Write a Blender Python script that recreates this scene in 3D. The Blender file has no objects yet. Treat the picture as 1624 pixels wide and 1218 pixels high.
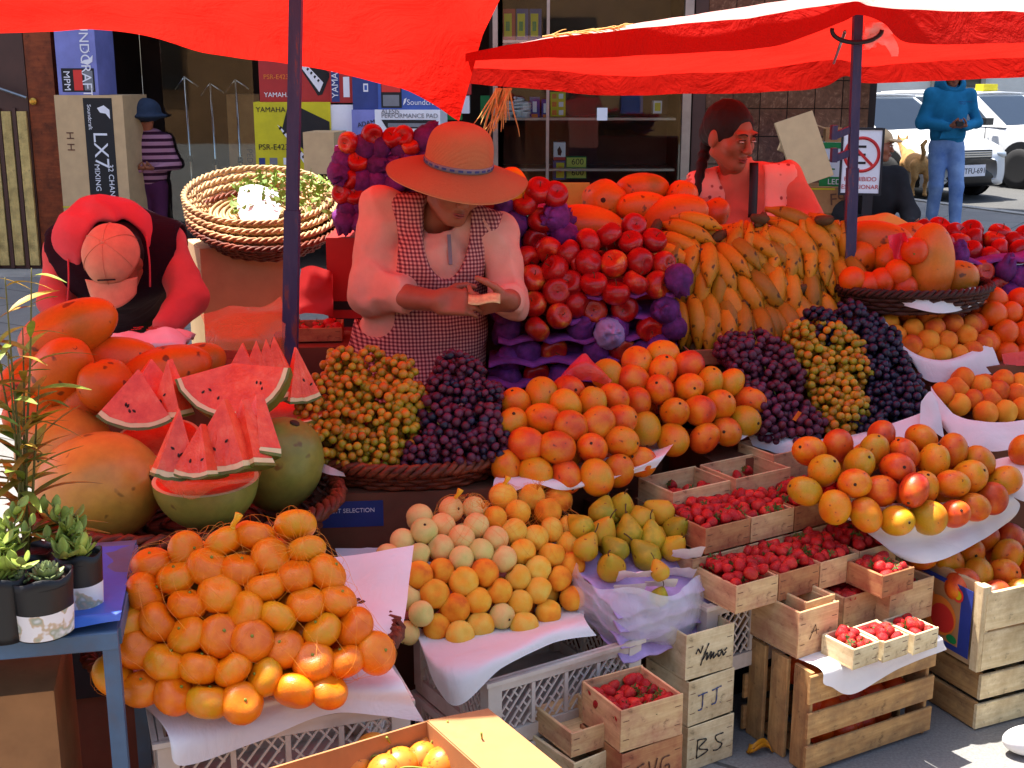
import bpy, math, random
import numpy as np
from mathutils import Vector, Matrix, Euler

rng = np.random.default_rng(7)
random.seed(7)
SC = bpy.context.scene
COL = SC.collection
R = math.radians
PI = math.pi

# ------------------------------------------------------------------ camera
PITCH = R(14.0); CAMH = 1.70; FPX = 2000.0
cam_d = bpy.data.cameras.new('camera'); cam = bpy.data.objects.new('camera', cam_d)
COL.objects.link(cam); SC.camera = cam
cam.location = (0, 0, CAMH); cam.rotation_euler = (PI/2 - PITCH, 0, 0)
cam_d.sensor_width = 36.0; cam_d.lens = 36.0*FPX/1624.0
cam_d.clip_start = 0.05; cam_d.clip_end = 600

# ------------------------------------------------------------------ world, sun, exposure
SUN = Vector((-0.26, 0.17, 0.95)).normalized()          # direction towards the sun
world = bpy.data.worlds.new('World'); SC.world = world; world.use_nodes = True
wn = world.node_tree.nodes; bg = wn['Background']
sky = wn.new('ShaderNodeTexSky'); sky.sky_type = 'NISHITA'; sky.sun_disc = False
sky.sun_elevation = math.asin(SUN.z); sky.sun_rotation = math.atan2(SUN.x, SUN.y)
sky.altitude = 0; sky.dust_density = 2.5; sky.air_density = 1.0
world.node_tree.links.new(sky.outputs['Color'], bg.inputs['Color'])
bg.inputs['Strength'].default_value = 0.11
sun_d = bpy.data.lights.new('sun', 'SUN'); sun_o = bpy.data.objects.new('sun', sun_d)
COL.objects.link(sun_o); sun_d.energy = 5.0; sun_d.angle = R(0.53); sun_d.color = (1.0, 0.95, 0.87)
sun_o.rotation_euler = SUN.to_track_quat('Z', 'Y').to_euler(); sun_o.location = (-6, 1, 9)
SC.view_settings.view_transform = 'Standard'; SC.view_settings.look = 'None'
SC.view_settings.exposure = 1.68; SC.view_settings.gamma = 1.0
SC.view_settings.use_curve_mapping = False
SC.render.engine = 'CYCLES'
cy = SC.cycles
cy.use_denoising = True; cy.max_bounces = 8; cy.diffuse_bounces = 5; cy.glossy_bounces = 3
cy.transmission_bounces = 6; cy.transparent_max_bounces = 10
cy.caustics_reflective = False; cy.caustics_refractive = False; cy.sample_clamp_indirect = 6

# ------------------------------------------------------------------ places
CP, SP = math.cos(PITCH), math.sin(PITCH)
def ray(u, v):
    a = (u - 812)/FPX; b = (609 - v)/FPX
    return np.array([a, CP + b*SP, -SP + b*CP])
def at(u, v, Y=None, z=None, d=None):
    r = ray(u, v)
    t = Y/r[1] if Y is not None else ((z - CAMH)/r[2] if z is not None else d)
    return np.array([0, 0, CAMH]) + t*r
def atplane(u, v, p0, n):
    r = ray(u, v); o = np.array([0, 0, CAMH]); n = np.asarray(n, float)
    return o + r*(np.dot(np.asarray(p0) - o, n)/np.dot(r, n))
STALL = R(32)                                             # the stalls stand along this line
SU = np.array([math.cos(STALL), math.sin(STALL), 0]); SV = np.array([-math.sin(STALL), math.cos(STALL), 0])
UP = np.array([0, 0, 1.0])

# ------------------------------------------------------------------ noise
class Noise:
    def __init__(s, seed=0, n=18):
        g = np.random.default_rng(seed); k = g.normal(size=(n, 3)); k /= np.linalg.norm(k, axis=1)[:, None]
        s.k = k*g.uniform(.6, 1.7, n)[:, None]; s.p = g.uniform(0, 2*PI, n)
    def __call__(s, P, scale=1.0, octaves=2):
        P = np.asarray(P, float); o = 0; a = 1.0; f = scale*3.0
        for i in range(octaves):
            o = o + a*np.sin(f*(P @ s.k.T) + s.p + i*1.7).sum(-1)/math.sqrt(len(s.p))
            a *= .5; f *= 2.1
        return o*.6
NZ = [Noise(i) for i in range(8)]

# ------------------------------------------------------------------ mesh builder
class MB:
    def __init__(s): s.v = []; s.f = []; s.m = []; s.uv = []; s.n = 0; s.has_uv = False
    def add(s, v, f, mi=0, uv=None):
        v = np.asarray(v, float).reshape(-1, 3); o = s.n
        s.v.append(v); s.n += len(v)
        s.f += [[i + o for i in q] for q in f]; s.m += [mi]*len(f)
        if uv is not None: s.has_uv = True; s.uv.append(np.asarray(uv, float))
        else: s.uv.append(np.zeros((len(v), 2)))
        return s
    def box(s, c, size, rot=None, mi=0, taper=None):
        x, y, z = np.asarray(size, float)/2
        q = np.array([[-x,-y,-z],[x,-y,-z],[x,y,-z],[-x,y,-z],[-x,-y,z],[x,-y,z],[x,y,z],[-x,y,z]])
        if taper is not None: q[4:, :2] *= taper
        if rot is not None: q = q @ np.array(rot).T
        return s.add(q + np.asarray(c, float), [[0,3,2,1],[4,5,6,7],[0,1,5,4],[1,2,6,5],[2,3,7,6],[3,0,4,7]], mi)
    def bar(s, a, b, w, h, upv=(0,0,1), mi=0):
        a = np.asarray(a, float); b = np.asarray(b, float); d = b - a; L = np.linalg.norm(d); d = d/max(L,1e-9)
        u = np.asarray(upv, float); u = u - d*np.dot(u, d)
        if np.linalg.norm(u) < 1e-5: u = np.array([1.0, 0, 0]) - d*d[0]
        u /= np.linalg.norm(u); s_ = np.cross(d, u)
        return s.box((a+b)/2, (L, w, h), np.stack([d, s_, u], 1), mi)
    def tube(s, P, r, n=6, mi=0, closed=False, cap=True):
        P = np.asarray(P, float); N = len(P); r = np.broadcast_to(np.asarray(r, float), (N,))
        T = np.roll(P, -1, 0) - np.roll(P, 1, 0) if closed else np.gradient(P, axis=0)
        T = T/np.maximum(np.linalg.norm(T, axis=1), 1e-9)[:, None]
        ref = np.array([0, 0, 1.0]) if abs(T[0][2]) < .9 else np.array([1.0, 0, 0])
        u = ref - T[0]*np.dot(ref, T[0]); u /= np.linalg.norm(u); U = []
        for t in T:
            u = u - t*np.dot(u, t); u = u/max(np.linalg.norm(u), 1e-9); U.append(u)
        U = np.array(U); W = np.cross(T, U); a = np.arange(n)*2*PI/n
        V = P[:, None] + r[:, None, None]*(np.cos(a)[None, :, None]*U[:, None] + np.sin(a)[None, :, None]*W[:, None])
        F = []; M = N if closed else N-1
        for i in range(M):
            j = (i+1) % N
            for k in range(n):
                l = (k+1) % n; F.append([i*n+k, i*n+l, j*n+l, j*n+k])
        if cap and not closed: F += [list(range(n))[::-1], [(N-1)*n+k for k in range(n)]]
        return s.add(V.reshape(-1, 3), F, mi)
    def lathe(s, prof, n=24, mi=0, c=(0,0,0), rot=None, cap=True):
        prof = np.asarray(prof, float); K = len(prof); a = np.arange(n)*2*PI/n
        V = np.stack([prof[:, 0][:, None]*np.cos(a), prof[:, 0][:, None]*np.sin(a), np.repeat(prof[:, 1][:, None], n, 1)], -1).reshape(-1, 3)
        F = [[i*n+k, i*n+(k+1) % n, (i+1)*n+(k+1) % n, (i+1)*n+k] for i in range(K-1) for k in range(n)]
        if cap and prof[0, 0] > 1e-4: F.append(list(range(n))[::-1])
        if cap and prof[-1, 0] > 1e-4: F.append([(K-1)*n+k for k in range(n)])
        if rot is not None: V = V @ np.array(rot).T
        return s.add(V + np.asarray(c, float), F, mi)
    def grid(s, V, mi=0, uv=None, closed_u=False):
        V = np.asarray(V, float); a, b = V.shape[:2]; F = []
        for i in range(a-1):
            for j in range(b if closed_u else b-1):
                k = (j+1) % b; F.append([i*b+j, i*b+k, (i+1)*b+k, (i+1)*b+j])
        return s.add(V.reshape(-1, 3), F, mi, None if uv is None else np.asarray(uv).reshape(-1, 2))
    def poly_prism(s, pts, t, origin, ax, ay, an, mi=0):
        """outline in the plane (ax, ay) at origin, thickness t along an"""
        ax, ay, an, origin = [np.asarray(q, float) for q in (ax, ay, an, origin)]
        A = np.array([origin + p[0]*ax + p[1]*ay for p in pts]); n = len(A); B = A + an*t
        F = [list(range(n))[::-1], [n+i for i in range(n)]] + [[i, (i+1) % n, n+(i+1) % n, n+i] for i in range(n)]
        return s.add(np.concatenate([A, B]), F, mi)
    def mesh(s, name, mats, smooth=False):
        me = bpy.data.meshes.new(name); V = np.concatenate(s.v) if s.v else np.zeros((0, 3))
        me.from_pydata(V.tolist(), [], s.f)
        if not isinstance(mats, (list, tuple)): mats = [mats]
        for m in mats: me.materials.append(m)
        if len(mats) > 1: me.polygons.foreach_set('material_index', s.m)
        if s.has_uv:
            UV = np.concatenate(s.uv); lay = me.uv_layers.new(name='UVMap')
            idx = np.empty(len(me.loops), int); me.loops.foreach_get('vertex_index', idx)
            lay.data.foreach_set('uv', UV[idx].ravel())
        if smooth: me.polygons.foreach_set('use_smooth', [True]*len(me.polygons))
        me.update(); return me
    def build(s, name, mats, parent=None, smooth=False, loc=None):
        return link(name, s.mesh(name, mats, smooth), parent, loc)

def link(name, data, parent=None, loc=None, rot=None, scale=None):
    o = bpy.data.objects.new(name, data); COL.objects.link(o)
    if parent is not None: o.parent = parent
    if loc is not None: o.location = [float(q) for q in loc]
    if rot is not None: o.rotation_euler = rot
    if scale is not None: o.scale = (scale,)*3 if np.isscalar(scale) else scale
    return o
def tag(o, label=None, cat=None, group=None, kind=None):
    if label: o['label'] = label
    if cat: o['category'] = cat
    if group: o['group'] = group
    if kind or cat: o['kind'] = kind or 'thing'
    return o
def thing(name, label, cat, loc=(0,0,0), rz=0.0, group=None):
    o = link(name, None, None, loc, (0, 0, rz)); o.empty_display_size = .05
    return tag(o, label, cat, group)
def copy_tree(o, parent=None):
    c = o.copy(); COL.objects.link(c); c.parent = parent
    for ch in o.children: copy_tree(ch, c)
    return c
def rotz(a):
    c, s = math.cos(a), math.sin(a); return np.array([[c,-s,0],[s,c,0],[0,0,1]])
def frame(x, up=(0,0,1)):
    x = np.asarray(x, float); x /= np.linalg.norm(x); u = np.asarray(up, float); u = u - x*np.dot(u, x); u /= np.linalg.norm(u)
    return np.stack([x, np.cross(u, x), u], 1)
def catmull(P, n):
    P = np.asarray(P, float); N = len(P); t = np.linspace(0, N-1-1e-9, n); i = t.astype(int); f = (t-i)[:, None]
    p0 = P[np.maximum(i-1, 0)]; p1 = P[i]; p2 = P[np.minimum(i+1, N-1)]; p3 = P[np.minimum(i+2, N-1)]
    return .5*(2*p1 + (p2-p0)*f + (2*p0-5*p1+4*p2-p3)*f*f + (3*p1-p0-3*p2+p3)*f**3)
def loft(rows, nu, nv):
    A = np.array([catmull(r, nu) for r in rows]); return np.stack([catmull(A[:, j], nv) for j in range(nu)], 1)
def add_solid(o, t, off=0.0):
    m = o.modifiers.new('thickness', 'SOLIDIFY'); m.thickness = t; m.offset = off; return o

# ------------------------------------------------------------------ distance-field sculpting
def rc(P, a, b, ra, rb):
    a = np.asarray(a, float); b = np.asarray(b, float); d = b-a; L2 = max(np.dot(d, d), 1e-12)
    t = np.clip(((P-a) @ d)/L2, 0, 1); return np.linalg.norm(P - a - t[:, None]*d, axis=1) - (ra + (rb-ra)*t)
def el(P, c, r, rot=None):
    q = P - np.asarray(c, float)
    if rot is not None: q = q @ np.asarray(rot)
    r = np.asarray(r, float); k0 = np.linalg.norm(q/r, axis=1); k1 = np.maximum(np.linalg.norm(q/(r*r), axis=1), 1e-9)
    return k0*(k0-1)/k1
def rbox(P, c, h, rot=None, r=.01):
    q = P - np.asarray(c, float)
    if rot is not None: q = q @ np.asarray(rot)
    q = np.abs(q) - (np.asarray(h, float) - r)
    return np.linalg.norm(np.maximum(q, 0), axis=1) + np.minimum(q.max(1), 0) - r
def smin(a, b, k):
    h = np.clip(.5 + .5*(b-a)/k, 0, 1); return b*(1-h) + a*h - k*h*(1-h)
def smax(a, b, k): return -smin(-a, -b, k)
def sunion(ds, k):
    o = ds[0]
    for d in ds[1:]: o = smin(o, d, k)
    return o
def sdf_mesh(fn, lo, hi, h):
    lo = np.asarray(lo, float); hi = np.asarray(hi, float); n = np.ceil((hi-lo)/h).astype(int) + 1
    ax = [lo[i] + h*np.arange(n[i]) for i in range(3)]
    D = np.empty(n, float)
    for i in range(0, n[0], 16):
        X, Y, Z = np.meshgrid(ax[0][i:i+16], ax[1], ax[2], indexing='ij')
        D[i:i+16] = fn(np.stack([X, Y, Z], -1).reshape(-1, 3)).reshape(X.shape)
    S = D < 0; c = n - 1
    acc = np.zeros((*c, 3)); cnt = np.zeros(c)
    corner = [(a, b, e) for a in (0,1) for b in (0,1) for e in (0,1)]
    def sl(A, o): return A[o[0]:o[0]+c[0], o[1]:o[1]+c[1], o[2]:o[2]+c[2]]
    for o in corner:
        for x in range(3):
            if o[x]: continue
            e = list(o); e[x] = 1
            d0, d1 = sl(D, o), sl(D, e); cr = (d0 < 0) != (d1 < 0)
            t = np.where(cr, d0/np.where(cr, d0-d1, 1), 0)
            p = np.array(o, float)[None, None, None] + np.zeros((*c, 3)); p[..., x] += t
            acc += np.where(cr[..., None], p, 0); cnt += cr
    act = cnt > 0; idx = -np.ones(c, int); idx[act] = np.arange(act.sum())
    I = np.argwhere(act); V = lo + h*(I + acc[act]/cnt[act][:, None])
    F = []
    for x in range(3):
        y, z = (x+1) % 3, (x+2) % 3
        sA = [slice(1, c[0]), slice(1, c[1]), slice(1, c[2])]; sA[x] = slice(0, c[x])
        sB = list(sA); sB[x] = slice(1, c[x]+1)
        a, b = S[tuple(sA)], S[tuple(sB)]
        for flip, m in ((False, a & ~b), (True, ~a & b)):
            E = np.argwhere(m) + np.array([s.start for s in sA])
            if not len(E): continue
            def g(dy, dz):
                q = E.copy(); q[:, y] -= dy; q[:, z] -= dz; return idx[q[:, 0], q[:, 1], q[:, 2]]
            Q = np.stack([g(1,1), g(0,1), g(0,0), g(1,0)], 1)
            F.append(Q[:, ::-1] if flip else Q)
    F = np.concatenate(F); F = F[(F >= 0).all(1)]
    return V, F
def sdf_obj(name, fn, lo, hi, h, mat, parent=None, relax=1):
    V, F = sdf_mesh(fn, lo, hi, h)
    lab = np.arange(len(V))                                   # keep the one connected surface
    while True:
        mn = lab[F].min(1); new = lab.copy()
        for k in range(4): np.minimum.at(new, F[:, k], mn)
        new = new[new]
        if (new == lab).all(): break
        lab = new
    if len(lab):
        keep = np.bincount(lab).argmax(); fk = lab[F[:, 0]] == keep; F = F[fk]; used = np.unique(F); rm_ = -np.ones(len(V), int); rm_[used] = np.arange(len(used)); V = V[used]; F = rm_[F]
    for _ in range(relax):
        A = np.zeros_like(V); C = np.zeros(len(V))
        for k in range(4):
            a, b = F[:, k], F[:, (k+1) % 4]
            np.add.at(A, a, V[b]); np.add.at(C, a, 1); np.add.at(A, b, V[a]); np.add.at(C, b, 1)
        V = V*.5 + .5*A/np.maximum(C, 1)[:, None]
    mb = MB(); mb.v = [V]; mb.f = F.tolist(); mb.m = [0]*len(F); mb.uv = [np.zeros((len(V), 2))]; mb.n = len(V)
    return mb.build(name, mat, parent, smooth=True)
# ------------------------------------------------------------------ materials
def lin(c):
    """sRGB 0-255 triple to linear"""
    return tuple(((q/255)/12.92 if q/255 <= .04045 else ((q/255+.055)/1.055)**2.4) for q in c[:3]) + (1.0,)
class NT:
    def __init__(s, name):
        s.m = bpy.data.materials.new(name); s.m.use_nodes = True; s.t = s.m.node_tree; s.N = s.t.nodes
        s.b = s.N['Principled BSDF']; s.out = s.N['Material Output']
    def n(s, typ, **kw):
        o = s.N.new('ShaderNode'+typ)
        for k, v in kw.items():
            if k.startswith('i_'): o.inputs[k[2:].replace('_', ' ')].default_value = v
            else: setattr(o, k, v)
        return o
    def l(s, a, b): s.t.links.new(a, b)
    def coord(s, kind='Object'):
        return s.n('TexCoord').outputs[kind]
    def noise(s, scale, detail=3, rough=.55, co=None, dist=0.0):
        o = s.n('TexNoise'); o.inputs['Scale'].default_value = scale; o.inputs['Detail'].default_value = detail
        o.inputs['Roughness'].default_value = rough; o.inputs['Distortion'].default_value = dist
        s.l(co if co is not None else s.coord(), o.inputs['Vector']); return o.outputs['Fac']
    def ramp(s, fac, stops, interp='LINEAR'):
        o = s.n('ValToRGB'); o.color_ramp.interpolation = interp; e = o.color_ramp.elements
        while len(e) < len(stops): e.new(.5)
        for q, (p, c) in zip(e, stops): q.position = p; q.color = c if len(c) == 4 else (*c, 1)
        s.l(fac, o.inputs['Fac']); return o.outputs['Color']
    def mix(s, fac, a, b, blend='MIX'):
        o = s.n('Mix', data_type='RGBA', blend_type=blend)
        for x, i in ((fac, 0), (a, 6), (b, 7)):
            if hasattr(x, 'is_linked'): s.l(x, o.inputs[i])
            else: o.inputs[i].default_value = x if i == 0 else (x if len(x) == 4 else (*x, 1))
        return o.outputs[2]
    def math(s, op, a, b=0.5, clamp=False):
        o = s.n('Math', operation=op); o.use_clamp = clamp
        for x, i in ((a, 0), (b, 1)):
            if hasattr(x, 'is_linked'): s.l(x, o.inputs[i])
            else: o.inputs[i].default_value = x
        return o.outputs[0]
    def bump(s, h, strength=.3, dist=.01):
        o = s.n('Bump'); o.inputs['Strength'].default_value = strength; o.inputs['Distance'].default_value = dist
        s.l(h, o.inputs['Height']); s.l(o.outputs['Normal'], s.b.inputs['Normal']); return o
    def rnd(s): return s.n('ObjectInfo').outputs['Random']
    def vary(s, col, amt=.15, sat=.0):
        """per-object brightness / hue variation"""
        o = s.n('HueSaturation'); r = s.rnd()
        s.l(s.math('ADD', s.math('MULTIPLY', r, 2*amt), 1-amt), o.inputs['Value'])
        if sat: s.l(s.math('ADD', s.math('MULTIPLY', s.math('FRACT', s.math('MULTIPLY', r, 7.31)), sat), .5-sat/2), o.inputs['Hue'])
        s.l(col, o.inputs['Color']); return o.outputs['Color']
    def done(s, col=None, rough=.6, spec=.5, metal=0, sss=0, sssr=(.02,.008,.004)):
        if col is not None:
            if hasattr(col, 'is_linked'): s.l(col, s.b.inputs['Base Color'])
            else: s.b.inputs['Base Color'].default_value = col if len(col) == 4 else (*col, 1)
        if hasattr(rough, 'is_linked'): s.l(rough, s.b.inputs['Roughness'])
        else: s.b.inputs['Roughness'].default_value = rough
        s.b.inputs['Specular IOR Level'].default_value = spec; s.b.inputs['Metallic'].default_value = metal
        if sss: s.b.inputs['Subsurface Weight'].default_value = sss; s.b.inputs['Subsurface Radius'].default_value = sssr; s.b.inputs['Subsurface Scale'].default_value = 1.0
        return s.m
def simple(name, rgb, rough=.6, var=.12, scale=12, bump=.0, bscale=60, spec=.4, metal=0, objvar=0.0, stretch=None, dirt=None):
    """one-colour surface with uneven tone"""
    t = NT(name); co = t.coord()
    if stretch:
        mp = t.n('Mapping'); mp.inputs['Scale'].default_value = stretch; t.l(co, mp.inputs['Vector']); co = mp.outputs[0]
    c = lin(rgb); f = t.noise(scale, 4, .6, co)
    d = tuple(max(q*(1-var*1.6), 0) for q in c[:3]); u = tuple(min(q*(1+var*1.3), 1) for q in c[:3])
    col = t.ramp(f, [(.25, d), (.75, u)])
    if dirt:
        g = t.noise(scale*.35, 5, .7, co); col = t.mix(t.ramp(g, [(.5, (0,0,0)), (.72, (.8,.8,.8))]), col, lin(dirt))
    if objvar: col = t.vary(col, objvar)
    if bump: t.bump(t.noise(bscale, 3, .6, co), bump, .004)
    return t.done(col, rough, spec, metal)
MAT = {}
def mk(key, *a, **k): MAT[key] = simple(key, *a, **k); return MAT[key]

def fruit(key, stops, scale=3.0, rough=.42, spec=.4, fine=0.0, fine_scale=90, speck=None, bump=0, bscale=120, objvar=.1, hue=.0, shift=.25, axis=None, sss=.0, speck_scale=55, speck_at=.66, coat=0):
    t = NT(key); co = t.coord(); f = t.noise(scale, 3, .55, co)
    # each fruit sits elsewhere on its colour range
    f = t.math('ADD', f, t.math('MULTIPLY', t.math('SUBTRACT', t.math('FRACT', t.math('MULTIPLY', t.rnd(), 13.7)), .5), shift*2))
    if axis:
        sp = t.n('SeparateXYZ'); t.l(co, sp.inputs[0]); f = t.math('ADD', f, t.math('MULTIPLY', sp.outputs[axis[0]], axis[1]))
    col = t.ramp(f, [(p, lin(c)) for p, c in stops])
    if fine:
        g = t.noise(fine_scale, 3, .6, co); col = t.mix(fine, col, t.ramp(g, [(.3, (.25,.25,.25)), (.7, (.75,.75,.75))]), 'OVERLAY')
    if speck:
        g = t.noise(speck_scale, 2, .5, co); col = t.mix(t.ramp(g, [(speck_at, (0,0,0)), (speck_at+.05, (.85,.85,.85))]), col, lin(speck))
    if objvar: col = t.vary(col, objvar, hue)
    if bump: t.bump(t.noise(bscale, 2, .5, co), bump, .002)
    if coat: t.b.inputs['Coat Weight'].default_value = coat; t.b.inputs['Coat Roughness'].default_value = .12
    MAT[key] = t.done(col, rough, spec, 0, sss); return MAT[key]

fruit('mandarin_peel', [(.2, (212,98,3)), (.5, (230,124,6)), (.85, (204,146,16))], 2.5/.08, .36, .45, bump=.35, bscale=420, objvar=.06, shift=.22)
fruit('peach_skin', [(.25, (226,190,80)), (.5, (234,168,48)), (.72, (228,136,34)), (.92, (198,84,32))], 1.6/.07, .7, .2, fine=.15, fine_scale=500, objvar=.07, shift=.22)
fruit('pale_peach_skin', [(.25, (200,192,108)), (.55, (226,196,120)), (.85, (226,164,96))], 1.6/.07, .72, .2, fine=.12, fine_scale=500, objvar=.06)
fruit('pear_skin', [(.25, (146,134,26)), (.5, (188,158,34)), (.8, (196,140,36))], 2/.07, .5, .35, speck=(110,64,26), speck_scale=60, speck_at=.66, objvar=.08)
fruit('mango_skin', [(.22, (188,144,22)), (.42, (216,128,18)), (.62, (208,82,18)), (.85, (168,34,22))], 1.3/.09, .42, .4, fine=.2, fine_scale=260, speck=(110,52,20), speck_scale=60, speck_at=.68, objvar=.1, shift=.24, bump=.2, bscale=300)
fruit('apple_skin', [(.16, (206,150,50)), (.30, (190,60,28)), (.46, (168,20,18)), (.85, (118,10,16))], 1.4/.08, .3, .4, fine=.35, fine_scale=240, objvar=.12, shift=.16, coat=.08)
fruit('apricot_skin', [(.25, (226,150,40)), (.55, (220,118,26)), (.85, (186,62,26))], 1.4/.07, .62, .25, fine=.12, fine_scale=400, objvar=.07)
fruit('orange_peel', [(.2, (220,92,4)), (.6, (214,70,4)), (.9, (196,52,8))], 2/.08, .4, .4, bump=.35, bscale=420, objvar=.08)
fruit('papaya_skin', [(.22, (140,112,30)), (.42, (206,108,20)), (.7, (196,84,16)), (.9, (150,64,20))], .6/.15, .42, .4, fine=.15, fine_scale=120, speck=(86,48,22), speck_scale=24, speck_at=.65, objvar=.1, shift=.1, bump=.25, bscale=90)
fruit('granadilla_skin', [(.25, (214,140,40)), (.6, (206,120,36)), (.9, (170,90,34))], 2/.07, .35, .45, speck=(120,70,24), speck_scale=120, speck_at=.62, objvar=.08)
fruit('strawberry_skin', [(.2, (196,52,40)), (.5, (176,22,28)), (.85, (132,8,20))], 1.5/.03, .45, .3, objvar=.2, shift=.2, bump=.8, bscale=520, speck=(206,120,70), speck_scale=420, speck_at=.64)
fruit('banana_peel', [(.2, (146,110,28)), (.45, (196,136,26)), (.75, (198,128,22)), (.95, (110,64,20))], 7, .5, .35, fine=.18, fine_scale=90, speck=(52,30,16), speck_scale=48, speck_at=.635, objvar=.12)
fruit('watermelon_rind', [(.25, (164,138,50)), (.5, (206,156,62)), (.75, (212,146,56)), (.92, (156,132,52))], 3.2, .38, .45, fine=.22, fine_scale=40, speck=(110,80,40), speck_scale=22, speck_at=.69, objvar=.05, shift=.05)
fruit('green_melon_rind', [(.25, (86,96,36)), (.5, (128,130,54)), (.8, (160,140,64))], 4, .4, .4, fine=.25, fine_scale=40, speck=(96,72,34), speck_scale=20, speck_at=.67, objvar=.05, shift=.05)
fruit('white_grape_skin', [(.2, (138,134,30)), (.5, (176,142,34)), (.8, (180,110,34))], 40, .38, .35, objvar=.2, hue=.03, shift=.3, sss=.3)
fruit('red_grape_skin', [(.2, (84,30,46)), (.5, (74,36,58)), (.85, (100,44,56))], 60, .45, .35, objvar=.3, hue=.04, shift=.3, fine=.2, fine_scale=160)
fruit('black_grape_skin', [(.2, (22,20,40)), (.5, (34,28,52)), (.85, (52,38,60))], 60, .4, .4, objvar=.3, hue=.04, shift=.3, fine=.25, fine_scale=160)

def flesh():
    t = NT('watermelon_flesh'); co = t.coord(); f = t.noise(26, 5, .65, co); g = t.noise(160, 2, .5, co)
    col = t.ramp(f, [(.28, lin((216,60,36))), (.55, lin((240,96,60))), (.8, lin((248,140,98)))])
    t.bump(g, .5, .003); MAT['watermelon_flesh'] = t.done(col, .32, .5, 0, .25, (.02,.005,.003))
flesh()
mk('rind_white', (226,216,160), .5, .08, 20); mk('rind_green', (96,112,40), .45, .25, 14)
mk('seed', (48,24,16), .35, .1)
mk('purple_paper', (102,36,112), .8, .35, 40, .6, 60, objvar=.28)
mk('purple_tray', (132,54,134), .85, .2, 30, .2, 160, dirt=(92,34,92))
mk('lilac_tray', (176,150,196), .85, .12, 30, .2, 160)
mk('white_tissue', (226,222,226), .8, .06, 30, .2, 90)
mk('stem', (88,64,34), .8, .2); mk('green_stem', (128,138,48), .6, .2, 40); mk('scar', (62,40,24), .85, .2, 200)
mk('calyx', (70,104,36), .65, .25, 90, objvar=.2)
mk('net_yellow', (224,136,30), .5, .1); mk('net_tie', (236,176,36), .5, .1)

def paper_mat():
    t = NT('white_paper'); co = t.coord(); f = t.noise(5, 5, .6, co)
    col = t.ramp(f, [(.3, (.80,.79,.80)), (.7, (.90,.89,.90))])
    t.bump(t.noise(9, 4, .6, co, 1.0), .35, .02)
    t.done(col, .75, .25); tr = t.n('BsdfTranslucent'); tr.inputs['Color'].default_value = (.8,.78,.78,1)
    mx = t.n('MixShader'); mx.inputs[0].default_value = .22
    t.l(t.b.outputs[0], mx.inputs[1]); t.l(tr.outputs[0], mx.inputs[2]); t.l(mx.outputs[0], t.out.inputs['Surface'])
    MAT['white_paper'] = t.m
paper_mat()
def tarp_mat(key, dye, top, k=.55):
    """red cotton tarp: dyed weave that lets the sun through, its upper side coloured by top"""
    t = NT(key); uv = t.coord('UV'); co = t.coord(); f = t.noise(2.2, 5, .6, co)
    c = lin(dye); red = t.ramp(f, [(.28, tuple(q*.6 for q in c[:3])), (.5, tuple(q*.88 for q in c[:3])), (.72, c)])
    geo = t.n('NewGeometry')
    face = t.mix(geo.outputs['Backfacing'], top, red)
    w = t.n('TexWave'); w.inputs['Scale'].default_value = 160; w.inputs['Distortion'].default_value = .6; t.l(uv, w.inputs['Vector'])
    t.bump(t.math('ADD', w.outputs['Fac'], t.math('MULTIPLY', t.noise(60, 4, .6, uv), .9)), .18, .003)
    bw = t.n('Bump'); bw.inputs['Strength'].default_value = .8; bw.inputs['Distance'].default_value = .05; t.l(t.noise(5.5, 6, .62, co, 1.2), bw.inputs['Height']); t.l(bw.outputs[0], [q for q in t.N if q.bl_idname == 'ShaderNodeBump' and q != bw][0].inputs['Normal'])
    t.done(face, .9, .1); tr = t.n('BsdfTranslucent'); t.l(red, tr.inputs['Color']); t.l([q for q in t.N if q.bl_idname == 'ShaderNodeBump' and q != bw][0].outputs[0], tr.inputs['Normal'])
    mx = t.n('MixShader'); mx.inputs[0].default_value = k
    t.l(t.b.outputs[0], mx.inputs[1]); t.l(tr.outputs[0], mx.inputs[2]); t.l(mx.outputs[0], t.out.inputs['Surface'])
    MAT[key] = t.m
tarp_mat('red_tarp', (214,34,24), lin((246,190,180)), .50)  # pale upper side: glare of full sun painted into the red cloth
tarp_mat('red_hem', (190,30,22), lin((190,34,26)), .38)
def wood(key, a, b, rough=.7, dirt=None, scale=1.0, objvar=.14, ax=0):
    t = NT(key); co = t.coord(); mp = t.n('Mapping'); s = [60*scale]*3; s[ax] = 5*scale; mp.inputs['Scale'].default_value = s; t.l(co, mp.inputs['Vector'])
    f = t.noise(1.0, 5, .65, mp.outputs[0], .6); col = t.ramp(f, [(.3, lin(a)), (.7, lin(b))])
    g = t.noise(9, 5, .7, co); col = t.mix(t.ramp(g, [(.42, (0,0,0)), (.68, (.75,.75,.75))]), col, lin(dirt or tuple(q*.6 for q in a))); h_ = t.noise(38, 4, .7, co); col = t.mix(t.ramp(h_, [(.60, (0,0,0)), (.70, (.6,.6,.6))]), col, lin(tuple(q*.45 for q in a)))
    if objvar: col = t.vary(col, objvar)
    t.bump(f, .3, .002); MAT[key] = t.done(col, rough, .25)
wood('box_wood', (190,152,104), (228,196,146), .75, dirt=(168,104,84), objvar=.2)
wood('crate_wood', (160,116,70), (204,164,106), .75, dirt=(120,92,66))
wood('pale_wood', (206,184,138), (234,218,178), .75, dirt=(166,140,100))
wood('red_stained_wood', (160,104,70), (186,140,92), .75, dirt=(130,50,44))
wood('door_wood', (120,52,24), (148,70,34), .5, objvar=0)
wood('cream_slat', (196,164,96), (216,188,120), .6, objvar=.08, ax=2)
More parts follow.
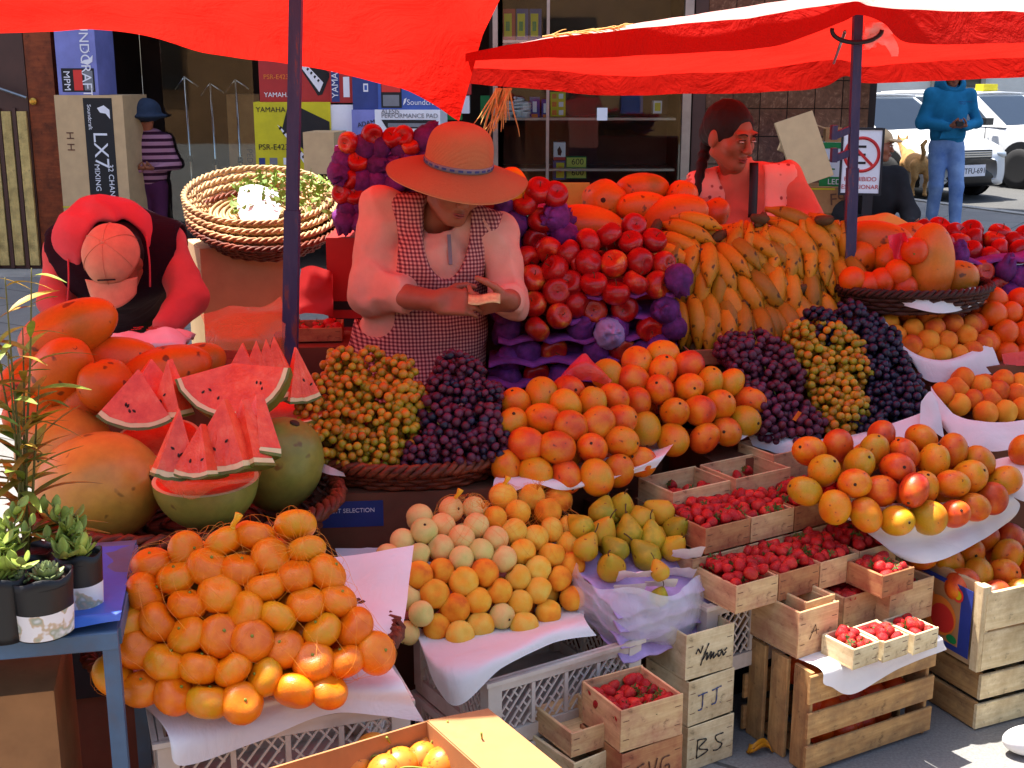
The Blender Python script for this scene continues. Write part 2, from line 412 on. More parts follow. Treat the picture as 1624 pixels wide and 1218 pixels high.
wood('wicker', (70,30,20), (150,76,44), .55, dirt=(60,26,20), scale=1.4, objvar=.1)
wood('pale_wicker', (170,130,84), (226,198,146), .6, dirt=(120,84,56), scale=1.4, objvar=.1)
wood('dark_wicker', (46,24,20), (92,50,38), .6, dirt=(40,20,18), scale=1.4, objvar=.1)
mk('cardboard', (168,120,76), .85, .1, 9, .08, 60, objvar=.08, dirt=(130,88,56))
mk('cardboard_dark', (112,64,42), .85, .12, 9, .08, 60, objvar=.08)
mk('cardboard_pale', (196,162,120), .85, .08, 9, .08, 60, objvar=.06)
mk('ink_black', (28,24,26), .7, .1); mk('ink_blue', (66,76,120), .7, .1); mk('ink_brown', (96,60,44), .8, .1)
mk('marker', (62,50,44), .8, .2)
mk('crate_plastic', (206,196,184), .5, .1, 8, .1, 60, dirt=(150,122,92)); mk('white_plastic', (226,226,228), .4, .05)
mk('blue_steel', (70,96,124), .5, .2, 8, .1, 60, dirt=(92,72,56)); mk('blue_sheet', (46,96,190), .45, .15, 6, .3, 12)
def pole_mat():
    t = NT('pole_paint'); co = t.coord(); mp = t.n('Mapping'); mp.inputs['Scale'].default_value = (30,30,6); t.l(co, mp.inputs['Vector'])
    f = t.noise(1, 6, .7, mp.outputs[0]); col = t.ramp(f, [(.36, lin((38,44,84))), (.55, lin((54,56,92))), (.63, lin((110,60,62))), (.8, lin((92,40,36)))])
    t.bump(f, .3, .002); MAT['pole_paint'] = t.done(col, .5, .4)
pole_mat()
mk('steel', (150,150,150), .3, .1, metal=.9); mk('chrome', (210,210,210), .15, .03, metal=1); mk('black_plastic', (20,20,22), .45, .1); mk('black_metal', (28,28,34), .5, .1)
mk('white_paint', (226,228,230), .35, .03); mk('red_print', (190,30,30), .6, .08); mk('blue_print', (44,60,140), .55, .1); mk('green_print', (24,128,66), .55, .08)
mk('yellow_print', (200,186,20), .5, .12, 6); mk('red_box', (168,36,36), .5, .12, 6); mk('blue_box', (58,86,160), .5, .12, 5); mk('navy_box', (40,58,120), .5, .2, 4); mk('lilac_box', (120,124,188), .5, .15, 5)
mk('white_card', (226,224,230), .6, .04); mk('grey_print', (120,120,126), .6, .1); mk('label_red', (214,48,40), .55, .05); mk('orange_print', (226,120,40), .55, .1)
mk('yellow_cloth', (196,196,84), .8, .12, 10, .2, 60); mk('pink_plastic', (236,60,80), .4, .1); mk('gold', (200,150,60), .3, .05, metal=.8)
def film(key, tint, alpha, rough=.25, crinkle=.5):
    t = NT(key); co = t.coord(); f = t.noise(24, 4, .6, co, 1.5); t.bump(f, crinkle, .01)
    t.done(tint, rough, .8); tp = t.n('BsdfTransparent'); mx = t.n('MixShader')
    mx.inputs[0].default_value = alpha; t.l(tp.outputs[0], mx.inputs[1]); t.l(t.b.outputs[0], mx.inputs[2]); t.l(mx.outputs[0], t.out.inputs['Surface']); MAT[key] = t.m
film('clear_bag', (.84,.83,.87,1), .42); film('red_bag', lin((222,60,50)), .72, .4); film('orange_film', lin((236,120,60)), .45, .3); film('pale_film', lin((236,224,216)), .38, .3)
def glass(key, tint=(.9,.95,.95,1), alpha=.12):
    t = NT(key); fr = t.n('Fresnel'); fr.inputs['IOR'].default_value = 1.5
    gl = t.n('BsdfGlossy'); gl.inputs['Roughness'].default_value = .02; gl.inputs['Color'].default_value = (.9,.9,.9,1)
    tp = t.n('BsdfTransparent'); tp.inputs['Color'].default_value = tint; mx = t.n('MixShader')
    t.l(t.math('ADD', fr.outputs[0], alpha, True), mx.inputs[0]); t.l(tp.outputs[0], mx.inputs[1]); t.l(gl.outputs[0], mx.inputs[2]); t.l(mx.outputs[0], t.out.inputs['Surface']); MAT[key] = t.m
glass('shop_glass', (.9,.95,.95,1), .0); glass('car_glass', (.35,.4,.4,1), .05)
# ------------------------------------------------------------------ setting: ground, pavement, building
def ground_mats():
    t = NT('asphalt'); co = t.coord(); f = t.noise(1.2, 6, .65, co); g = t.noise(220, 3, .7, co)
    col = t.mix(.5, t.ramp(f, [(.3, (.045,.045,.047)), (.7, (.085,.083,.08))]), t.ramp(g, [(.3, (.03,.03,.03)), (.7, (.13,.13,.125))]))
    t.bump(g, .5, .006); MAT['asphalt'] = t.done(col, .85, .3)
    t = NT('pavement'); co = t.coord(); f = t.noise(1.6, 6, .7, co); g = t.noise(130, 4, .7, co)
    br = t.n('TexBrick'); mp = t.n('Mapping'); mp.inputs['Rotation'].default_value = (0,0,R(32)); t.l(co, mp.inputs['Vector']); t.l(mp.outputs[0], br.inputs['Vector'])
    br.offset = 0; br.inputs['Scale'].default_value = 1.0; br.inputs['Brick Width'].default_value = .9; br.inputs['Row Height'].default_value = .9
    br.inputs['Mortar Size'].default_value = .008; br.inputs['Color1'].default_value = (1,1,1,1); br.inputs['Color2'].default_value = (.86,.86,.86,1); br.inputs['Mortar'].default_value = (.4,.4,.4,1)
    col = t.mix(.45, t.ramp(f, [(.25, (.16,.155,.145)), (.75, (.28,.27,.25))]), t.ramp(g, [(.3, (.07,.07,.068)), (.7, (.3,.29,.28))]))
    col = t.mix(1.0, col, br.outputs['Color'], 'MULTIPLY')
    t.bump(g, .4, .004); MAT['pavement'] = t.done(col, .85, .3)
    t = NT('marble_tile'); co = t.coord(); f = t.noise(9, 6, .7, co, 2.0)
    col = t.ramp(f, [(.3, lin((58,34,28))), (.55, lin((92,56,44))), (.75, lin((140,104,84)))])
    col = t.vary(col, .3); MAT['marble_tile'] = t.done(col, .16, .5)
    t = NT('plaster'); co = t.coord(); f = t.noise(2, 6, .65, co); t.bump(t.noise(60, 4, .6, co), .3, .01)
    MAT['plaster'] = t.done(t.ramp(f, [(.3, (.30,.25,.20)), (.7, (.42,.36,.29))]), .9, .2)
    t = NT('pale_plaster'); co = t.coord(); f = t.noise(2, 6, .65, co); t.bump(t.noise(60, 4, .6, co), .3, .01)
    MAT['pale_plaster'] = t.done(t.ramp(f, [(.3, (.62,.6,.55)), (.7, (.74,.72,.67))]), .9, .2)
ground_mats()
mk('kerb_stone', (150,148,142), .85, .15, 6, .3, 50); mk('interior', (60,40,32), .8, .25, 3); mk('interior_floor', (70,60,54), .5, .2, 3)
mk('mortar', (40,30,26), .9, .1); mk('brown_paint', (74,44,36), .5, .15, 5, objvar=.1)

g = MB(); g.add([[-300,-120,-.12],[300,-120,-.12],[300,400,-.12],[-300,400,-.12]], [[0,1,2,3]])
tag(g.build('ground', MAT['asphalt']), kind='structure')
# pavement slab, its kerb running away to the street on the right
k0 = np.array([11.6, 3.4]); kd = np.array([-.42, .908]); k1 = k0 + kd*15.86; k2 = k0 + kd*55; km = k0 - kd*14
g = MB(); g.poly_prism([(-14,-9), tuple(km), tuple(k2), (-30, k2[1])], .12, (0,0,-.12), (1,0,0), (0,1,0), (0,0,1))
pv = tag(g.build('pavement', MAT['pavement']), kind='structure')
kn = np.array([kd[1], -kd[0]])
kb = MB(); kb.box((0,0,0), (.98,.16,.13)); kmesh = kb.mesh('kerb_stone', MAT['kerb_stone'])
kroot = tag(link('kerb', None), kind='structure')
for i in range(30):
    p = k0 + kd*(3 + i*1.0) + kn*.082
    link('kerb_block', kmesh, kroot, (p[0], p[1], -.05), (0, 0, math.atan2(kd[1], kd[0])))

FY = 10.5
def X(u, Y=FY, v=250): return at(u, v, Y=Y)[0]
def Z(v, Y=FY, u=812): return at(u, v, Y=Y)[2]
bld = thing('shop_building', 'brown plastered shop building with tiled pier and open shop fronts behind the stalls', 'building', (0, FY, 0))
def bpart(name, mat, boxes, parent=bld):
    m = MB()
    for (x0,x1,y0,y1,z0,z1) in boxes: m.box(((x0+x1)/2,(y0+y1)/2,(z0+z1)/2), (x1-x0,y1-y0,z1-z0))
    return m.build(name, MAT[mat], parent)
xa, xb, xc, xd, xe = X(58), X(104), X(788), X(1092), X(1384)
bpart('upper_wall', 'plaster', [(-11, xe, 0, .35, 2.75, 22)])
bpart('side_wall', 'plaster', [(xe-.35, xe-.002, .352, 9, 0, 22)])
bpart('end_wall', 'plaster', [(-11, xa-1.3, 0, .35, 0, 2.748)])
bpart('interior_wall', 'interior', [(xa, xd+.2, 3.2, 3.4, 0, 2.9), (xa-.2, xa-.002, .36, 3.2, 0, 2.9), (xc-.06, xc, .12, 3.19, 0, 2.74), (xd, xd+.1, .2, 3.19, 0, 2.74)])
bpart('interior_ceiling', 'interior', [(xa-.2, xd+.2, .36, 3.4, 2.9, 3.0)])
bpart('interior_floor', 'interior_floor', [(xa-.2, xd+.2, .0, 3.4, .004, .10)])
bpart('door_post', 'door_wood', [(xa, xb-.02, -.06, .2, .0, 2.745)])
bpart('threshold', 'kerb_stone', [(-11, xd, -.5, -.07, .0, .09)])
bpart('pier_core', 'mortar', [(xd+.12, xe-.004, .0, .4, 0, 2.748)])
# polished brown tiles of the pier
tw = .222; tm = MB(); tm.box((0,0,0), (tw-.008,.014,tw-.008)); tmesh = tm.mesh('tile', MAT['marble_tile'])
sm = MB(); sm.box((0,0,0), (tw-.008,.014,.075)); smesh = sm.mesh('tile_band', MAT['plaster'])
z = .06
for r in range(13):
    band = r == 8
    h = .083 if band else tw
    for c in range(int((xe - xd - .12)/tw)+1):
        x0 = xd + .12 + tw*(c+.5)
        if x0 + tw/2 > xe + .03: continue
        o = link('tile', tmesh if not band else smesh, bld, (x0, -.007, z + h/2 + .0), (0,0,0))
    z += h
# narrow pillar and steel frame beside the glass cabinet
bpart('corner_trim', 'brown_paint', [(xd+.015, xd+.118, -.03, .1, 0, 2.745)])
bpart('window_frame', 'steel', [(xd-.07, xd, -.05, .05, 0.1, 2.745), (xc-.03, xc+.01, -.05, .05, .1, 2.745), (X(868)-.012, X(868)+.012, -.03, .0, .1, 2.745)])
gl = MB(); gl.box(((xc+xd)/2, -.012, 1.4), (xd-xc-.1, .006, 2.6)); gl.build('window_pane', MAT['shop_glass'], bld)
gl = MB(); gl.box(((X(262)+X(405))/2, .06, 1.3), (X(405)-X(262), .006, 2.3)); gl.build('window_pane', MAT['shop_glass'], bld)

# slatted door at the far left
sd = thing('slatted_door', 'brown door with tall cream vertical slats and a steel bar lock', 'door', (0, FY-.1, 0))
m = MB(); m.box(((xa-1.3+xa)/2, .06, 1.37), (1.29, .05, 2.72)); m.build('door_panel', MAT['brown_paint'], sd)
zs0, zs1 = Z(418), Z(176)
sl = MB(); sl.box((0,0,0), (.075,.03, zs1-zs0)); slm = sl.mesh('slat', MAT['cream_slat'])
for i in range(9): link('slat', slm, sd, (X(47)-.125*i, .018, (zs0+zs1)/2))
m = MB(); 
for i in range(9): m.box((X(47)-.0625-.125*i, .02, (zs0+zs1)/2), (.03,.02, zs1-zs0+.05))
m.build('stile', MAT['brown_paint'], sd)
m = MB(); a = at(-60,120,Y=FY-.14); b = at(42,155,Y=FY-.14); a[1] = b[1] = -.04; m.tube([a,b], .012, 8); m.build('bolt', MAT['steel'], sd)
m = MB(); m.lathe([(0,0),(.028,0),(.028,.02),(.012,.026),(0,.026)], 14, rot=np.array([[1,0,0],[0,0,-1],[0,1,0]]), c=(b[0]+.03,.03,b[2]-.03)); m.build('lock', MAT['gold'], sd)

# bright building across the street
fb = thing('street_building', 'pale sunlit building across the street behind the cars', 'building', (13.5, 40, -.12))
m = MB(); m.box((6,0,5), (24,6,10)); m.build('wall', MAT['pale_plaster'], fb)
wm = MB(); wm.box((0,0,0), (1.3,.12,1.7)); wme = wm.mesh('window', MAT['car_glass'])
fm = MB()
for (x,zz,w,h) in ((0,.95,1.5,.14),(0,-.95,1.6,.16),(-.7,0,.12,1.8),(.7,0,.12,1.8)): fm.box((x,-.05,zz),(w,.16,h))
fme = fm.mesh('frame', MAT['plaster'])
for i in range(7):
    for j in range(2):
        w = link('window', wme, fb, (-4+3.2*i, -3.03, 2.2+3.4*j)); link('window_frame', fme, w)
m = MB(); m.box((6,-3.12,4.1),(24.2,.3,.25)); m.build('cornice', MAT['plaster'], fb)

# ------------------------------------------------------------------ canopies
def canopy(name, label, rows, nu, nv, wob=.006, seed=1):
    A = [catmull(r, nu) for r in rows]; q = np.linspace(0, len(A)-1-1e-6, nv); V = np.array([A[int(t)]*(1-t+int(t)) + A[int(t)+1]*(t-int(t)) for t in q]); V[..., 2] += wob*NZ[seed](V.reshape(-1,3), 1.6, 3).reshape(V.shape[:2])
    q_ = V.reshape(-1,3)*np.array([.8,1.,1.]); V[..., 2] += (-.022*np.clip(.35-np.abs(Noise(41+seed)(q_, .55, 2)), 0, 1) - .010*np.clip(.3-np.abs(Noise(51+seed)(q_, 1.3, 2)), 0, 1)).reshape(V.shape[:2])
    V += (wob*.7*NZ[seed+1](V.reshape(-1,3)*np.array([1,.35,1.]), 5, 2)).reshape(*V.shape[:2],1)*np.array([0,.3,1.])
    uu, vv = np.meshgrid(np.linspace(0,1,nu), np.linspace(0,1,nv)); uv = np.stack([uu*4, vv*3], -1)
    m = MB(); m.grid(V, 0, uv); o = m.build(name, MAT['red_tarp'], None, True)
    return tag(o, label, 'canopy', 'red market canopies')
Yb = 4.35
rows1 = [
 [(-3.4,.6,2.22), (-2.4,1.28,2.21), (-1.6,1.86,2.19), (-.95,2.25,2.17), (-.30,2.50,2.15), (.20,3.16,2.14), (.72,3.38,2.12), (1.7,3.72,2.11)],
 [(-3.5,2.2,2.14), (-2.5,2.5,2.12), (-1.8,2.8,2.10), (-1.2,3.1,2.08), (-.5,3.4,2.06), (0.,3.6,2.05), (.6,3.75,2.05), (1.65,4.0,2.07)],
 [(-3.6,4.0,1.99), at(-300,-40,Y=3.98), at(0,-30,Y=3.98), at(240,-25,Y=3.98), at(370,-20,Y=3.98), at(480,-16,Y=3.98), at(660,-10,Y=3.98), at(795,-6,Y=4.0)],
 [(-3.7,4.2,1.93), at(-300,14,Y=4.18), at(0,18,Y=4.18), at(240,26,Y=4.18), at(370,36,Y=4.18), at(480,46,Y=4.18), at(640,62,Y=4.18), at(766,58,Y=4.14)],
 [(-3.8,4.36,1.90), at(-300,58,Y=Yb), at(0,53,Y=Yb), at(200,47,Y=Yb), at(330,82,Y=Yb), at(450,100,Y=Yb), at(630,137,Y=Yb), at(728,188,Y=4.3)],
]
# bend of the rear hem as it is strung between its ties
canopy('market_canopy', 'red sheet canopy sloping over the watermelon and mandarin stall', rows1, 90, 50, .008, 1)
def px(lst, Y): return [at(u, v, Y=Y) for u, v in lst]
NY, RY, FYc = 3.98, 4.75, 6.0
rows2 = [
 px([(738,100),(840,92),(1000,90),(1140,80),(1240,68),(1335,36),(1362,24),(1400,36),(1440,68),(1550,70),(1700,64),(1900,68)], NY-.03),
 px([(738,86),(846,64),(982,49),(1110,35),(1214,20),(1330,6),(1360,2),(1381,9),(1440,14),(1540,17),(1700,20),(1900,24)], NY),
 px([(745,84),(846,62),(982,40),(1110,23),(1214,2),(1330,-14),(1370,-22),(1420,-16),(1480,-12),(1560,-10),(1720,-8),(1920,-6)], RY),
 px([(745,92),(846,104),(960,119),(1080,116),(1190,109),(1310,96),(1345,97),(1372,104),(1440,99),(1515,95),(1680,86),(1880,80)], FYc),
 px([(741,131),(846,142),(960,151),(1080,148),(1190,146),(1300,139),(1342,121),(1372,131),(1440,130),(1515,127),(1680,119),(1880,112)], FYc+.03),
]
def loft_hard(rows, nu, segs):
    A = [catmull(r, nu) for r in rows]; out = []
    for i, n in enumerate(segs):
        for k in range(n): out.append(A[i] + (A[i+1]-A[i])*k/n)
    return np.array(out + [A[-1]])
V = loft_hard(rows2, 130, [6, 14, 22, 6])
sag = np.concatenate([np.zeros(6), np.sin(np.linspace(0,PI,14,endpoint=False))*-.005, np.sin(np.linspace(0,PI,22,endpoint=False))*-.05, np.zeros(7)])
V[..., 2] += sag[:, None]; V[..., 2] += .005*NZ[3](V.reshape(-1,3), 3, 3).reshape(V.shape[:2]) - .03*np.clip(.3-np.abs(Noise(61)(V.reshape(-1,3), .7, 2)), 0, 1).reshape(V.shape[:2])*np.sin(np.linspace(0,PI,V.shape[0]))[:,None]; V[..., 1] += .012*Noise(62)(V.reshape(-1,3)*np.array([1,0,0]), 2.4, 2).reshape(V.shape[:2])
uu, vv = np.meshgrid(np.linspace(0,1,V.shape[1]), np.linspace(0,1,V.shape[0]))
UVc = np.stack([uu*4, vv*3], -1); c2 = thing('market_canopy', 'red ridge canopy strung from the hooked pole over the apples and bananas', 'canopy', (0,0,0), 0, 'red market canopies')
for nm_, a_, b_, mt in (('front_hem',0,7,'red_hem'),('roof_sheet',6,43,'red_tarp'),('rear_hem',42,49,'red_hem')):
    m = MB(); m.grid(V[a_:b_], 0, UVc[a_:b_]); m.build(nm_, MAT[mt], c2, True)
# ------------------------------------------------------------------ poles
def pole(name, label, top, bot, w, bracket=False):
    root = thing(name, label, 'pole', (bot[0], bot[1], 0)); o = np.array([bot[0], bot[1], 0])
    m = MB(); a = bot - o; b = top - o; d = (b-a)/np.linalg.norm(b-a); a0 = a - d*(a[2]/d[2])
    mid = a + d*.42
    m.bar(mid - d*.02, b, w*.82, w*.82, (0,1,0)); m.build('upper_tube', MAT['pole_paint'], root)
    m = MB(); m.bar(a0, mid, w, w, (0,1,0)); m.build('lower_tube', MAT['pole_paint'], root)
    m = MB(); m.box(a0 + np.array([0,0,.004]), (.12,.12,.008)); m.build('foot_plate', MAT['pole_paint'], root)
    return root, o
pA, oA = pole('canopy_pole', 'square blue steel pole between the watermelons and the grape basket', at(470,-30,Y=3.62), at(460,560,Y=3.62), .042)
pB, oB = pole('canopy_pole', 'square blue steel pole with a curved hook bracket beside the bananas', at(1361,8,Y=4.12), at(1345,470,Y=4.12), .034)
m = MB(); c = at(1358,66,Y=4.08) - oB
arc = [c + np.array([-.078*math.cos(t), -.0, -.038*math.sin(t)+.035]) for t in np.linspace(-.15, PI+.0, 18)]
m.tube(arc, .007, 6); m.build('hook_bracket', MAT['black_metal'], pB, True)
m = MB(); a = at(1340,50,Y=4.1)-oB; b = at(1322,100,Y=5.6)-oB; m.tube([a,b], .006, 6); m.build('stay_rod', MAT['steel'], pB, True)
m = MB()
for v in (210, 246):
    a = at(1347,v,Y=4.12)-oB; m.bar(a+np.array([-.05,0,-.012]), a+np.array([0,0,.008]), .022,.022)
    m.box(a+np.array([-.05,-.0,0]), (.018,.03,.045))
m.build('clamp_screw', MAT['pole_paint'], pB)
# plastic strips tied to the hook
m = MB()
for k in range(7):
    u0 = 1376 + k*5; L = 30+random.random()*40; P = []
    for t in np.linspace(0,1,9): P.append(at(u0 + 10*math.sin(3*t+k) + t*8*(k%3-1), 36 + L*t*(.7+.5*(k%2)), Y=4.1-.02*math.sin(5*t+k)))
    P = np.array(P); w = .010+.012*np.sin(np.linspace(.2,PI,9))
    V = np.stack([P - w[:,None]*np.array([1,.3,0]), P + np.array([0,-.006,0]), P + w[:,None]*np.array([1,-.2,.1])], 1); m.grid(V)
tag(m.build('plastic_strip', MAT['pale_film'], None, True), 'torn pale plastic film tied to the hook of the right pole', 'plastic film')

# dried roots: one bundle hanging at the canopy corner, some lying on the ridge canopy
def fibres(name, label, starts, n, length, down, mat, seed, r=.0035):
    g = random.Random(seed); m = MB()
    for i in range(n):
        a, b = starts; p = a + (b-a)*g.random(); P = [p]; d = np.array(down, float) + np.array([g.uniform(-.35,.35), g.uniform(-.3,.3), g.uniform(-.2,.2)])
        L = length*g.uniform(.5,1.1)
        for k in range(7): d = d + np.array([g.uniform(-.3,.3), g.uniform(-.3,.3), g.uniform(-.25,.2)])*.5; P.append(P[-1] + d/np.linalg.norm(d)*L/7)
        m.tube(catmull(P, 14), r*np.linspace(1,.4,14), 5)
    return tag(m.build(name, MAT[mat], None, True), label, 'dried roots')
mk('straw', (206,168,96), .8, .2, 40)
fibres('root_bundle', 'bundle of dried straw coloured roots hanging from the canopy corner', (at(786,140,Y=4.25), at(812,140,Y=4.25)), 34, .16, (-.35,0,-1), 'straw', 3)
fibres('root_bundle', 'loose dried straw lying on top of the red ridge canopy', (at(860,58,Y=4.05), at(985,42,Y=4.05)), 40, .06, (.9,.1,.05), 'straw', 5, .0028)
# ------------------------------------------------------------------ fruit shapes
def radial(prof, n=22, seed=0, amp=.03, squash=(1,1,1), nscale=12.0, lobes=0, lobe_amp=0.0, crease=0.0):
    """closed fruit body from a profile of (radius, height), made uneven by noise"""
    prof = np.asarray(prof, float); a = np.arange(n)*2*PI/n; K = len(prof)
    f = 1 + lobe_amp*np.cos(lobes*a)[None, :]*np.ones((K,1)) if lobes else np.ones((K, n))
    if crease: 
        da = np.minimum(a, 2*PI-a); f = f*(1 - crease*np.exp(-(da/.22)**2))[None, :]
    V = np.stack([prof[:,0][:,None]*f*np.cos(a), prof[:,0][:,None]*f*np.sin(a), np.repeat(prof[:,1][:,None], n, 1)], -1)*np.array(squash)
    S = np.abs(V).max(); nz = Noise(100+seed)(V.reshape(-1,3)/S, .55, 2).reshape(K, n, 1); V = V*(1+amp*nz)
    # poles share one vertex
    Vt = V.reshape(-1,3); F = [[i*n+k, i*n+(k+1)%n, (i+1)*n+(k+1)%n, (i+1)*n+k] for i in range(K-1) for k in range(n)]
    top = V[-1].mean(0); bot = V[0].mean(0); Vt = np.concatenate([Vt, [bot, top]])
    F += [[K*n, (k+1)%n, k] for k in range(n)] + [[K*n+1, (K-1)*n+k, (K-1)*n+(k+1)%n] for k in range(n)]
    m = MB(); m.add(Vt, F); return m
def arcprof(rx, rz, m=14, flat=1.0, dip_t=0.0, dip_b=0.0, pear=0.0, egg=0.0, dipw=.35):
    t = np.linspace(.06, PI-.06, m); r = rx*np.sin(t)**flat; z = -rz*np.cos(t)
    r = r*(1 + egg*(-z/rz)*.5)
    if pear: r = r*(1 - pear*np.clip((z/rz+.05), 0, 1)**1.0); z = z + np.clip(z, 0, None)*pear*.55
    dt = np.exp(-(np.sin(t)/dipw)**2)
    z = z - np.where(t > PI/2, dip_t*dt, 0) + np.where(t < PI/2, dip_b*dt, 0)
    return np.stack([r, z], 1)
PROTO = {}
def protos(key, mat, variants, parts=None):
    """variants: mesh builders -> mesh data; parts: list of (name, mesh)"""
    PROTO[key] = [(v.mesh(key, MAT[mat], True), parts[i % len(parts)] if parts else []) for i, v in enumerate(variants)]
def disc_scar(r, z, mat='scar'):
    m = MB(); m.lathe([(0, z+.0015), (r*.6, z+.0025), (r, z+.0006), (r*1.1, z-.003)], 8); return m.mesh('stem_scar', MAT[mat], True)
def stem_mesh(z, L=.012, r=.0016, mat='stem', bend=.3):
    P = [(0,0,z-.006), (.0,0,z+L*.4), (bend*L,0,z+L)]; m = MB(); m.tube(catmull(P,6), [r*1.3,r*1.1,r,r,r,r*1.3], 6); return m.mesh('stem', MAT[mat], True)
protos('mandarin', 'mandarin_peel', [radial(arcprof(.042,.031,14,.85,.006,.004), 24, i, .022, (1,1.0,1), lobes=9, lobe_amp=.006) for i in range(5)], [[('stem_scar', disc_scar(.0032, .0255, 'green_stem'))]])
protos('peach', 'peach_skin', [radial(arcprof(.0325,.031,14,.95,.008,.0), 24, 10+i, .025, crease=.09) for i in range(4)])
protos('pale_peach', 'pale_peach_skin', [radial(arcprof(.0305,.029,14,.95,.007,.0), 24, 20+i, .025, crease=.07) for i in range(3)], [[('stem_scar', disc_scar(.003, .0225))]])
protos('pear', 'pear_skin', [radial(arcprof(.037,.040,18,.95,.003,.006,pear=.52), 22, 30+i, .04) for i in range(4)], [[('stem', stem_mesh(.052,.022,.0017))]])
protos('mango', 'mango_skin', [radial(arcprof(.042,.050,16,.92,.003,.0,egg=.10), 24, 40+i, .03, (1.06,.94,1)) for i in range(5)], [[('stem_scar', disc_scar(.0042, .0475))]])
protos('apple', 'apple_skin', [radial(arcprof(.042,.037,16,.9,.016,.009,egg=-.12,dipw=.42), 24, 50+i, .022, lobes=5, lobe_amp=.012) for i in range(5)], [[('stem', stem_mesh(.024,.016,.0013))]])
protos('apricot', 'apricot_skin', [radial(arcprof(.034,.033,14,.95,.006,.0), 22, 60+i, .02, crease=.08) for i in range(4)])
protos('orange', 'orange_peel', [radial(arcprof(.040,.038,14,.95,.004,.0), 22, 65+i, .015) for i in range(3)], [[('stem_scar', disc_scar(.003, .0335, 'green_stem'))]])
protos('papaya', 'papaya_skin', [radial(arcprof(.078,.135,18,.9,.0,.006,egg=.18), 26, 70+i, .05, lobes=5, lobe_amp=.025) for i in range(4)], [[('stem_scar', disc_scar(.009, .133))]])
protos('short_papaya', 'papaya_skin', [radial(arcprof(.082,.095,18,.9,.004,.006,egg=.15), 26, 75+i, .05, lobes=5, lobe_amp=.03) for i in range(3)], [[('stem_scar', disc_scar(.009, .09))]])
protos('granadilla', 'granadilla_skin', [radial(arcprof(.034,.037,14,.95), 22, 80+i, .02) for i in range(3)], [[('stem', stem_mesh(.036,.045,.0017,'green_stem',.6))]])
def strawberry(i):
    p = [(.001,-.022),(.0065,-.020),(.0115,-.0135),(.0148,-.004),(.0158,.005),(.0140,.0105),(.009,.0135),(.003,.013)]
    return radial(p, 14, 90+i, .07)
def calyx_mesh():
    m = MB()
    for k in range(7):
        a = k*2*PI/7 + .3*math.sin(k*5); d = np.array([math.cos(a), math.sin(a), 0]); s = np.array([-d[1], d[0], 0])
        m.add([d*.001+[0,0,.0135], d*.008+s*.003+[0,0,.0145], d*.016+[0,0,.011+.006*math.sin(k*2.3)], d*.008-s*.003+[0,0,.0145]], [[0,1,2,3]])
    m.tube([(0,0,.012),(.001,0,.019),(.004,0,.025)], .0009, 5); return m.mesh('calyx', MAT['calyx'])
protos('strawberry', 'strawberry_skin', [strawberry(i) for i in range(5)], [[('calyx', calyx_mesh())], [], [('calyx', calyx_mesh())], []])
def wrapped(i):
    m = radial(arcprof(.041,.038,15,.9), 26, 120+i, .05); V = m.v[0]
    q = Noise(200+i)(V/.04, 1.6, 3)[:,None]; r = Noise(230+i)(V/.04, 3.2, 2)[:,None]
    V *= 1 + .09*np.abs(q) + .05*r; V[V[:,2] > .034, 2] += .012*(1+Noise(240+i)(V[V[:,2] > .034]/.01, 1, 2)); return m
protos('wrapped_apple', 'purple_paper', [wrapped(i) for i in range(5)])
def tissue(i):
    m = radial(arcprof(.042,.040,16,.9), 28, 320+i, .12); V = m.v[0]
    V *= 1 + .10*np.abs(Noise(260+i)(V/.04, 1.3, 2))[:,None] + .05*Noise(280+i)(V/.04, 3.0, 2)[:,None]; return m
protos('tissue_wad', 'white_tissue', [tissue(i) for i in range(3)])
protos('pale_wrapped_apple', 'lilac_tray', [wrapped(i+5) for i in range(2)])

def rand_rot(): 
    q = rng.normal(size=4); q /= np.linalg.norm(q); from mathutils import Quaternion
    return Quaternion(q.tolist()).to_euler()
def face_rot(axis, twist=None):
    """euler that turns local z to axis"""
    q = Vector([float(c) for c in axis]).to_track_quat('Z', 'Y'); e = q @ Euler((0,0,random.uniform(0,6.28) if twist is None else twist)).to_quaternion()
    return e.to_euler()
def put(key, pos, label, cat, group, rot=None, scale=1.0, name=None, parts=True):
    me, pts = PROTO[key][random.randrange(len(PROTO[key]))]
    o = link(name or key, me, None, pos, rot if rot is not None else rand_rot(), scale)
    tag(o, label, cat, group)
    if parts:
        for n, pm in pts:
            if n != 'stem_scar' or random.random() < (.3 if 'peach' in key else .7): link(n, pm, o)
    return o
def surf(p0, ang, slope):
    e = np.array([math.cos(ang), math.sin(ang), 0]); h = np.array([-e[1], e[0], 0]); s = h*math.cos(slope) + UP*math.sin(slope)
    n = np.cross(e, s); 
    if n[1] > 0: n = -n
    return np.asarray(p0, float), e, s, n
def relax(P, D, W, floor=None, it=60, k=.95):
    P = P.copy()
    for _ in range(it):
        d = P[:,None]-P[None]; L = np.linalg.norm(d, axis=2); np.fill_diagonal(L, 9); ov = np.clip(D*k-L, 0, None)
        mv = (d/np.maximum(L,1e-6)[...,None]*ov[...,None]*.5*(W[:,None]/(W[:,None]+W[None]))[...,None]*2).sum(1)
        P += mv*.5
        if floor is not None: P[:,2] = np.maximum(P[:,2], floor)
    return P
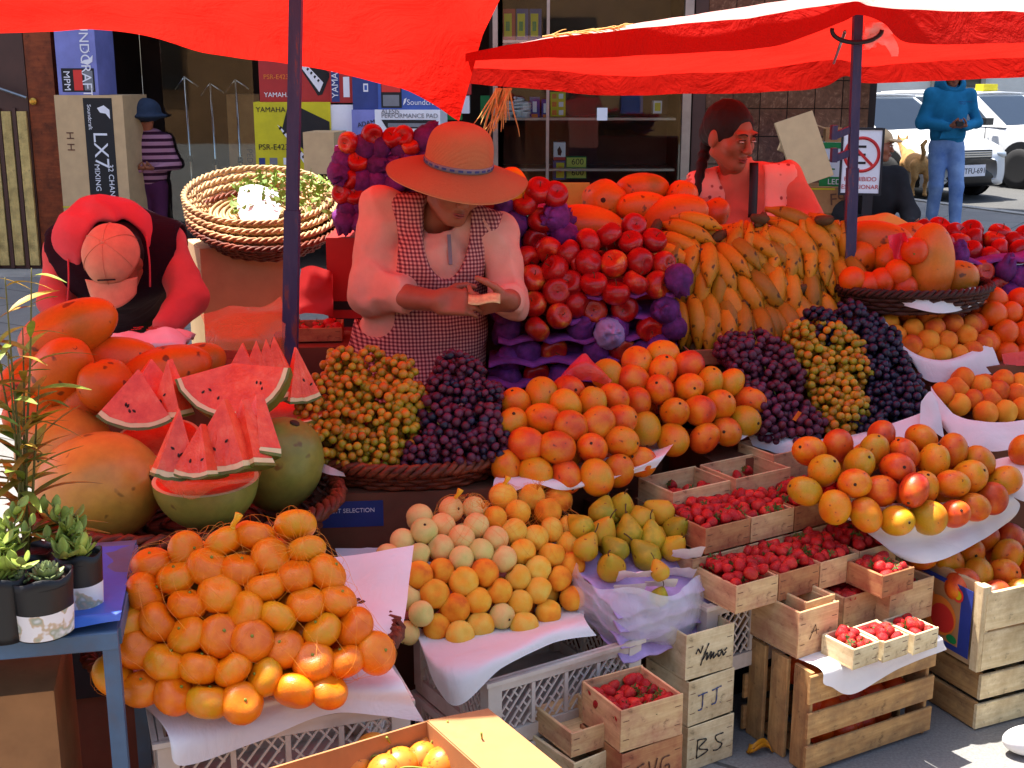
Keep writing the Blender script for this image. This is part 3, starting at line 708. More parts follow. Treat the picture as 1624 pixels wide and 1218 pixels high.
def pile(key, pix, sf, D, label, cat, group, bulge=0.0, fill=1, floor=None, toward=.0, scale=(.93,1.07), wfront=.05, name=None, k=.9, upright=None, fmin=.86):
    p0, e, s, n = sf; F = np.array([atplane(q[0], q[1], p0, n) for q in pix])
    if bulge:
        c = F.mean(0); q = np.stack([(F-c)@e, (F-c)@s], 1); hw = np.abs(q).max(0); r2 = ((q/hw)**2).sum(1)
        F = np.array([atplane(pq[0], pq[1], p0 + n*bulge*(1-min(r,1.4)), n) for pq, r in zip(pix, r2)])
    P = list(F); W = [wfront]*len(F); cnt = 0; TH = np.arange(24)*2*PI/24; DV = np.stack([np.cos(TH), np.sin(TH)], 1); PX = np.array([q[:2] for q in pix], float); HM = (PX @ DV.T).max(0)
    def inside(c):
        v = c - np.array([0,0,CAMH]); dep = v[1]*CP - v[2]*SP; q = np.array([812 + FPX*v[0]/dep, 609 - FPX*(v[1]*SP + v[2]*CP)/dep]); return bool(np.all(DV @ q <= HM - .12*FPX*D/dep))
    for L in range(fill):
        src = P[:len(F)] if L == 0 else P[-cnt:] if cnt else []
        cnt = 0
        for f in list(src):
            for (a, b) in ((.5,.35),(-.5,.35),(.0,-.4)):
                c = f - n*D*.72 + e*D*a + s*D*b
                if floor is not None and c[2] < floor + D*.35: continue
                if inside(c) and min(np.linalg.norm(np.array(P)-c, axis=1)) > D*fmin: P.append(c); W.append(1.0); cnt += 1
    P = relax(np.array(P), D, np.array(W), None if floor is None else floor + D*.46, 60, k)
    out = []
    for i, p in enumerate(P):
        rot = None
        if upright: rot = (random.gauss(0,upright), random.gauss(0,upright), random.uniform(0,6.28))
        if random.random() < toward:
            a = n + rng.normal(size=3)*.55; rot = face_rot(a)
        out.append(put(key, p, label, cat, group, rot, random.uniform(*scale), name, parts=i < len(F)))
    return P, out

# ------------------------------------------------------------------ containers
def basket(name, label, c, rx, ry, h, ang=0, mat='wicker', flare=.78, rings=8, rim_r=.012, group=None, tilt=None, floor=True):
    """woven tray: braided rim, wavy cane rings round upright stakes, woven floor"""
    root = thing(name, label, 'basket', c, ang, group)
    if tilt is not None: root.rotation_euler = tilt
    n = 96; a = np.arange(n)*2*PI/n
    m = MB()
    for k in range(3):
        ph = k*2*PI/3; w = a*22 + ph; rr = rim_r*.85
        P = np.stack([(rx+rr*np.cos(w))*np.cos(a), (ry+rr*np.cos(w))*np.sin(a), h + rr*np.sin(w)], 1); m.tube(P, rim_r*.62, 6, closed=True)
    m.build('braided_rim', MAT[mat], root, True)
    m = MB(); ns = 24
    for i in range(rings):
        t = (i+.5)/rings; s = flare + (1-flare)*t; z = h*t; w = .006*np.sin(a*ns/1.0*.5*2 + (i%2)*PI)
        P = np.stack([(rx*s+w)*np.cos(a), (ry*s+w)*np.sin(a), z + .0015*np.sin(a*7+i)], 1); m.tube(P, h/rings*.56, 5, closed=True)
    m.build('woven_wall', MAT[mat], root, True)
    m = MB()
    for k in range(ns*2):
        b = (k+.5)*PI/ns; P = [((rx*s)*math.cos(b), (ry*s)*math.sin(b), z) for s, z in ((flare-.02, 0), ((1+flare)/2, h/2), (1, h))]; m.tube(P, .0035, 5)
    m.build('stake', MAT[mat], root, True)
    if floor:
        m = MB(); th = np.arange(48)*2*PI/48; V = [[0,0,.006]] + [[rx*flare*math.cos(q), ry*flare*math.sin(q), .006] for q in th]
        m.add(V, [[0, 1+i, 1+(i+1)%48] for i in range(48)])
        for s in np.linspace(.2,.95,7):
            P = np.stack([rx*flare*s*np.cos(a), ry*flare*s*np.sin(a), .011+.003*np.sin(a*24)], 1); m.tube(P[::2], .007, 4, closed=True)
        m.build('woven_floor', MAT[mat], root, True)
    return root
_bc = {}
def board_mesh(L, W, T, mat, name='board'):
    key = (round(L,3), round(W,3), round(T,4), mat, name)
    if key not in _bc:
        m = MB(); b = min(T,.004)*.5; x,y,z = L/2,W/2,T/2
        # board with slightly eased edges
        V = [(-x,-y+b,-z),(x,-y+b,-z),(x,y-b,-z),(-x,y-b,-z),(-x,-y,-z+b),(x,-y,-z+b),(x,y,-z+b),(-x,y,-z+b),(-x,-y,z-b),(x,-y,z-b),(x,y,z-b),(-x,y,z-b),(-x,-y+b,z),(x,-y+b,z),(x,y-b,z),(-x,y-b,z)]
        F = [[0,3,2,1],[0,1,5,4],[2,3,7,6],[4,5,9,8],[6,7,11,10],[8,9,13,12],[10,11,15,14],[12,13,14,15],[0,4,8,12,15,11,7,3],[1,2,6,10,14,13,9,5]]
        m.add(V, F); _bc[key] = m.mesh(name, MAT[mat])
    return _bc[key]
def veneer_box(loc, ang, L=.19, W=.12, H=.085, mat='box_wood', label='', group='strawberry boxes', t=.004, staples=True, tilt=None, name='veneer_box'):
    root = thing(name, label, 'wooden box', loc, ang, group)
    if tilt is not None: root.rotation_euler = tilt
    for s in (-1,1):
        link('side_board', board_mesh(L, H, t, mat), root, (0, s*(W/2-t/2), H/2), (PI/2,0,0))
        link('end_board', board_mesh(W-2*t-.001, H*.97, t*1.6, mat), root, (s*(L/2-t), 0, H/2), (PI/2,0,PI/2))
    link('bottom_board', board_mesh(L-.001, W-2*t-.002, t, mat), root, (0,0,t/2+.001))
    if staples:
        for sx in (-1,1):
            for zz in (.28,.72): link('staple', board_mesh(.016,.0014,.0015,'ink_brown','staple'), root, (sx*(L/2-.014), -W/2-.0006, H*zz))
    return root
def strokes(lines, w, mat, parent, org, ax, ay, name='handwriting'):
    """marker writing: flat strokes on a board"""
    m = MB(); ax = np.asarray(ax, float); ay = np.asarray(ay, float); nrm = np.cross(ax, ay)
    for j, ln in enumerate(lines):
        P = np.array([np.asarray(org) + ax*p[0] + ay*p[1] + nrm*(.0008+.0001*j) for p in catmull([(*q,0) for q in ln], max(6, 6*len(ln)))])
        m.tube(P, w/2*(1+.25*np.sin(np.arange(len(P))*1.3)), 4)
    return m.build(name, MAT[mat], parent, True)
def text(s, size, mat, parent, org, ax, ay, ext=.0008, name='lettering', align='LEFT', shear=0, sx=1.0):
    c = bpy.data.curves.new(name, 'FONT'); c.body = s; c.size = size; c.extrude = ext; c.align_x = align; c.shear = shear
    c.materials.append(MAT[mat]); tmp = bpy.data.objects.new(name, c); COL.objects.link(tmp)
    me = bpy.data.meshes.new_from_object(tmp); bpy.data.objects.remove(tmp); bpy.data.curves.remove(c)
    if not me.materials: me.materials.append(MAT[mat])
    ob = link(name, me, parent)
    ax = Vector(ax).normalized(); ay = Vector(ay).normalized(); az = ax.cross(ay)
    M4 = Matrix((ax, ay, az)).transposed().to_4x4(); M4.translation = Vector([float(q) for q in org]) + az*ext*1.2
    ob.matrix_local = M4 @ Matrix.Diagonal((sx,1,1,1)); return ob
def plastic_crate(loc, ang, L, W, H, label, group='plastic crates', cells=4):
    root = thing('plastic_crate', label, 'plastic crate', loc, ang, group)
    m = MB(); t = .012
    for z, hh in ((H-.016,.032),(.02,.04)):
        for s in (-1,1):
            m.box((0, s*(W/2-t/2), z), (L, t, hh)); m.box((s*(L/2-t/2), 0, z), (t, W-2*t-.001, hh))
    m.build('rim_band', MAT['crate_plastic'], root)
    m = MB(); m.box((0,0,H-.004), (L+.014, W+.014, .008)); 
    m = MB()
    for s in (-1,1):
        m.box((0, s*(W/2+.004), H-.005), (L+.02, .012, .010)); m.box((s*(L/2+.004), 0, H-.005), (.012, W+.0, .010))
    m.build('lip', MAT['crate_plastic'], root)
    m = MB(); m.box((0,0,.006), (L-.03, W-.03, .008)); m.build('base', MAT['crate_plastic'], root)
    m = MB(); m.box((0,0,0), (.036,.036,H-.03)); pm = m.mesh('corner_post', MAT['crate_plastic'])
    for sx in (-1,1):
        for sy in (-1,1): link('corner_post', pm, root, (sx*(L/2-.016), sy*(W/2-.016), H/2))
    z0, z1 = .042, H-.034; ph = z1 - z0
    def lattice(w):
        q = MB()
        q.box((-w/2,0,ph/2), (.010,.010,ph))
        # two rails and slanted bars broken like brickwork
        rows = 4
        for r in range(1, rows): q.box((0,0.001,ph*r/rows), (w,.004,.0035)) if False else None
        pitch = .024
        for fam, sgn in ((0,1),(1,-1)):
            x = -w/2 - ph
            k = 0
            while x < w/2 + ph:
                # clip the slanted line to the panel
                a = np.array([x, 0.0]); d = np.array([sgn*1.0, 1.25]); 
                pts = []
                for tt in np.linspace(0, ph/1.25, 13):
                    p = a + d*tt
                    if abs(p[0]) <= w/2: pts.append(p)
                if len(pts) > 1:
                    if fam == 0: q.bar((pts[0][0],0,pts[0][1]), (pts[-1][0],0,pts[-1][1]), .004,.0042, (0,1,0))
                    else:
                        for s in range(k % 2, len(pts)-1, 4):
                            e_ = min(s+2, len(pts)-1); q.bar((pts[s][0],.0005,pts[s][1]), (pts[e_][0],.0005,pts[e_][1]), .004,.0042, (0,1,0))
                x += pitch; k += 1
        return q.mesh('lattice_panel', MAT['crate_plastic'])
    wl = (L-.06)/cells; ml = lattice(wl); wc = max(1, round((W-.06)/wl)); mw = lattice((W-.06)/wc)
    for s in (-1,1):
        for i in range(cells): link('lattice_panel', ml, root, (-L/2+.03+wl*(i+.5), s*(W/2-.007), z0))
        for i in range(wc): link('lattice_panel', mw, root, (s*(L/2-.007), -W/2+.03+(W-.06)/wc*(i+.5), z0), (0,0,PI/2))
    return root
def carton(name, label, cat, c, size, ang=0, mat='cardboard', group=None, open_top=False, t=.004, flaps=None):
    root = thing(name, label, cat, c, ang, group); L, W, H = size
    m = MB()
    for s in (-1,1): m.box((0, s*(W/2-t/2), H/2), (L, t, H))
    for s in (-1,1): m.box((s*(L/2-t/2), 0, H/2), (t, W-2*t-.0006, H-.0006))
    m.box((0,0,t/2+.0005), (L-2*t-.001, W-2*t-.001, t)); m.build('wall', MAT[mat], root)
    if not open_top:
        m = MB()
        for s in (-1,1): m.box((0, s*(W/4+.0008), H-t/2+.0006), (L-.0008, W/2-.002, t))
        m.build('lid_flap', MAT[mat], root)
    elif flaps:
        for side, angf, ln in flaps:
            f = MB(); f.box((0, ln/2, 0), ((L if side in 'fb' else W)-.004, ln, t)); me = f.mesh('flap', MAT[mat])
            o = link('flap', me, root)
            rz = {'f': PI, 'b': 0, 'l': PI/2, 'r': -PI/2}[side]; y = W/2 if side in 'fb' else L/2
            o.matrix_local = Matrix.Rotation(rz, 4, 'Z') @ Matrix.Translation((0, y-t/2, H)) @ Matrix.Rotation(angf, 4, 'X')
    return root
def sheet(name, label, rows, nu, nv, mat='white_paper', cat='paper sheet', group=None, wr=.004, seed=0, scale=6, thick=0):
    V = loft(rows, nu, nv); P = V.reshape(-1,3)
    def ridge(sd, sc): return np.clip(.45-np.abs(Noise(sd)(P, sc, 1)), 0, 1)
    wr = wr*1.5; w_ = wr*(Noise(300+seed)(P, scale*.7, 2)) + wr*1.8*ridge(330+seed, scale*.5) - wr*1.5*ridge(350+seed, scale*.8) + wr*.8*ridge(370+seed, scale*1.7)
    V = V + w_[:,None].reshape(*V.shape[:2],1)*np.array([.3,-.6,.8])
    m = MB(); m.grid(V); o = m.build(name, MAT[mat], None, True)
    if thick: add_solid(o, thick)
    return tag(o, label, cat, group)
# ------------------------------------------------------------------ front row of the stall
def corner_loc(u, v, z, L, W, ang):
    """centre of a box whose near-left bottom corner shows at u, v on height z"""
    p = at(u, v, z=z); e = np.array([math.cos(ang), math.sin(ang), 0]); h = np.array([-e[1], e[0], 0]); return p + e*L/2 + h*W/2
def net_bag(name, label, P, r, c, knot, mat='net_yellow', n=26, group=None):
    P = np.array(P); root = thing(name, label, 'net bag', c, 0, group)
    T = np.linspace(.10, 2.5, 44); L = []
    for k in range(n):
        for sg in (-1, 1):
            ph = 2*PI*k/n + sg*T*.9 + .15*np.sin(T*3+k)
            L.append(np.stack([np.sin(T)*np.cos(ph), np.sin(T)*np.sin(ph), np.cos(T)], 1))
    D = np.array(L).reshape(-1,3); rho = np.full(len(D), .34)
    for _ in range(30):
        Q = c + D*rho[:,None]; d = np.linalg.norm(Q[:,None]-P[None], axis=2) - r
        sd = -np.log(np.exp(-np.clip(d,-.2,.6)/.012).sum(1))*.012
        rho = np.maximum(rho - np.clip(sd-.002, -.02, .05)*.8, .02)
    Q = (D*rho[:,None]).reshape(len(L), len(T), 3); m = MB()
    for q in Q: m.tube(q, .00032, 3, cap=False)
    m.build('mesh_net', MAT[mat], root)
    k = np.array(knot) - c; m = MB()
    m.tube(catmull([k+[0,0,-.03], k+[0,0,-.008], k, k+[.008,-.004,.012], k+[.014,-.002,.024]], 14), [.011,.008,.005,.005,.006,.0055,.005,.005,.005,.005,.006,.007,.008,.008], 7); m.build('knot', MAT['net_tie'], root, True)
    return root

# --- mandarins
G = 'mandarins on the white paper'
pix = [(242,898),(295,882),(288,917),(352,884),(374,908),(329,910),(245,942),(348,944),(369,972),(299,970),(250,999),(309,1011),(228,1026),(273,1052),(326,1059),(376,1045),(353,1011),(235,1078),(280,1096),(343,1098),(396,1083),(209,1057),(222,972),
 (398,857),(427,882),(486,875),(470,838),(421,934),(460,924),(515,906),(429,984),(484,968),(535,954),(500,1002),(556,1002),(439,1033),(482,1042),(410,1023),(412,1083),(459,1078),(537,1054),(573,1033),(500,1072)]
sfm = surf(at(390,1100,z=.625), R(10), R(47))
PM, _ = pile('mandarin', pix, sfm, .074, 'orange mandarin in the netted heap on white paper', 'mandarin', G, bulge=.02, fill=2, floor=.585, scale=(.88,1.0), wfront=.02, k=.80, upright=.5, fmin=.62)
A = np.array([p for p, q in zip(PM[:len(pix)], pix) if q[0] < 385 and q[1] < 1065]); B = np.array([p for p, q in zip(PM[:len(pix)], pix) if q[0] >= 385 and q[1] < 1060])
back = np.array([p for p in PM[len(pix):]])
def near_back(A): return np.array([p for p in back if np.min(np.linalg.norm(A-p, axis=1)) < .075])
A2 = np.concatenate([A, near_back(A)]); B2 = np.concatenate([B, near_back(B)])
net_bag('net_bag', 'yellow net over the left heap of mandarins', A2, .037, A2.mean(0)+np.array([0,.02,.0]), A[np.argmax(A[:,2])]+[.02,0,.035], n=17)
net_bag('net_bag', 'yellow net with a knotted top over the taller heap of mandarins', B2, .037, B2.mean(0)+np.array([0,.02,.0]), at(436,838,Y=2.3), n=17)
bc = at(392,1040,z=.57); basket('basket', 'shallow brown wicker tray under the netted mandarins', bc, .30, .19, .035, R(10), 'wicker', .9, 3)
sheet('paper_sheet', 'white paper under the mandarins with corners hanging over a grey crate', [
  [at(255,930,z=.64), at(400,900,z=.64), at(520,885,z=.66), at(590,876,z=.68), at(655,868,z=.69)],
  [at(222,1010,z=.60), at(400,980,z=.595), at(520,960,z=.60), at(600,955,z=.625), at(640,985,z=.61)],
  [at(190,1065,z=.596), at(300,1085,z=.592), at(420,1090,z=.592), at(540,1070,z=.596), at(615,1040,z=.592)],
  [at(205,1098,z=.592), at(290,1128,Y=2.045), at(400,1126,Y=2.075), at(530,1098,Y=2.12), at(640,1085,Y=2.13)],
  [at(262,1150,Y=2.0), at(286,1172,Y=1.975), at(400,1150,Y=2.05), at(530,1118,Y=2.11), at(658,1118,Y=2.12)],
  [at(272,1175,Y=1.975), at(288,1212,Y=1.965), at(400,1178,Y=2.04), at(522,1136,Y=2.10), at(674,1143,Y=2.115)]], 60, 50, group='white papers on the stall', seed=1, wr=.005)
cz = .545
plastic_crate(corner_loc(250,1176,cz,.46,.38,R(20)) - [0,0,.27], R(20), .46, .38, .27, 'grey lattice plastic crate under the mandarins')
plastic_crate(corner_loc(250,1176,cz,.46,.38,R(20)) - [0,0,.545], R(20), .46, .38, .27, 'grey lattice plastic crate, lower one below the mandarins')

# --- open carton of granadillas at the very front
ob = at(600,1168,z=.53); oc = carton('carton', 'open brown carton of granadillas at the front of the stall', 'cardboard box', (-.265,1.834,.33), (.45,.30,.22), STALL, 'cardboard', None, True, flaps=[('r', R(-6), .13)])
carton('carton', 'closed brown carton carrying the open carton of granadillas', 'cardboard box', (-.265,1.834,.0), (.43,.29,.328), STALL, 'cardboard_dark')
for (u,v) in [(592,1192),(672,1188),(668,1205),(560,1215),(632,1216),(700,1214),(610,1225),(735,1212)]:
    put('granadilla', at(u,v,z=.49), 'speckled orange granadilla with a green stem in the open carton', 'granadilla', 'granadillas in the open carton', face_rot((random.uniform(.2,1),random.uniform(-.4,.4),.35)), random.uniform(.9,1.05))
for q in range(18):
    a = np.array([random.uniform(-.2,.2), random.uniform(-.09,.09), random.uniform(.04,.12)]); put('granadilla', np.array([-.265,1.834,.33]) + rotz(STALL)@a, 'speckled orange granadilla with a green stem in the open carton', 'granadilla', 'granadillas in the open carton', parts=False)

# --- peaches
def inside_hull(c, pix, mg=8):
    TH = np.arange(24)*2*PI/24; DV = np.stack([np.cos(TH), np.sin(TH)], 1); HM = (np.array(pix, float) @ DV.T).max(0)
    v = c - np.array([0,0,CAMH]); dep = v[1]*CP - v[2]*SP; q = np.array([812 + FPX*v[0]/dep, 609 - FPX*(v[1]*SP + v[2]*CP)/dep]); return bool(np.all(DV @ q <= HM - mg))
G = 'peaches on the white paper'
sfp = surf(at(760,1005,z=.405), R(24), R(44))
pale = [(704,843),(760,845),(719,809),(750,815),(740,857),(781,857),(717,882),(757,891),(793,884),(692,876),(676,862),(656,872),(638,889),(637,915),(674,841),(680,891),(596,961),(630,946),(659,944),(623,973),(645,979),(668,963),(795,977)]
orng = [(690,917),(726,913),(741,939),(785,939),(680,945),(714,954),(688,980),(728,999),(769,984),(666,923),(771,911),(819,810),(869,814),(813,848),(845,853),(876,848),(904,836),(792,831),(800,790),(843,788),(885,792),(835,879),(876,877),(818,910),(859,908),(897,893),(883,918),(898,936),(822,954),(861,958),(806,980),(843,937),(893,862)]
allp = pale + orng
P0, e0, s0, n0 = sfp
F = np.array([atplane(u,v,P0+n0*.035*(1-min(((u-770)/170)**2+((v-900)/120)**2,1.3)),n0) for u,v in allp]); Pf = list(F); Wf = [.03]*len(F); kinds = ['pale_peach']*len(pale)+['peach']*len(orng)
for f, kd_ in list(zip(F, kinds)):
    for (a,b) in ((.5,.35),(-.5,.35),(0,-.4)):
        c = f - n0*.048 + e0*.067*a + s0*.067*b
        if c[2] > .40 and inside_hull(c, allp) and np.min(np.linalg.norm(np.array(Pf)-c,axis=1)) > .056: Pf.append(c); Wf.append(1); kinds.append(kd_)
Pf = relax(np.array(Pf), .066, np.array(Wf), .415, 60, .88)
for i,(p,kd_) in enumerate(zip(Pf,kinds)):
    put(kd_, p, 'pale cream peach in the heap on white paper' if kd_ == 'pale_peach' else 'golden orange peach in the heap on white paper', 'peach', 'pale peaches' if kd_ == 'pale_peach' else 'golden peaches', face_rot(n0+rng.normal(size=3)*.7) if random.random() < .4 else None, random.uniform(.98,1.14), 'peach', i < len(F))
sel = np.array([p for p,q in zip(Pf[:len(allp)],allp) if q[0] > 785 and q[1] < 880]); sel2 = np.array([p for p,q in zip(Pf[:len(allp)],allp) if 690 < q[0] < 790 and q[1] < 862])
net_bag('net_bag', 'yellow net with a frayed top over the golden peaches', sel, .0355, sel.mean(0)+np.array([0,.03,0]), sel[np.argmax(sel[:,2])]+[.0,0,.03], n=20)
net_bag('net_bag', 'yellow net tied over the pale peaches', sel2, .0345, sel2.mean(0)+np.array([0,.03,0]), sel2[np.argmax(sel2[:,2])]+[.01,0,.03], n=16)
for (u,v,Y,lab) in ((766,800,2.93,'frayed yellow net ends above the pale peaches'),(852,770,2.96,'frayed yellow net ends above the golden peaches')):
    m = MB(); c = at(u,v,Y=Y)
    for k in range(22):
        d = np.array([random.uniform(-1,1), random.uniform(-.6,.4), random.uniform(-.1,1)])*.022; m.tube(catmull([c+[0,0,-.012], c+d*.5+rng.normal(size=3)*.003, c+d+[0,0,-.004]], 7), .0006, 3)
    tag(m.build('net_fringe', MAT['net_yellow']), lab, 'net')
bc = at(750,965,z=.375); basket('basket', 'shallow brown wicker tray under the peaches', bc, .25, .19, .035, R(24), 'wicker', .9, 3)
sheet('paper_sheet', 'white paper under the peaches with a pointed corner hanging down in front', [
  [at(560,905,z=.43), at(660,880,z=.45), at(780,850,z=.46), at(880,850,z=.46), at(940,860,z=.46)],
  [at(580,955,z=.41), at(660,945,z=.41), at(780,930,z=.41), at(880,915,z=.41), at(932,905,z=.42)],
  [at(600,985,z=.408), at(668,998,z=.408), at(780,985,z=.406), at(880,962,z=.406), at(925,940,z=.415)],
  [at(646,1000,z=.408), at(690,1012,z=.404), at(790,1004,z=.403), at(880,978,z=.403), at(926,962,z=.408)],
  [at(655,1004,z=.406), at(700,1062,Y=2.56), at(790,1040,Y=2.60), at(876,1000,Y=2.71), at(932,985,Y=2.77)],
  [at(662,1012,z=.404), at(716,1120,Y=2.53), at(795,1062,Y=2.58), at(880,1020,Y=2.69), at(946,1008,Y=2.76)]], 60, 50, group='white papers on the stall', seed=2, wr=.006)
sheet('paper_sheet', 'pink tinged white paper behind the mandarins beside the peaches', [
  [at(530,872,z=.52), at(600,868,z=.52), at(660,860,z=.53)], [at(540,905,z=.49), at(600,900,z=.48), at(655,890,z=.485)], [at(560,965,z=.45), at(590,950,z=.445), at(640,935,z=.44)]], 30, 24, group='white papers on the stall', seed=3, wr=.006)
cl = corner_loc(775,1082,.36,.43,.36,STALL)
plastic_crate(cl - [0,0,.178], STALL, .43, .36, .178, 'grey lattice plastic crate under the peaches')
plastic_crate(cl - [0,0,.36], STALL, .43, .36, .178, 'grey lattice plastic crate on the ground below the peaches')
m = MB()

# --- pears on moulded trays in a plastic bag
tr0 = at(1010,905,z=.475)
def moulded_tray(name, label, c, rot, L, W, nx, ny, mat, depth=.016, group=None, wav=.006, seed=0):
    u = np.linspace(-1,1,nx*8+1); v = np.linspace(-1,1,ny*8+1); U, Vv = np.meshgrid(u, v, indexing='ij')
    z = depth*.5*(np.cos(U*nx*PI)+np.cos(Vv*ny*PI))*.5 + wav*Noise(400+seed)(np.stack([U,Vv,U*0],-1).reshape(-1,3),.6,2).reshape(U.shape)
    P = np.stack([U*L/2, Vv*W/2, z], -1); m = MB(); m.grid(P); o = m.build(name, MAT[mat], None, True, c); o.rotation_euler = rot; add_solid(o, .003); return tag(o, label, 'fruit tray', group)
for k in range(4):
    moulded_tray('fruit_tray', 'lilac moulded paper tray stacked under the pears', tr0 + np.array([.004*k,-.006*k,-.038*k]) - [0,0,.0], (R(22),0,STALL+R(4)), .31, .24, 4, 3, 'lilac_tray', .018, 'lilac trays under the pears', seed=k)
pears = [(952,842),(955,812),(1010,822),(1048,812),(1001,843),(976,872),(930,868),(1032,853),(1072,838),(1066,868),(1024,880),(969,900),(990,806),(925,836),(1046,946),(1046,904)]
sfr = surf(tr0+[0,0,.045], STALL, R(33)); P0,e0,s0,n0 = sfr; Fp = np.array([atplane(u,v,P0,n0) for u,v in pears]); Fp[14] = at(1046,946,Y=2.85); Fp[15] = at(1046,906,Y=2.86)
Fp[:14] = relax(Fp[:14], .064, np.ones(14), None, 30)
for i,p in enumerate(Fp):
    ax = np.array([random.uniform(-.8,.5), random.uniform(-.5,.6), random.uniform(.1,1)]); put('pear', p, 'spotted yellow green pear on the bagged lilac trays', 'pear', 'pears on the lilac trays', face_rot(ax), random.uniform(.92,1.05) if i < 14 else .66)
for i in range(12):
    p = Fp[i] + np.array([random.uniform(-.02,.02), .05, -.02]); put('pear', p, 'spotted yellow green pear on the bagged lilac trays', 'pear', 'pears on the lilac trays', None, .95, parts=False)
for q_,(u,v,Y) in enumerate(((1005,915,2.86),(1088,882,2.97),(996,938,2.85),(1078,912,2.96),(1046,930,2.88))):
    c = at(u,v,Y=Y); sheet('tissue_paper', 'crumpled white tissue between the lilac pear trays', [[c+np.array([x_*.038, y_*.022, -.016+.02*(1-y_)]) for x_ in (-1,-.3,.4,1)] for y_ in (-1,-.3,.4,1)], 26, 22, 'white_tissue', 'tissue paper', 'white tissues in the pear trays', wr=.011, seed=60+q_, scale=16)
# bag skirt hanging round the trays
ang_ = np.linspace(R(150), R(395), 60); rows = []
for k, (z, s) in enumerate(((.49,1.0),(.46,1.06),(.42,1.08),(.38,1.02),(.345,.90),(.335,.70))):
    rows.append([tr0 + np.array([0,-.02,0]) + rotz(STALL)@np.array([.165*s*math.cos(a), .13*s*math.sin(a), 0])*1.0 + [0,0,z-tr0[2]+.012*math.sin(a*5+k)-.02*math.cos(a+.8)] for a in ang_])
V = np.stack([catmull(np.array(r),110) for r in rows]); V = np.stack([catmull(V[:,j],34) for j in range(110)],1); P = V.reshape(-1,3)
V = V + (.007*Noise(77)(P*np.array([1,1,.4]),14,3) + .004*Noise(78)(P,24,2))[:,None].reshape(*V.shape[:2],1)*np.array([.6,-.8,.3]); m = MB(); m.grid(V)
tag(m.build('plastic_bag', MAT['clear_bag'], None, True), 'clear crumpled plastic bag hanging round the pear trays', 'plastic bag')

# --- strawberries: boxes
SG = 'strawberries heaped in veneer boxes'
def fill_box(root, L, W, H, n, heap, label, group, seed, sc=1.0):
    g = random.Random(seed); Rm = rotz(root.rotation_euler.z); o = np.array(root.location); P = []
    for _ in range(n*30):
        if len(P) >= n: break
        x, y = g.uniform(-L/2+.015, L/2-.015), g.uniform(-W/2+.015, W/2-.015)
        z = H - .012 + heap*(1-.5*(2*x/L)**2-.5*(2*y/W)**2) + g.uniform(-.01,.006)
        p = np.array([x,y,z])
        if all(np.linalg.norm((p-q)*[1,1,.7]) > .0215*sc for q in P): P.append(p)
    for p in P:
        put('strawberry', o + Rm@p, label, 'strawberry', group, face_rot((g.uniform(-1,1), g.uniform(-1,.6), g.uniform(-.6,.9))), g.uniform(.82,1.12)*sc)
    if heap >= -.02:
        m = MB(); m.box((0,0,(H-.03+max(heap,0)*.3)/2), (L-.014, W-.014, H-.03+max(heap,0)*.3)); m.build('packed_fruit', MAT['strawberry_skin'], root)
plat = corner_loc(1128,968,.395,.74,.62,STALL)
plastic_crate(corner_loc(1122,962,.40,.56,.36,STALL)-[0,0,.20], STALL, .56, .36, .20, 'grey lattice plastic crate under the long strawberry rows')
carton('carton', 'dark printed carton under the strawberry crate', 'cardboard box', corner_loc(1128,1010,.20,.60,.5,STALL)*[1,1,0], (.62,.5,.196), STALL, 'ink_black')
carton('carton', 'large brown carton carrying the upper strawberry rows', 'cardboard box', (corner_loc(1122,962,.40,.56,.36,STALL)+SV*.40)*[1,1,0], (.8,.42,.405), STALL, 'cardboard_dark')
lab2 = ['first', 'second', 'third', 'fourth']
c0 = at(1166,975,z=.405)
for i in range(4):
    L,W,H = .138,.175,.075; c = c0 + SU*(L/2+.142*i) + SV*(W/2)
    b = veneer_box(c, STALL, L, W, H, 'box_wood' if i != 1 else 'red_stained_wood', 'veneer box of heaped strawberries in the lower row on the grey crate', 'lower row of strawberry boxes')
    fill_box(b, L, W, H, 40, .030, 'red strawberry heaped in the lower row of veneer boxes', 'strawberries in the lower row', 40+i)
c1 = at(1118,880,z=.505)
for i in range(4):
    L,W,H = .150,.17,.07; c = c1 + SU*(L/2+.154*i) + SV*(W/2)
    b = veneer_box(c, STALL, L, W, H, ('red_stained_wood','box_wood')[i%2], 'red stained veneer box of heaped strawberries in the upper row', 'upper row of strawberry boxes')
    fill_box(b, L, W, H, 36, .028, 'red strawberry heaped in the upper row of veneer boxes', 'strawberries in the upper row', 60+i)
    veneer_box(c - SU*.03 - [0,0,.092], STALL, .17, .17, .088, 'box_wood', 'empty veneer box carrying the upper strawberry row', 'boxes under the upper strawberry row', name='veneer_box')
# taller boxes standing behind
for (u,v,z,lab,n,wr) in ((1066,838,.52,'veneer box marked in black pen holding a few strawberries',14,True),(1165,815,.53,'veneer box half filled with strawberries beside the left mangoes',12,False),(1225,775,.55,'empty grey veneer box behind the upper strawberry row',0,False)):
    L,W,H = .20,.15,.10; c = corner_loc(u,v,z,L,W,STALL); b = veneer_box(c, STALL, L, W, H, 'box_wood', lab, 'boxes behind the strawberry rows')
    if n: fill_box(b, L, W, H, n, -.03, 'red strawberry lying low in a half empty box behind the rows', 'strawberries behind the rows', int(u))
    if wr: strokes([[(.0,.0),(.004,.034),(-.006,.026)],[(.026,.0),(.026,.034),(.046,.028),(.030,.018)],[(.056,.001),(.056,.032),(.076,.033)],[(.056,.018),(.072,.018)],[(.084,.034),(.112,.036)],[(.098,.036),(.096,.002)]], .0035, 'marker', b, (-L/2+.03,-W/2-.001,.03), (1,0,0), (0,0,1))
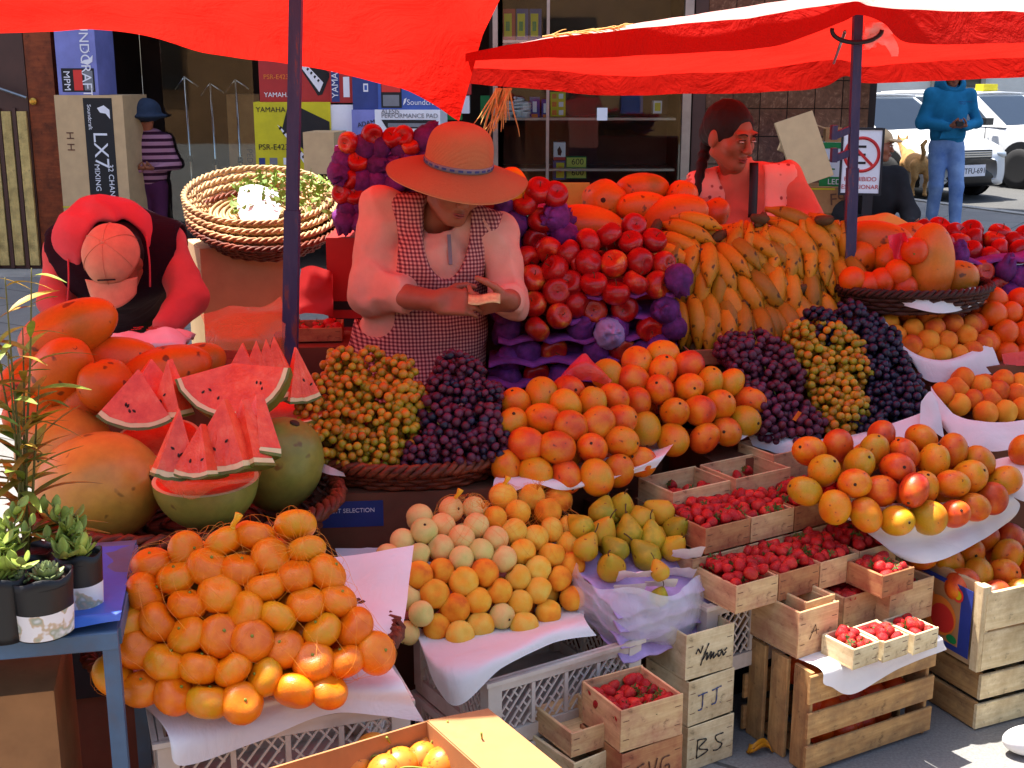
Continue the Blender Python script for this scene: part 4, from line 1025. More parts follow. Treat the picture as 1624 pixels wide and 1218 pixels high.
carton('carton', 'brown carton carrying the half empty strawberry boxes', 'cardboard box', (corner_loc(1066,838,.52,.5,.3,STALL)+SV*.02)*[1,1,0], (.62,.3,.518), STALL, 'cardboard_dark')
# stack marked with initials
L,W,H = .150,.165,.122; sc_ = corner_loc(1086,1226,.0,L,W,STALL)
marks = ['BS','JJ','Yma']
W_BS = [[(0,0),(.002,.05)],[(.002,.05),(.03,.044),(.006,.026),(.036,.012),(.0,.0)],[(.085,.046),(.060,.044),(.066,.028),(.082,.016),(.070,.004),(.054,.006)]]
W_JJ = [[(.0,.046),(.03,.048)],[(.016,.048),(.014,.010),(.002,.006)],[(.030,.006),(.031,.007)],[(.046,.048),(.076,.052)],[(.062,.050),(.060,.014),(.046,.010)],[(.074,.008),(.075,.009)]]
W_Y = [[(0,.034),(.008,.046),(.014,.034),(.022,.052)],[(.040,.054),(.024,.022),(.016,.0)],[(.022,.014),(.036,.030),(.034,.010),(.048,.030),(.046,.010),(.056,.026),(.056,.010),(.066,.020)],[(.082,.026),(.070,.024),(.072,.010),(.084,.022),(.086,.010),(.096,.018)],[(.098,.028),(.090,.022)]]
names = ['pale veneer box lettered BS at the foot of a stack of three','pale veneer box lettered J.J. in the middle of a stack of three','pale veneer box with a pen scrawl on top of a stack of three']
for i in range(3):
    b = veneer_box(sc_ + np.array([-.004*i+.004, .003*i, H*i+.001*i]), STALL + R((0,1.5,-1.5)[i]), L, W, H, 'pale_wood', names[i], 'lettered strawberry boxes')
    strokes((W_BS,W_JJ,W_Y)[i], .0035, 'ink_black' if i != 1 else 'ink_blue', b, (-.045,-W/2-.001,.032), (1,0,0), (0,0,1))
b2 = at(988,1195,z=.215); L2,W2 = .17,.165
c = b2 + SU*L2/2 + SV*W2/2
cv = veneer_box([c[0],c[1],.092], STALL, L2+.004, W2, .120, 'red_stained_wood', 'dark veneer box lettered CVG under the box of loose strawberries', 'lettered strawberry boxes')
strokes([[(.03,.05),(.006,.04),(.004,.012),(.026,.004)],[(.044,.05),(.054,.004),(.068,.052)],[(.104,.048),(.082,.044),(.080,.012),(.100,.006),(.104,.024),(.092,.024)]], .0035, 'ink_brown', cv, (-.055,-W2/2-.001,.03), (1,0,0), (0,0,1))
b = veneer_box(c+[0,0,.001], STALL-R(3), L2, W2, .105, 'box_wood', 'veneer box of loose strawberries in front of the lettered stack', 'lettered strawberry boxes')
b.location.z = .214; veneer_box([c[0],c[1],0], STALL, L2+.01, W2, .09, 'box_wood', 'plain veneer box on the ground under the box lettered CVG', 'lettered strawberry boxes'); fill_box(b, L2, W2, .105, 34, -.028, 'red strawberry loose in the box beside the lettered stack', 'strawberries beside the lettered stack', 5)
c3 = at(906,1200,z=.20); L3,W3 = .125,.15; c = c3 + SU*L3/2 + SV*W3/2
veneer_box([c[0],c[1],.195], STALL, L3, W3, .062, 'box_wood', 'small empty veneer box with juice stains on top of two others', 'small empty boxes', t=.005)
veneer_box([c[0]+.004,c[1]-.006,.140], STALL+R(4), L3+.02, W3+.01, .052, 'pale_wood', 'small empty veneer box, middle one of a low stack', 'small empty boxes', t=.005)
veneer_box([c[0]-.01,c[1]-.0,.0], STALL-R(3), L3+.05, W3+.02, .138, 'pale_wood', 'tall empty veneer box on the ground, lowest of a low stack', 'small empty boxes', t=.005)

# --- slatted wooden crate with oranges, boxes on top
L,W,H = .43,.25,.275; ca = R(29); cc = corner_loc(1276,1232,.0,L,W,ca)
cr = thing('wooden_crate', 'slatted wooden crate of oranges on the ground under the smallest strawberry boxes', 'wooden crate', cc, ca)
for s in (-1,1):
    for z in (.045,.135,.232): link('slat', board_mesh(L, .068 if z != .232 else .075, .009, 'crate_wood', 'slat'), cr, (0, s*(W/2-.0045), z), (PI/2,0,0))
    for y in (-W/2+.04, 0.0, W/2-.04): link('upright_board', board_mesh(H-.004, .062, .012, 'crate_wood', 'upright_board'), cr, (s*(L/2-.016), y, H/2), (0,PI/2,0))
for x in (-.13,0,.13): link('bottom_slat', board_mesh(W-.03, .09, .008, 'crate_wood', 'bottom_slat'), cr, (x,0,.012), (0,0,PI/2))
Rm = rotz(ca)
for i in range(40):
    p = np.array([random.uniform(-L/2+.06,L/2-.06), random.uniform(-W/2+.055,W/2-.055), .055+.066*(i//17)]); put('orange', cc + Rm@p, 'orange lying inside the slatted wooden crate', 'orange', 'oranges in the slatted crate', None, .95, parts=False)
sheet('paper_sheet', 'bright white paper on the slatted crate with a ragged hanging edge', [
  [cc+Rm@np.array([x,.11,H+.008]) for x in (-.2,-.07,.07,.2)], [cc+Rm@np.array([x,-.05,H+.008]) for x in (-.2,-.07,.07,.2)], [cc+Rm@np.array([x,-W/2-.004,H+.008]) for x in (-.19,-.07,.07,.215)],
  [cc+Rm@np.array([x,-W/2-.016,H-z]) for x,z in ((-.19,.022),(-.08,.045),(.07,.022),(.22,.012))], [cc+Rm@np.array([x,-W/2-.018,H-z]) for x,z in ((-.17,.035),(-.09,.075),(.07,.04),(.23,.03))]], 44, 30, group='white papers on the stall', seed=5, wr=.004)
def onbox(u, v, z, L, W, H, lab, mat='box_wood', n=0, heap=0, slab='', sgrp='', ang=STALL, grp='boxes on the slatted crate', t=.005, sc=1.0):
    b = veneer_box(corner_loc(u,v,z,L,W,ang), ang, L, W, H, mat, lab, grp, t=t)
    if n: fill_box(b, L, W, H, n, heap, slab, sgrp, int(u+v), sc)
    return b
zt = H + .012
bb = onbox(1264,1046,zt,.135,.235,.125,'tall veneer box holding a small empty box on the slatted crate','box_wood')
strokes([[(0,0),(.018,.036)],[(.018,.036),(.024,.01)],[(.004,.018),(.03,.02)]], .002, 'ink_brown', bb, (-.03,-.1185,.045), (1,0,0), (0,0,1))
onbox(1276,1000,zt+.062,.10,.115,.075,'small empty veneer box set inside a taller one','box_wood')
onbox(1336,1006,zt,.155,.15,.10,'veneer box of strawberries with green leaves on the slatted crate','box_wood',20,-.004,'leafy strawberry in the box at the back of the slatted crate','strawberries on the slatted crate')
onbox(1408,1000,zt,.165,.15,.115,'veneer box carrying a smaller box of strawberries','box_wood',14,-.02,'strawberry low in the box under the smaller strawberry box','strawberries under the smaller box')
onbox(1398,950,zt+.117,.115,.12,.062,'small veneer box of strawberries set on top of another box','red_stained_wood',15,.012,'strawberry heaped in the small box set on top of another','strawberries in the raised small box')
for i,(u,v,hh) in enumerate(((1352,1064,.055),(1400,1052,.06),(1448,1040,.062))):
    onbox(u,v,zt,.088,.105,.056,'smallest veneer box of strawberries in a row of three on white paper','pale_wood',9,.012,'strawberry in the row of three smallest boxes','strawberries in the smallest boxes',grp='three smallest boxes', sc=.95)
# yellow peel on the ground by the crate
m = MB(); pz = at(1205,1195,z=.0); 
V = np.array([[pz + np.array([.035*math.cos(a)*(1-.3*abs(b))+.0, .012*b+.012*math.sin(a*2), .004+.018*b*b+.012*math.sin(a)**2]) for b in np.linspace(-1,1,7)] for a in np.linspace(0,PI,14)]); m.grid(V)
tag(add_solid(m.build('fruit_peel', MAT['banana_peel'], None, True), .002), 'curled piece of yellow peel on the pavement beside the crate', 'peel')

# --- printed box of mangoes at the right on two pale crates
L,W = .42,.34; ma = R(24); mc = corner_loc(1546,1160,.0,L,W,ma); mR = rotz(ma)
for k in range(2):
    r = thing('wooden_crate', 'low pale wooden crate on the ground, lower of two under the mango box' if k == 0 else 'low pale wooden crate, upper of two under the mango box', 'wooden crate', mc+[.006*k,.004*k,.083*k], ma, 'low crates under the mango box')
    for s in (-1,1):
        link('slat', board_mesh(L,.07,.010,'pale_wood','slat'), r, (0,s*(W/2-.005),.040), (PI/2,0,0)); link('end_board', board_mesh(W-.022,.074,.014,'crate_wood','end_board'), r, (s*(L/2-.008),0,.040), (PI/2,0,PI/2))
    for x in (-.14,0,.14): link('bottom_slat', board_mesh(W-.03,.08,.006,'pale_wood','bottom_slat'), r, (x,0,.006), (0,0,PI/2))
H = .225; mb = thing('mango_box', 'pale wooden box with a printed fruit picture on its end, full of yellow mangoes', 'fruit box', mc+[0,0,.172], ma)
for z in (.055,.167): 
    for s in (-1,1): link('slat', board_mesh(L,.107,.010,'pale_wood','slat'), mb, (0,s*(W/2-.005),z), (PI/2,0,0))
for s in (-1,1): link('end_board', board_mesh(W-.022,H+.01,.012,'cardboard_pale','end_board'), mb, (s*(L/2-.007),0,H/2+.003), (PI/2,0,PI/2))
for sy in (-1,1): link('corner_post', board_mesh(H+.012,.028,.028,'pale_wood','corner_post'), mb, (-L/2+.0,sy*(W/2-.016),H/2+.006), (0,PI/2,0))
link('bottom_board', board_mesh(L-.03,W-.03,.008,'pale_wood'), mb, (0,0,.01))
xf = -L/2-.0145; m = MB(); m.box((xf,.0,.118), (.001,.27,.19)); pnl = m.build('printed_label', MAT['blue_print'], mb)
m = MB(); m.box((xf-.001,.015,.120), (.001,.22,.16)); m.build('label_field', MAT['cardboard'], pnl)
def disc(m, c, r, n=20, ax=(0,1,0), ay=(0,0,1), sx=1.0):
    c = np.asarray(c, float); V = [c] + [c + np.asarray(ax)*r*sx*math.cos(a) + np.asarray(ay)*r*math.sin(a) for a in np.arange(n)*2*PI/n]; m.add(V, [[0,1+i,1+(i+1)%n] for i in range(n)])
m = MB(); disc(m, (xf-.0022,.05,.13), .052, sx=1.1); disc(m, (xf-.0026,-.025,.105), .055, sx=1.1); m.build('printed_fruit', MAT['orange_print'], pnl)
m = MB(); disc(m, (xf-.0030,-.035,.10), .040, sx=1.1); m.build('printed_blush', MAT['label_red'], pnl)
m = MB(); disc(m, (xf-.0034,-.085,.185), .020); m.build('printed_badge', MAT['label_red'], pnl)
m = MB(); disc(m, (xf-.0038,-.085,.185), .013); m.build('badge_centre', MAT['yellow_print'], pnl)
m = MB(); disc(m, (xf-.0034,-.075,.055), .012, sx=1.6); m.build('printed_leaf', MAT['green_print'], pnl)
P_ = [(1507,891),(1542,886),(1538,917),(1566,929),(1593,919),(1564,865),(1586,886),(1593,862),(1580,905),(1478,886),(1618,886),(1540,860),(1515,870),(1560,900)]
pile('mango', P_, surf(mc+[0,0,.172+H+.0], ma, R(26)), .088, 'yellow mango in the printed box on the low crates', 'mango', 'mangoes in the printed box', fill=1, floor=.2, scale=(.9,1.02))
# ------------------------------------------------------------------ middle row: melons, papayas, grapes, mangoes
# --- watermelon basket
wc = np.array([-.80, 2.95, .60])
basket('basket', 'large round brown wicker basket of watermelons and papayas', wc, .37, .31, .075, R(8), 'wicker', .86, 6, .016)
carton('carton', 'dark red and black striped carton under the watermelon basket', 'cardboard box', (wc[0]-.02,wc[1]-.04,.30), (.62,.46,.298), R(14), 'ink_black')
sc_o = bpy.data.objects[max((o.name for o in bpy.data.objects if o.get('label','').startswith('dark red and black')), key=len)]
for k,z in enumerate((.255,.225,.185)):
    link('printed_stripe', board_mesh(.6,.012 if k != 1 else .02,.0012,'red_box' if k else 'white_card','printed_stripe'), sc_o, (0,-.2306,z), (PI/2,0,0))
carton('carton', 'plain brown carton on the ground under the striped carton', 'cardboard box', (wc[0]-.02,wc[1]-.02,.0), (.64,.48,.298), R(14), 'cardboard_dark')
def melon(u, v, Y, r, rz, mat, label, rot, seed, cat='watermelon', z=None):
    m = radial(arcprof(r, rz, 20, .9, .003, .003), 36, seed, .03, lobes=9, lobe_amp=.006)
    o = m.build('watermelon', MAT[mat], None, True, at(u,v,Y=Y) if z is None else at(u,v,z=z)); o.rotation_euler = rot
    link('stem_scar', disc_scar(.012, rz-.002), o); return tag(o, label, cat)
melon(158,772,2.86,.132,.156,'watermelon_rind','large pale tan whole watermelon at the front of the basket',(R(74),R(14),R(70)),301)
melon(104,716,3.05,.120,.145,'watermelon_rind','pale whole watermelon behind the largest one beside the potted plants',(R(80),0,R(30)),302)
melon(446,736,3.02,.105,.125,'green_melon_rind','whole green skinned melon at the side of the basket below the grapes',(R(20),R(10),R(40)),303)
def half_melon(u, v, Y, r, label, tilt, mat='green_melon_rind', yaw=0):
    c = at(u,v,Y=Y); root = thing('half_watermelon', label, 'watermelon', c); root.rotation_euler = (tilt, 0, yaw)
    t = np.linspace(0, PI/2, 14); m = MB(); m.lathe([(0.0,-r)] + [(r*math.sin(q), -r*math.cos(q)) for q in t[1:]], 36, cap=False); m.build('rind', MAT[mat], root, True)
    m = MB(); m.lathe([(r*.93,.0004),(r-.0005,.0004)], 36); 
    a = np.arange(36)*2*PI/36; V = np.concatenate([[[r*.92*math.cos(q), r*.92*math.sin(q), .0008] for q in a],[[r*.999*math.cos(q), r*.999*math.sin(q), .0] for q in a]])
    m = MB(); m.add(V, [[i,36+i,36+(i+1)%36,(i+1)%36] for i in range(36)]); m.build('white_rind', MAT['rind_white'], root)
    m = MB(); m.add(np.concatenate([[[0,0,-.004]],V[:36]]), [[0,1+i,1+(i+1)%36] for i in range(36)]); m.build('flesh', MAT['watermelon_flesh'], root); return root
half_melon(326,758,2.80,.122,'half of a watermelon cut side up carrying red slices',R(3),yaw=0)
half_melon(250,694,3.02,.105,'half of a watermelon with a red cut face behind the sliced half',R(12),'watermelon_rind')
half_melon(470,648,3.22,.085,'half of a watermelon under the rear slices beside the pole',R(12))
def wedge(u, v, Y, Rr, half, thick, yaw, lean, roll=0, label='', seeds=3, grp='watermelon slices', rind='rind_green'):
    """pointed slice standing on its rind: triangular faces of flesh, white and green rind along the curved foot"""
    root = thing('watermelon_slice', label, 'watermelon slice', at(u,v,Y=Y), 0, grp); root.rotation_euler = Euler((lean, roll, yaw), 'ZYX') if False else Euler((lean, roll, yaw))
    def sector(r0, r1, mat, name, t0, t1, n=14):
        A = np.linspace(-half, half, n); m = MB(); I = np.array([[r0*math.sin(a), r0*math.cos(a)] for a in A]); O = np.array([[r1*math.sin(a), r1*math.cos(a)] for a in A]); V = []; 
        for y, s in ((-.5,t0),(.5,t1)):
            pass
        def P(q, sgn):  # the slice is a true wedge: thinner at the tip
            rr = np.linalg.norm(q, axis=1)/Rr; th = thick*(.25+.75*rr)*sgn*.5; return np.stack([q[:,0], th, Rr*.5-q[:,1]], 1)
        f0, f1, b0, b1 = P(I,-1), P(O,-1), P(I,1), P(O,1); V = np.concatenate([f0,f1,b0,b1]); F = []
        for i in range(n-1):
            F += [[i,i+1,n+i+1,n+i],[2*n+i+1,2*n+i,3*n+i,3*n+i+1],[n+i,n+i+1,3*n+i+1,3*n+i],[i+1,i,2*n+i,2*n+i+1]]
        F += [[0,n,3*n,2*n],[n-1,3*n-1,4*n-1,2*n-1]]
        if r0 == 0: pass
        V = V + .0016*Noise(500+int(u))(V,60,2)[:,None]
        m.add(V, F); return m.build(name, MAT[mat], root)
    sector(Rr*.012, Rr*.885, 'watermelon_flesh', 'flesh', 0, 0); sector(Rr*.887, Rr*.955, 'rind_white', 'white_rind', 0, 0, 14); sector(Rr*.957, Rr, rind, 'green_rind', 0, 0, 14)
    sm_ = MB(); sm_.lathe([(0,-.005),(.0025,-.002),(.003,.001),(.0012,.005),(0,.006)], 6); sme = sm_.mesh('seed', MAT['seed'])
    for k in range(seeds):
        a = random.uniform(-half*.7,half*.7); rr = Rr*random.uniform(.55,.72); link('seed', sme, root, (rr*math.sin(a), -thick*.5*(.25+.75*rr/Rr)-.0004, Rr*.5-rr*math.cos(a)), (0,random.uniform(-1,1),0))
    return root
S = 'red watermelon slice stacked on the cut watermelon half'
wedge(374,622,2.97,.142,R(76),.09,R(8),R(-24),R(-4),'big quarter of watermelon with a broad red face lying on the slices',6,None)
wedge(216,634,2.96,.150,R(36),.07,R(14),R(-16),R(8),'broad red watermelon slice resting on the rear half beside the papayas',4,None)
wedge(240,616,3.02,.145,R(36),.06,R(30),R(-14),R(6),'red watermelon slice behind the broad slice beside the papayas',2,None)
wedge(272,616,2.98,.145,R(18),.06,R(-20),R(-6),R(-3),'thin upright watermelon slice between the broad slices',2,None)
wedge(280,704,2.70,.160,R(18),.075,R(22),R(-12),R(9),'narrow pointed watermelon slice at the end of the row on the cut half',3,None)
wedge(320,716,2.68,.125,R(24),.075,R(-24),R(-16),R(-4),'short watermelon slice with a hollow tip on the cut half',2,None)
wedge(356,692,2.71,.170,R(26),.085,R(-16),R(-14),R(-3),'tall watermelon slice in the middle of the row on the cut half',3,None)
wedge(388,690,2.74,.165,R(23),.07,R(-30),R(-16),R(-10),'watermelon slice leaning behind the tall middle slice',2,None)
wedge(408,678,2.78,.155,R(23),.065,R(-42),R(-18),R(-14),'last watermelon slice of the row leaning towards the green melon',3,None)
wedge(384,592,3.16,.16,R(26),.06,R(10),R(-10),R(4),'upright watermelon slice standing behind the big quarter',2,'rear watermelon slices')
for k,(u,v) in enumerate(((406,590),(424,588),(440,582))): wedge(u,v,3.18+.01*k,.165,R(21),.045,R(12),R(-8),R(3-3*k),'upright watermelon slice standing behind the big quarter',2,'rear watermelon slices')
wedge(474,594,3.2,.145,R(18),.06,R(30),R(-4),R(-4),'sharp upright watermelon slice standing beside the pole',2,None)
sheet('plastic_film', 'thin red plastic film under the row of watermelon slices', [[at(236,742,Y=2.72),at(300,752,Y=2.70),at(360,752,Y=2.70),at(420,734,Y=2.74)],[at(240,752,Y=2.685),at(300,764,Y=2.655),at(350,764,Y=2.655),at(416,744,Y=2.72)],[at(250,764,Y=2.672),at(302,796,Y=2.65),at(345,776,Y=2.652),at(410,760,Y=2.70)]], 40, 20, 'orange_film', 'plastic film', seed=8, wr=.008)
# --- papayas behind them
def papaya(u, v, Y, axis, sc, label, key='papaya', grp=None): return put(key, at(u,v,Y=Y), label, 'papaya', grp, face_rot(axis), sc, 'papaya')
PG = 'papayas in the watermelon basket'
papaya(108,528,3.22,(.8,.1,.42),1.02,'long orange papaya on top of the heap in front of the capped person')
papaya(96,598,3.12,(.45,-.5,.6),1.05,'orange papaya with a dark bruise behind the potted plants')
papaya(168,612,3.06,(-.2,-.75,.25),.86,'blunt ended orange papaya pointing at the front of the basket','short_papaya')
papaya(188,570,3.24,(.9,.1,.0),.80,'orange papaya lying behind the blunt ended one')
papaya(262,592,3.22,(.95,.2,.25),.92,'orange papaya lying behind the upright watermelon slices')
papaya(308,580,3.32,(.6,.6,.2),.72,'small papaya at the end of the heap under the plastic wrapper')
for (u,v,Y) in ((128,652,3.10),(60,650,3.10),(52,600,3.22),(140,560,3.34),(215,600,3.34),(78,560,3.32)): papaya(u,v,Y,rng.normal(size=3),.8,'orange papaya deep in the heap behind the pale watermelons',grp=PG)

# --- grapes
gm = MB(); gm.lathe(arcprof(.0122,.0128,8), 12); GR = {}
for key in ('white','red','black'): GR[key] = gm.mesh('grape', MAT[key+'_grape_skin'], True)
_st = MB(); _st.tube(catmull([(0,0,.03),(.004,0,.055),(-.004,.003,.07)],8), .0014, 5); STEMM = _st.mesh('stalk', MAT['green_stem'], True)
def bunch_layout(n, L, Rm, seed):
    g = np.random.default_rng(seed); P = []
    for _ in range(n*40):
        if len(P) >= n: break
        t = g.uniform(-1,1); rad = Rm*math.sqrt(max(1-t*t,0))*(1+.28*t)*g.uniform(.72,1.0); a = g.uniform(0,2*PI); p = np.array([rad*math.cos(a), rad*math.sin(a), t*L])
        if all(np.linalg.norm(p-q) > .0205 for q in P): P.append(p)
    return P
LAY = [bunch_layout(42,.064,.048,i) for i in range(5)]
def bunch(p, kind, axis, label, grp, sc=1.0, i=0, second=None):
    root = thing('grape_bunch', label, 'grapes', p, 0, grp); root.rotation_euler = face_rot(axis); root.scale = (sc,)*3
    for j, q in enumerate(LAY[i % 5]):
        o = link('grape', GR[second if second and j % 5 == 0 else kind], root, q, (random.random()*3, random.random()*3, 0)); o.scale = (random.uniform(.84,1.12),)*3
    link('stalk', STEMM, root); return root
gc = np.array([-.275, 3.30, .645])
basket('basket', 'round brown wicker basket heaped with grapes in front of the woman in the straw hat', gc, .285, .235, .06, R(5), 'wicker', .86, 5, .015)
carton('carton', 'brown fruit carton with an oval hand hole under the grape basket', 'cardboard box', (gc[0]+.02,gc[1]+.0,.385), (.55,.40,.255), R(6), 'cardboard_dark')
cb = [o for o in bpy.data.objects if o.get('label','').startswith('brown fruit carton with an oval')][0]
m = MB(); disc(m, (.012,-.2008,.165), .012, ax=(1,0,0), ay=(0,0,1), sx=.7); disc(m, (.012,-.2008,.150), .012, ax=(1,0,0), ay=(0,0,1), sx=.7); m.box((.012,-.2007,.158),(.017,.0006,.014)); m.build('hand_hole', MAT['ink_black'], cb)
m = MB(); m.box((-.18,-.2009,.20),(.16,.001,.07)); m.build('printed_label', MAT['navy_box'], cb); text('FRUIT SELECTION', .016, 'white_card', cb, (-.25,-.2016,.205), (1,0,0), (0,0,1))
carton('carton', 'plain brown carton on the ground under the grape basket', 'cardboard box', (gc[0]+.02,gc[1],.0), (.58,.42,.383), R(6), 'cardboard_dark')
sg = surf(gc+np.array([0,-.19,.075]), R(5), R(40)); sg2 = (sg[0]-sg[3]*.07, *sg[1:])
i = 0
for lst, kind, lab, sec in (([(545,590),(590,585),(625,600),(515,625),(565,630),(610,640),(645,645),(500,665),(545,670),(590,680),(635,685),(515,705),(560,715),(605,720),(650,640)], 'white', 'amber green grape bunch heaped in the wicker basket', None),
                            ([(715,590),(745,600),(700,625),(735,640),(770,640),(690,665),(725,680),(765,680),(700,710),(745,715),(665,725),(780,700)], 'red', 'dark red grape bunch heaped in the wicker basket', 'black')):
    for layer, ss in ((0,sg),(1,sg2)):
        for (u,v) in (lst if layer == 0 else lst[::2]):
            p = atplane(u, v, ss[0], ss[3]); bunch(p, kind, (random.uniform(-.6,.6), random.uniform(.2,1), random.uniform(.3,1)), lab, 'grape bunches in the wicker basket, '+kind, random.uniform(.85,1.02), i, sec if layer == 0 else None); i += 1
sheet('paper_sheet', 'pinkish paper lining the rim of the wicker grape basket', [[at(485,722,z=.72),at(520,740,z=.715),at(545,750,z=.712)],[at(484,732,z=.70),at(515,752,z=.70),at(548,756,z=.70)]], 12, 6, group='white papers on the stall', seed=9, wr=.003)
# right grapes
gr0 = at(1330,690,Y=3.56); sgr = surf(gr0, R(18), R(42)); sgr2 = (sgr[0]-sgr[3]*.075, *sgr[1:])
def grapes_at(lst, kind, lab, sec=None):
    global i
    for layer, ss in ((0,sgr),(1,sgr2)):
        for (u,v) in (lst if layer == 0 else lst[::2]):
            bunch(atplane(u,v,ss[0],ss[3]), kind, (random.uniform(-.6,.6), random.uniform(.2,1), random.uniform(.3,1)), lab, 'grape bunches on white paper, '+kind, random.uniform(.92,1.1), i, sec if layer == 0 else None); i += 1
grapes_at([(1165,560),(1205,555),(1235,570),(1175,600),(1215,600),(1250,605),(1195,640),(1235,640),(1215,670),(1260,655),(1275,680),(1180,575)], 'red', 'dusty purple grape bunch heaped beside the mangoes on white paper')
grapes_at([(1270,545),(1315,540),(1345,560),(1285,575),(1320,580),(1355,595),(1300,610),(1340,625),(1310,645),(1350,655),(1335,675)], 'white', 'amber green grape bunch heaped between the purple and black grapes', None)
grapes_at([(1300,520),(1345,510),(1380,525),(1405,550),(1385,565),(1420,585),(1395,600),(1435,615),(1400,635),(1440,645),(1415,665),(1360,535),(1375,680)], 'black', 'blue black grape bunch heaped at the end of the grapes', None)
sheet('paper_sheet', 'white paper hanging below the heap of purple and black grapes', [[at(1160,665,Y=3.62),at(1250,690,Y=3.55),at(1350,692,Y=3.55),at(1470,650,Y=3.62)],[at(1185,688,Y=3.55),at(1255,700,Y=3.50),at(1350,700,Y=3.50),at(1480,690,Y=3.55)],[at(1195,705,Y=3.53),at(1262,722,Y=3.48),at(1350,712,Y=3.48),at(1478,712,Y=3.53)]], 40, 16, group='white papers on the stall', seed=11, wr=.006)
m = MB(); m.box((0,0,0),(.012,.001,.03)); o = m.build('fruit_sticker', MAT['orange_print']); o.location = at(1264,660,Y=3.42); o.rotation_euler = (.2,.5,.2); tag(o, 'small orange printed tag on the purple grapes', 'tag')
carton('carton', 'large carton on the ground carrying the purple and black grapes', 'cardboard box', (gr0+SV*.22)*[1,1,0], (.72,.46,.62), R(18), 'cardboard_dark')

# --- mangoes, left pair of baskets
mg = [(824,641),(821,681),(862,663),(862,629),(897,625),(906,646),(911,681),(880,709),(841,707),(814,736),(855,742),(905,746),(937,717),(945,677),(937,646),(965,635),(971,742),(979,703),(1004,728),(982,669),(937,750)]
mg2 = [(1011,638),(1023,677),(999,603),(973,597),(1010,577),(1050,594),(1057,566),(1091,581),(1050,620),(1067,652),(1094,616),(1128,606),(1158,612),(1109,655),(1138,643),(1067,688),(1116,688),(1152,681),(1180,662),(1183,638)]
ml = at(900,752,z=.675); pile('mango', mg, surf(ml, R(14), R(42)), .092, 'orange mango in the left mango tray beside the grape basket', 'mango', 'mangoes in the left tray', bulge=.03, fill=2, floor=.63, toward=.5, scale=(.93,1.06), k=.86)
mr = at(1090,700,z=.69); pile('mango', mg2, surf(mr, R(24), R(44)), .092, 'orange mango in the tray in front of the stacked apples', 'mango', 'mangoes in the middle tray', bulge=.03, fill=2, floor=.64, toward=.5, scale=(.93,1.08), k=.86)
basket('basket', 'dark wicker tray of mangoes beside the grape basket', at(900,705,z=.615), .22, .17, .045, R(14), 'dark_wicker', .88, 4, .012)
basket('basket', 'dark wicker tray of mangoes in front of the stacked apples', at(1080,655,z=.625), .235, .18, .045, R(24), 'dark_wicker', .88, 4, .012)
sheet('paper_sheet', 'white paper under the left mangoes with a fold hanging between the trays', [[at(785,720,z=.665),at(860,715,z=.665),at(960,700,z=.665),at(1080,690,z=.672)],[at(790,752,z=.668),at(860,755,z=.662),at(960,745,z=.662),at(1072,700,z=.672)],[at(782,765,z=.664),at(850,762,Y=3.10),at(960,762,Y=3.12),at(1060,715,Y=3.24)],[at(778,800,Y=3.06),at(845,772,Y=3.08),at(905,778,Y=3.09),at(1040,742,Y=3.20)]], 50, 24, group='white papers on the stall', seed=12, wr=.006)
sheet('paper_sheet', 'white paper corner sticking out under the mangoes towards the purple grapes', [[at(1130,690,z=.685),at(1170,685,z=.69),at(1212,668,z=.70)],[at(1130,704,z=.672),at(1172,698,z=.68),at(1205,678,z=.69)]], 20, 8, group='white papers on the stall', seed=13, wr=.004)
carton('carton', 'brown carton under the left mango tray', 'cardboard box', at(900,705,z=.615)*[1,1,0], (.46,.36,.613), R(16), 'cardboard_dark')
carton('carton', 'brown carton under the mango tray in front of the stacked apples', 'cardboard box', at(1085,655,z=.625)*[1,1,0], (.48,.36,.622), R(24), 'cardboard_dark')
veneer_box(corner_loc(800,790,.60,.15,.13,R(14)), R(14), .15, .13, .07, 'red_stained_wood', 'veneer box tucked under the left mango tray behind the peaches', 'boxes behind the strawberry rows')
# crumpled red film behind the mangoes
sheet('plastic_bag', 'crumpled translucent red plastic standing behind the left mangoes', [[at(880,625,Y=3.42),at(905,610,Y=3.40),at(950,615,Y=3.42),at(968,610,Y=3.44)],[at(888,600,Y=3.43),at(912,585,Y=3.40),at(945,590,Y=3.41),at(958,600,Y=3.45)],[at(905,580,Y=3.45),at(922,566,Y=3.43),at(935,570,Y=3.43),at(945,585,Y=3.46)]], 30, 22, 'red_bag', 'plastic bag', seed=14, wr=.014, scale=9)
# --- mangoes, right tray
mg3 = [(1399,694),(1400,731),(1476,734),(1506,720),(1479,706),(1437,726),(1357,734),(1343,723),(1303,731),(1320,751),(1427,760),(1383,771),(1463,774),(1503,774),(1531,761),(1549,739),(1337,786),(1376,807),(1419,806),(1464,810),(1504,809),(1537,800),(1566,780),(1576,760),(1349,766),(1294,777),(1434,789)]
m3 = at(1440,815,z=.57); pile('mango', mg3, surf(m3, R(22), R(40)), .10, 'red and yellow mango in the tray above the printed mango box', 'mango', 'mangoes in the right tray', bulge=.03, fill=2, floor=.52, toward=.5, scale=(.92,1.06), k=.86)
bc3 = at(1440,770,z=.50); basket('basket', 'dark wicker tray of red and yellow mangoes above the strawberry rows', bc3, .27, .20, .05, R(22), 'dark_wicker', .88, 4, .012)
carton('carton', 'brown carton on the ground under the right mango tray', 'cardboard box', (bc3+SV*.06)*[1,1,0], (.5,.34,.498), R(22), 'cardboard_dark')
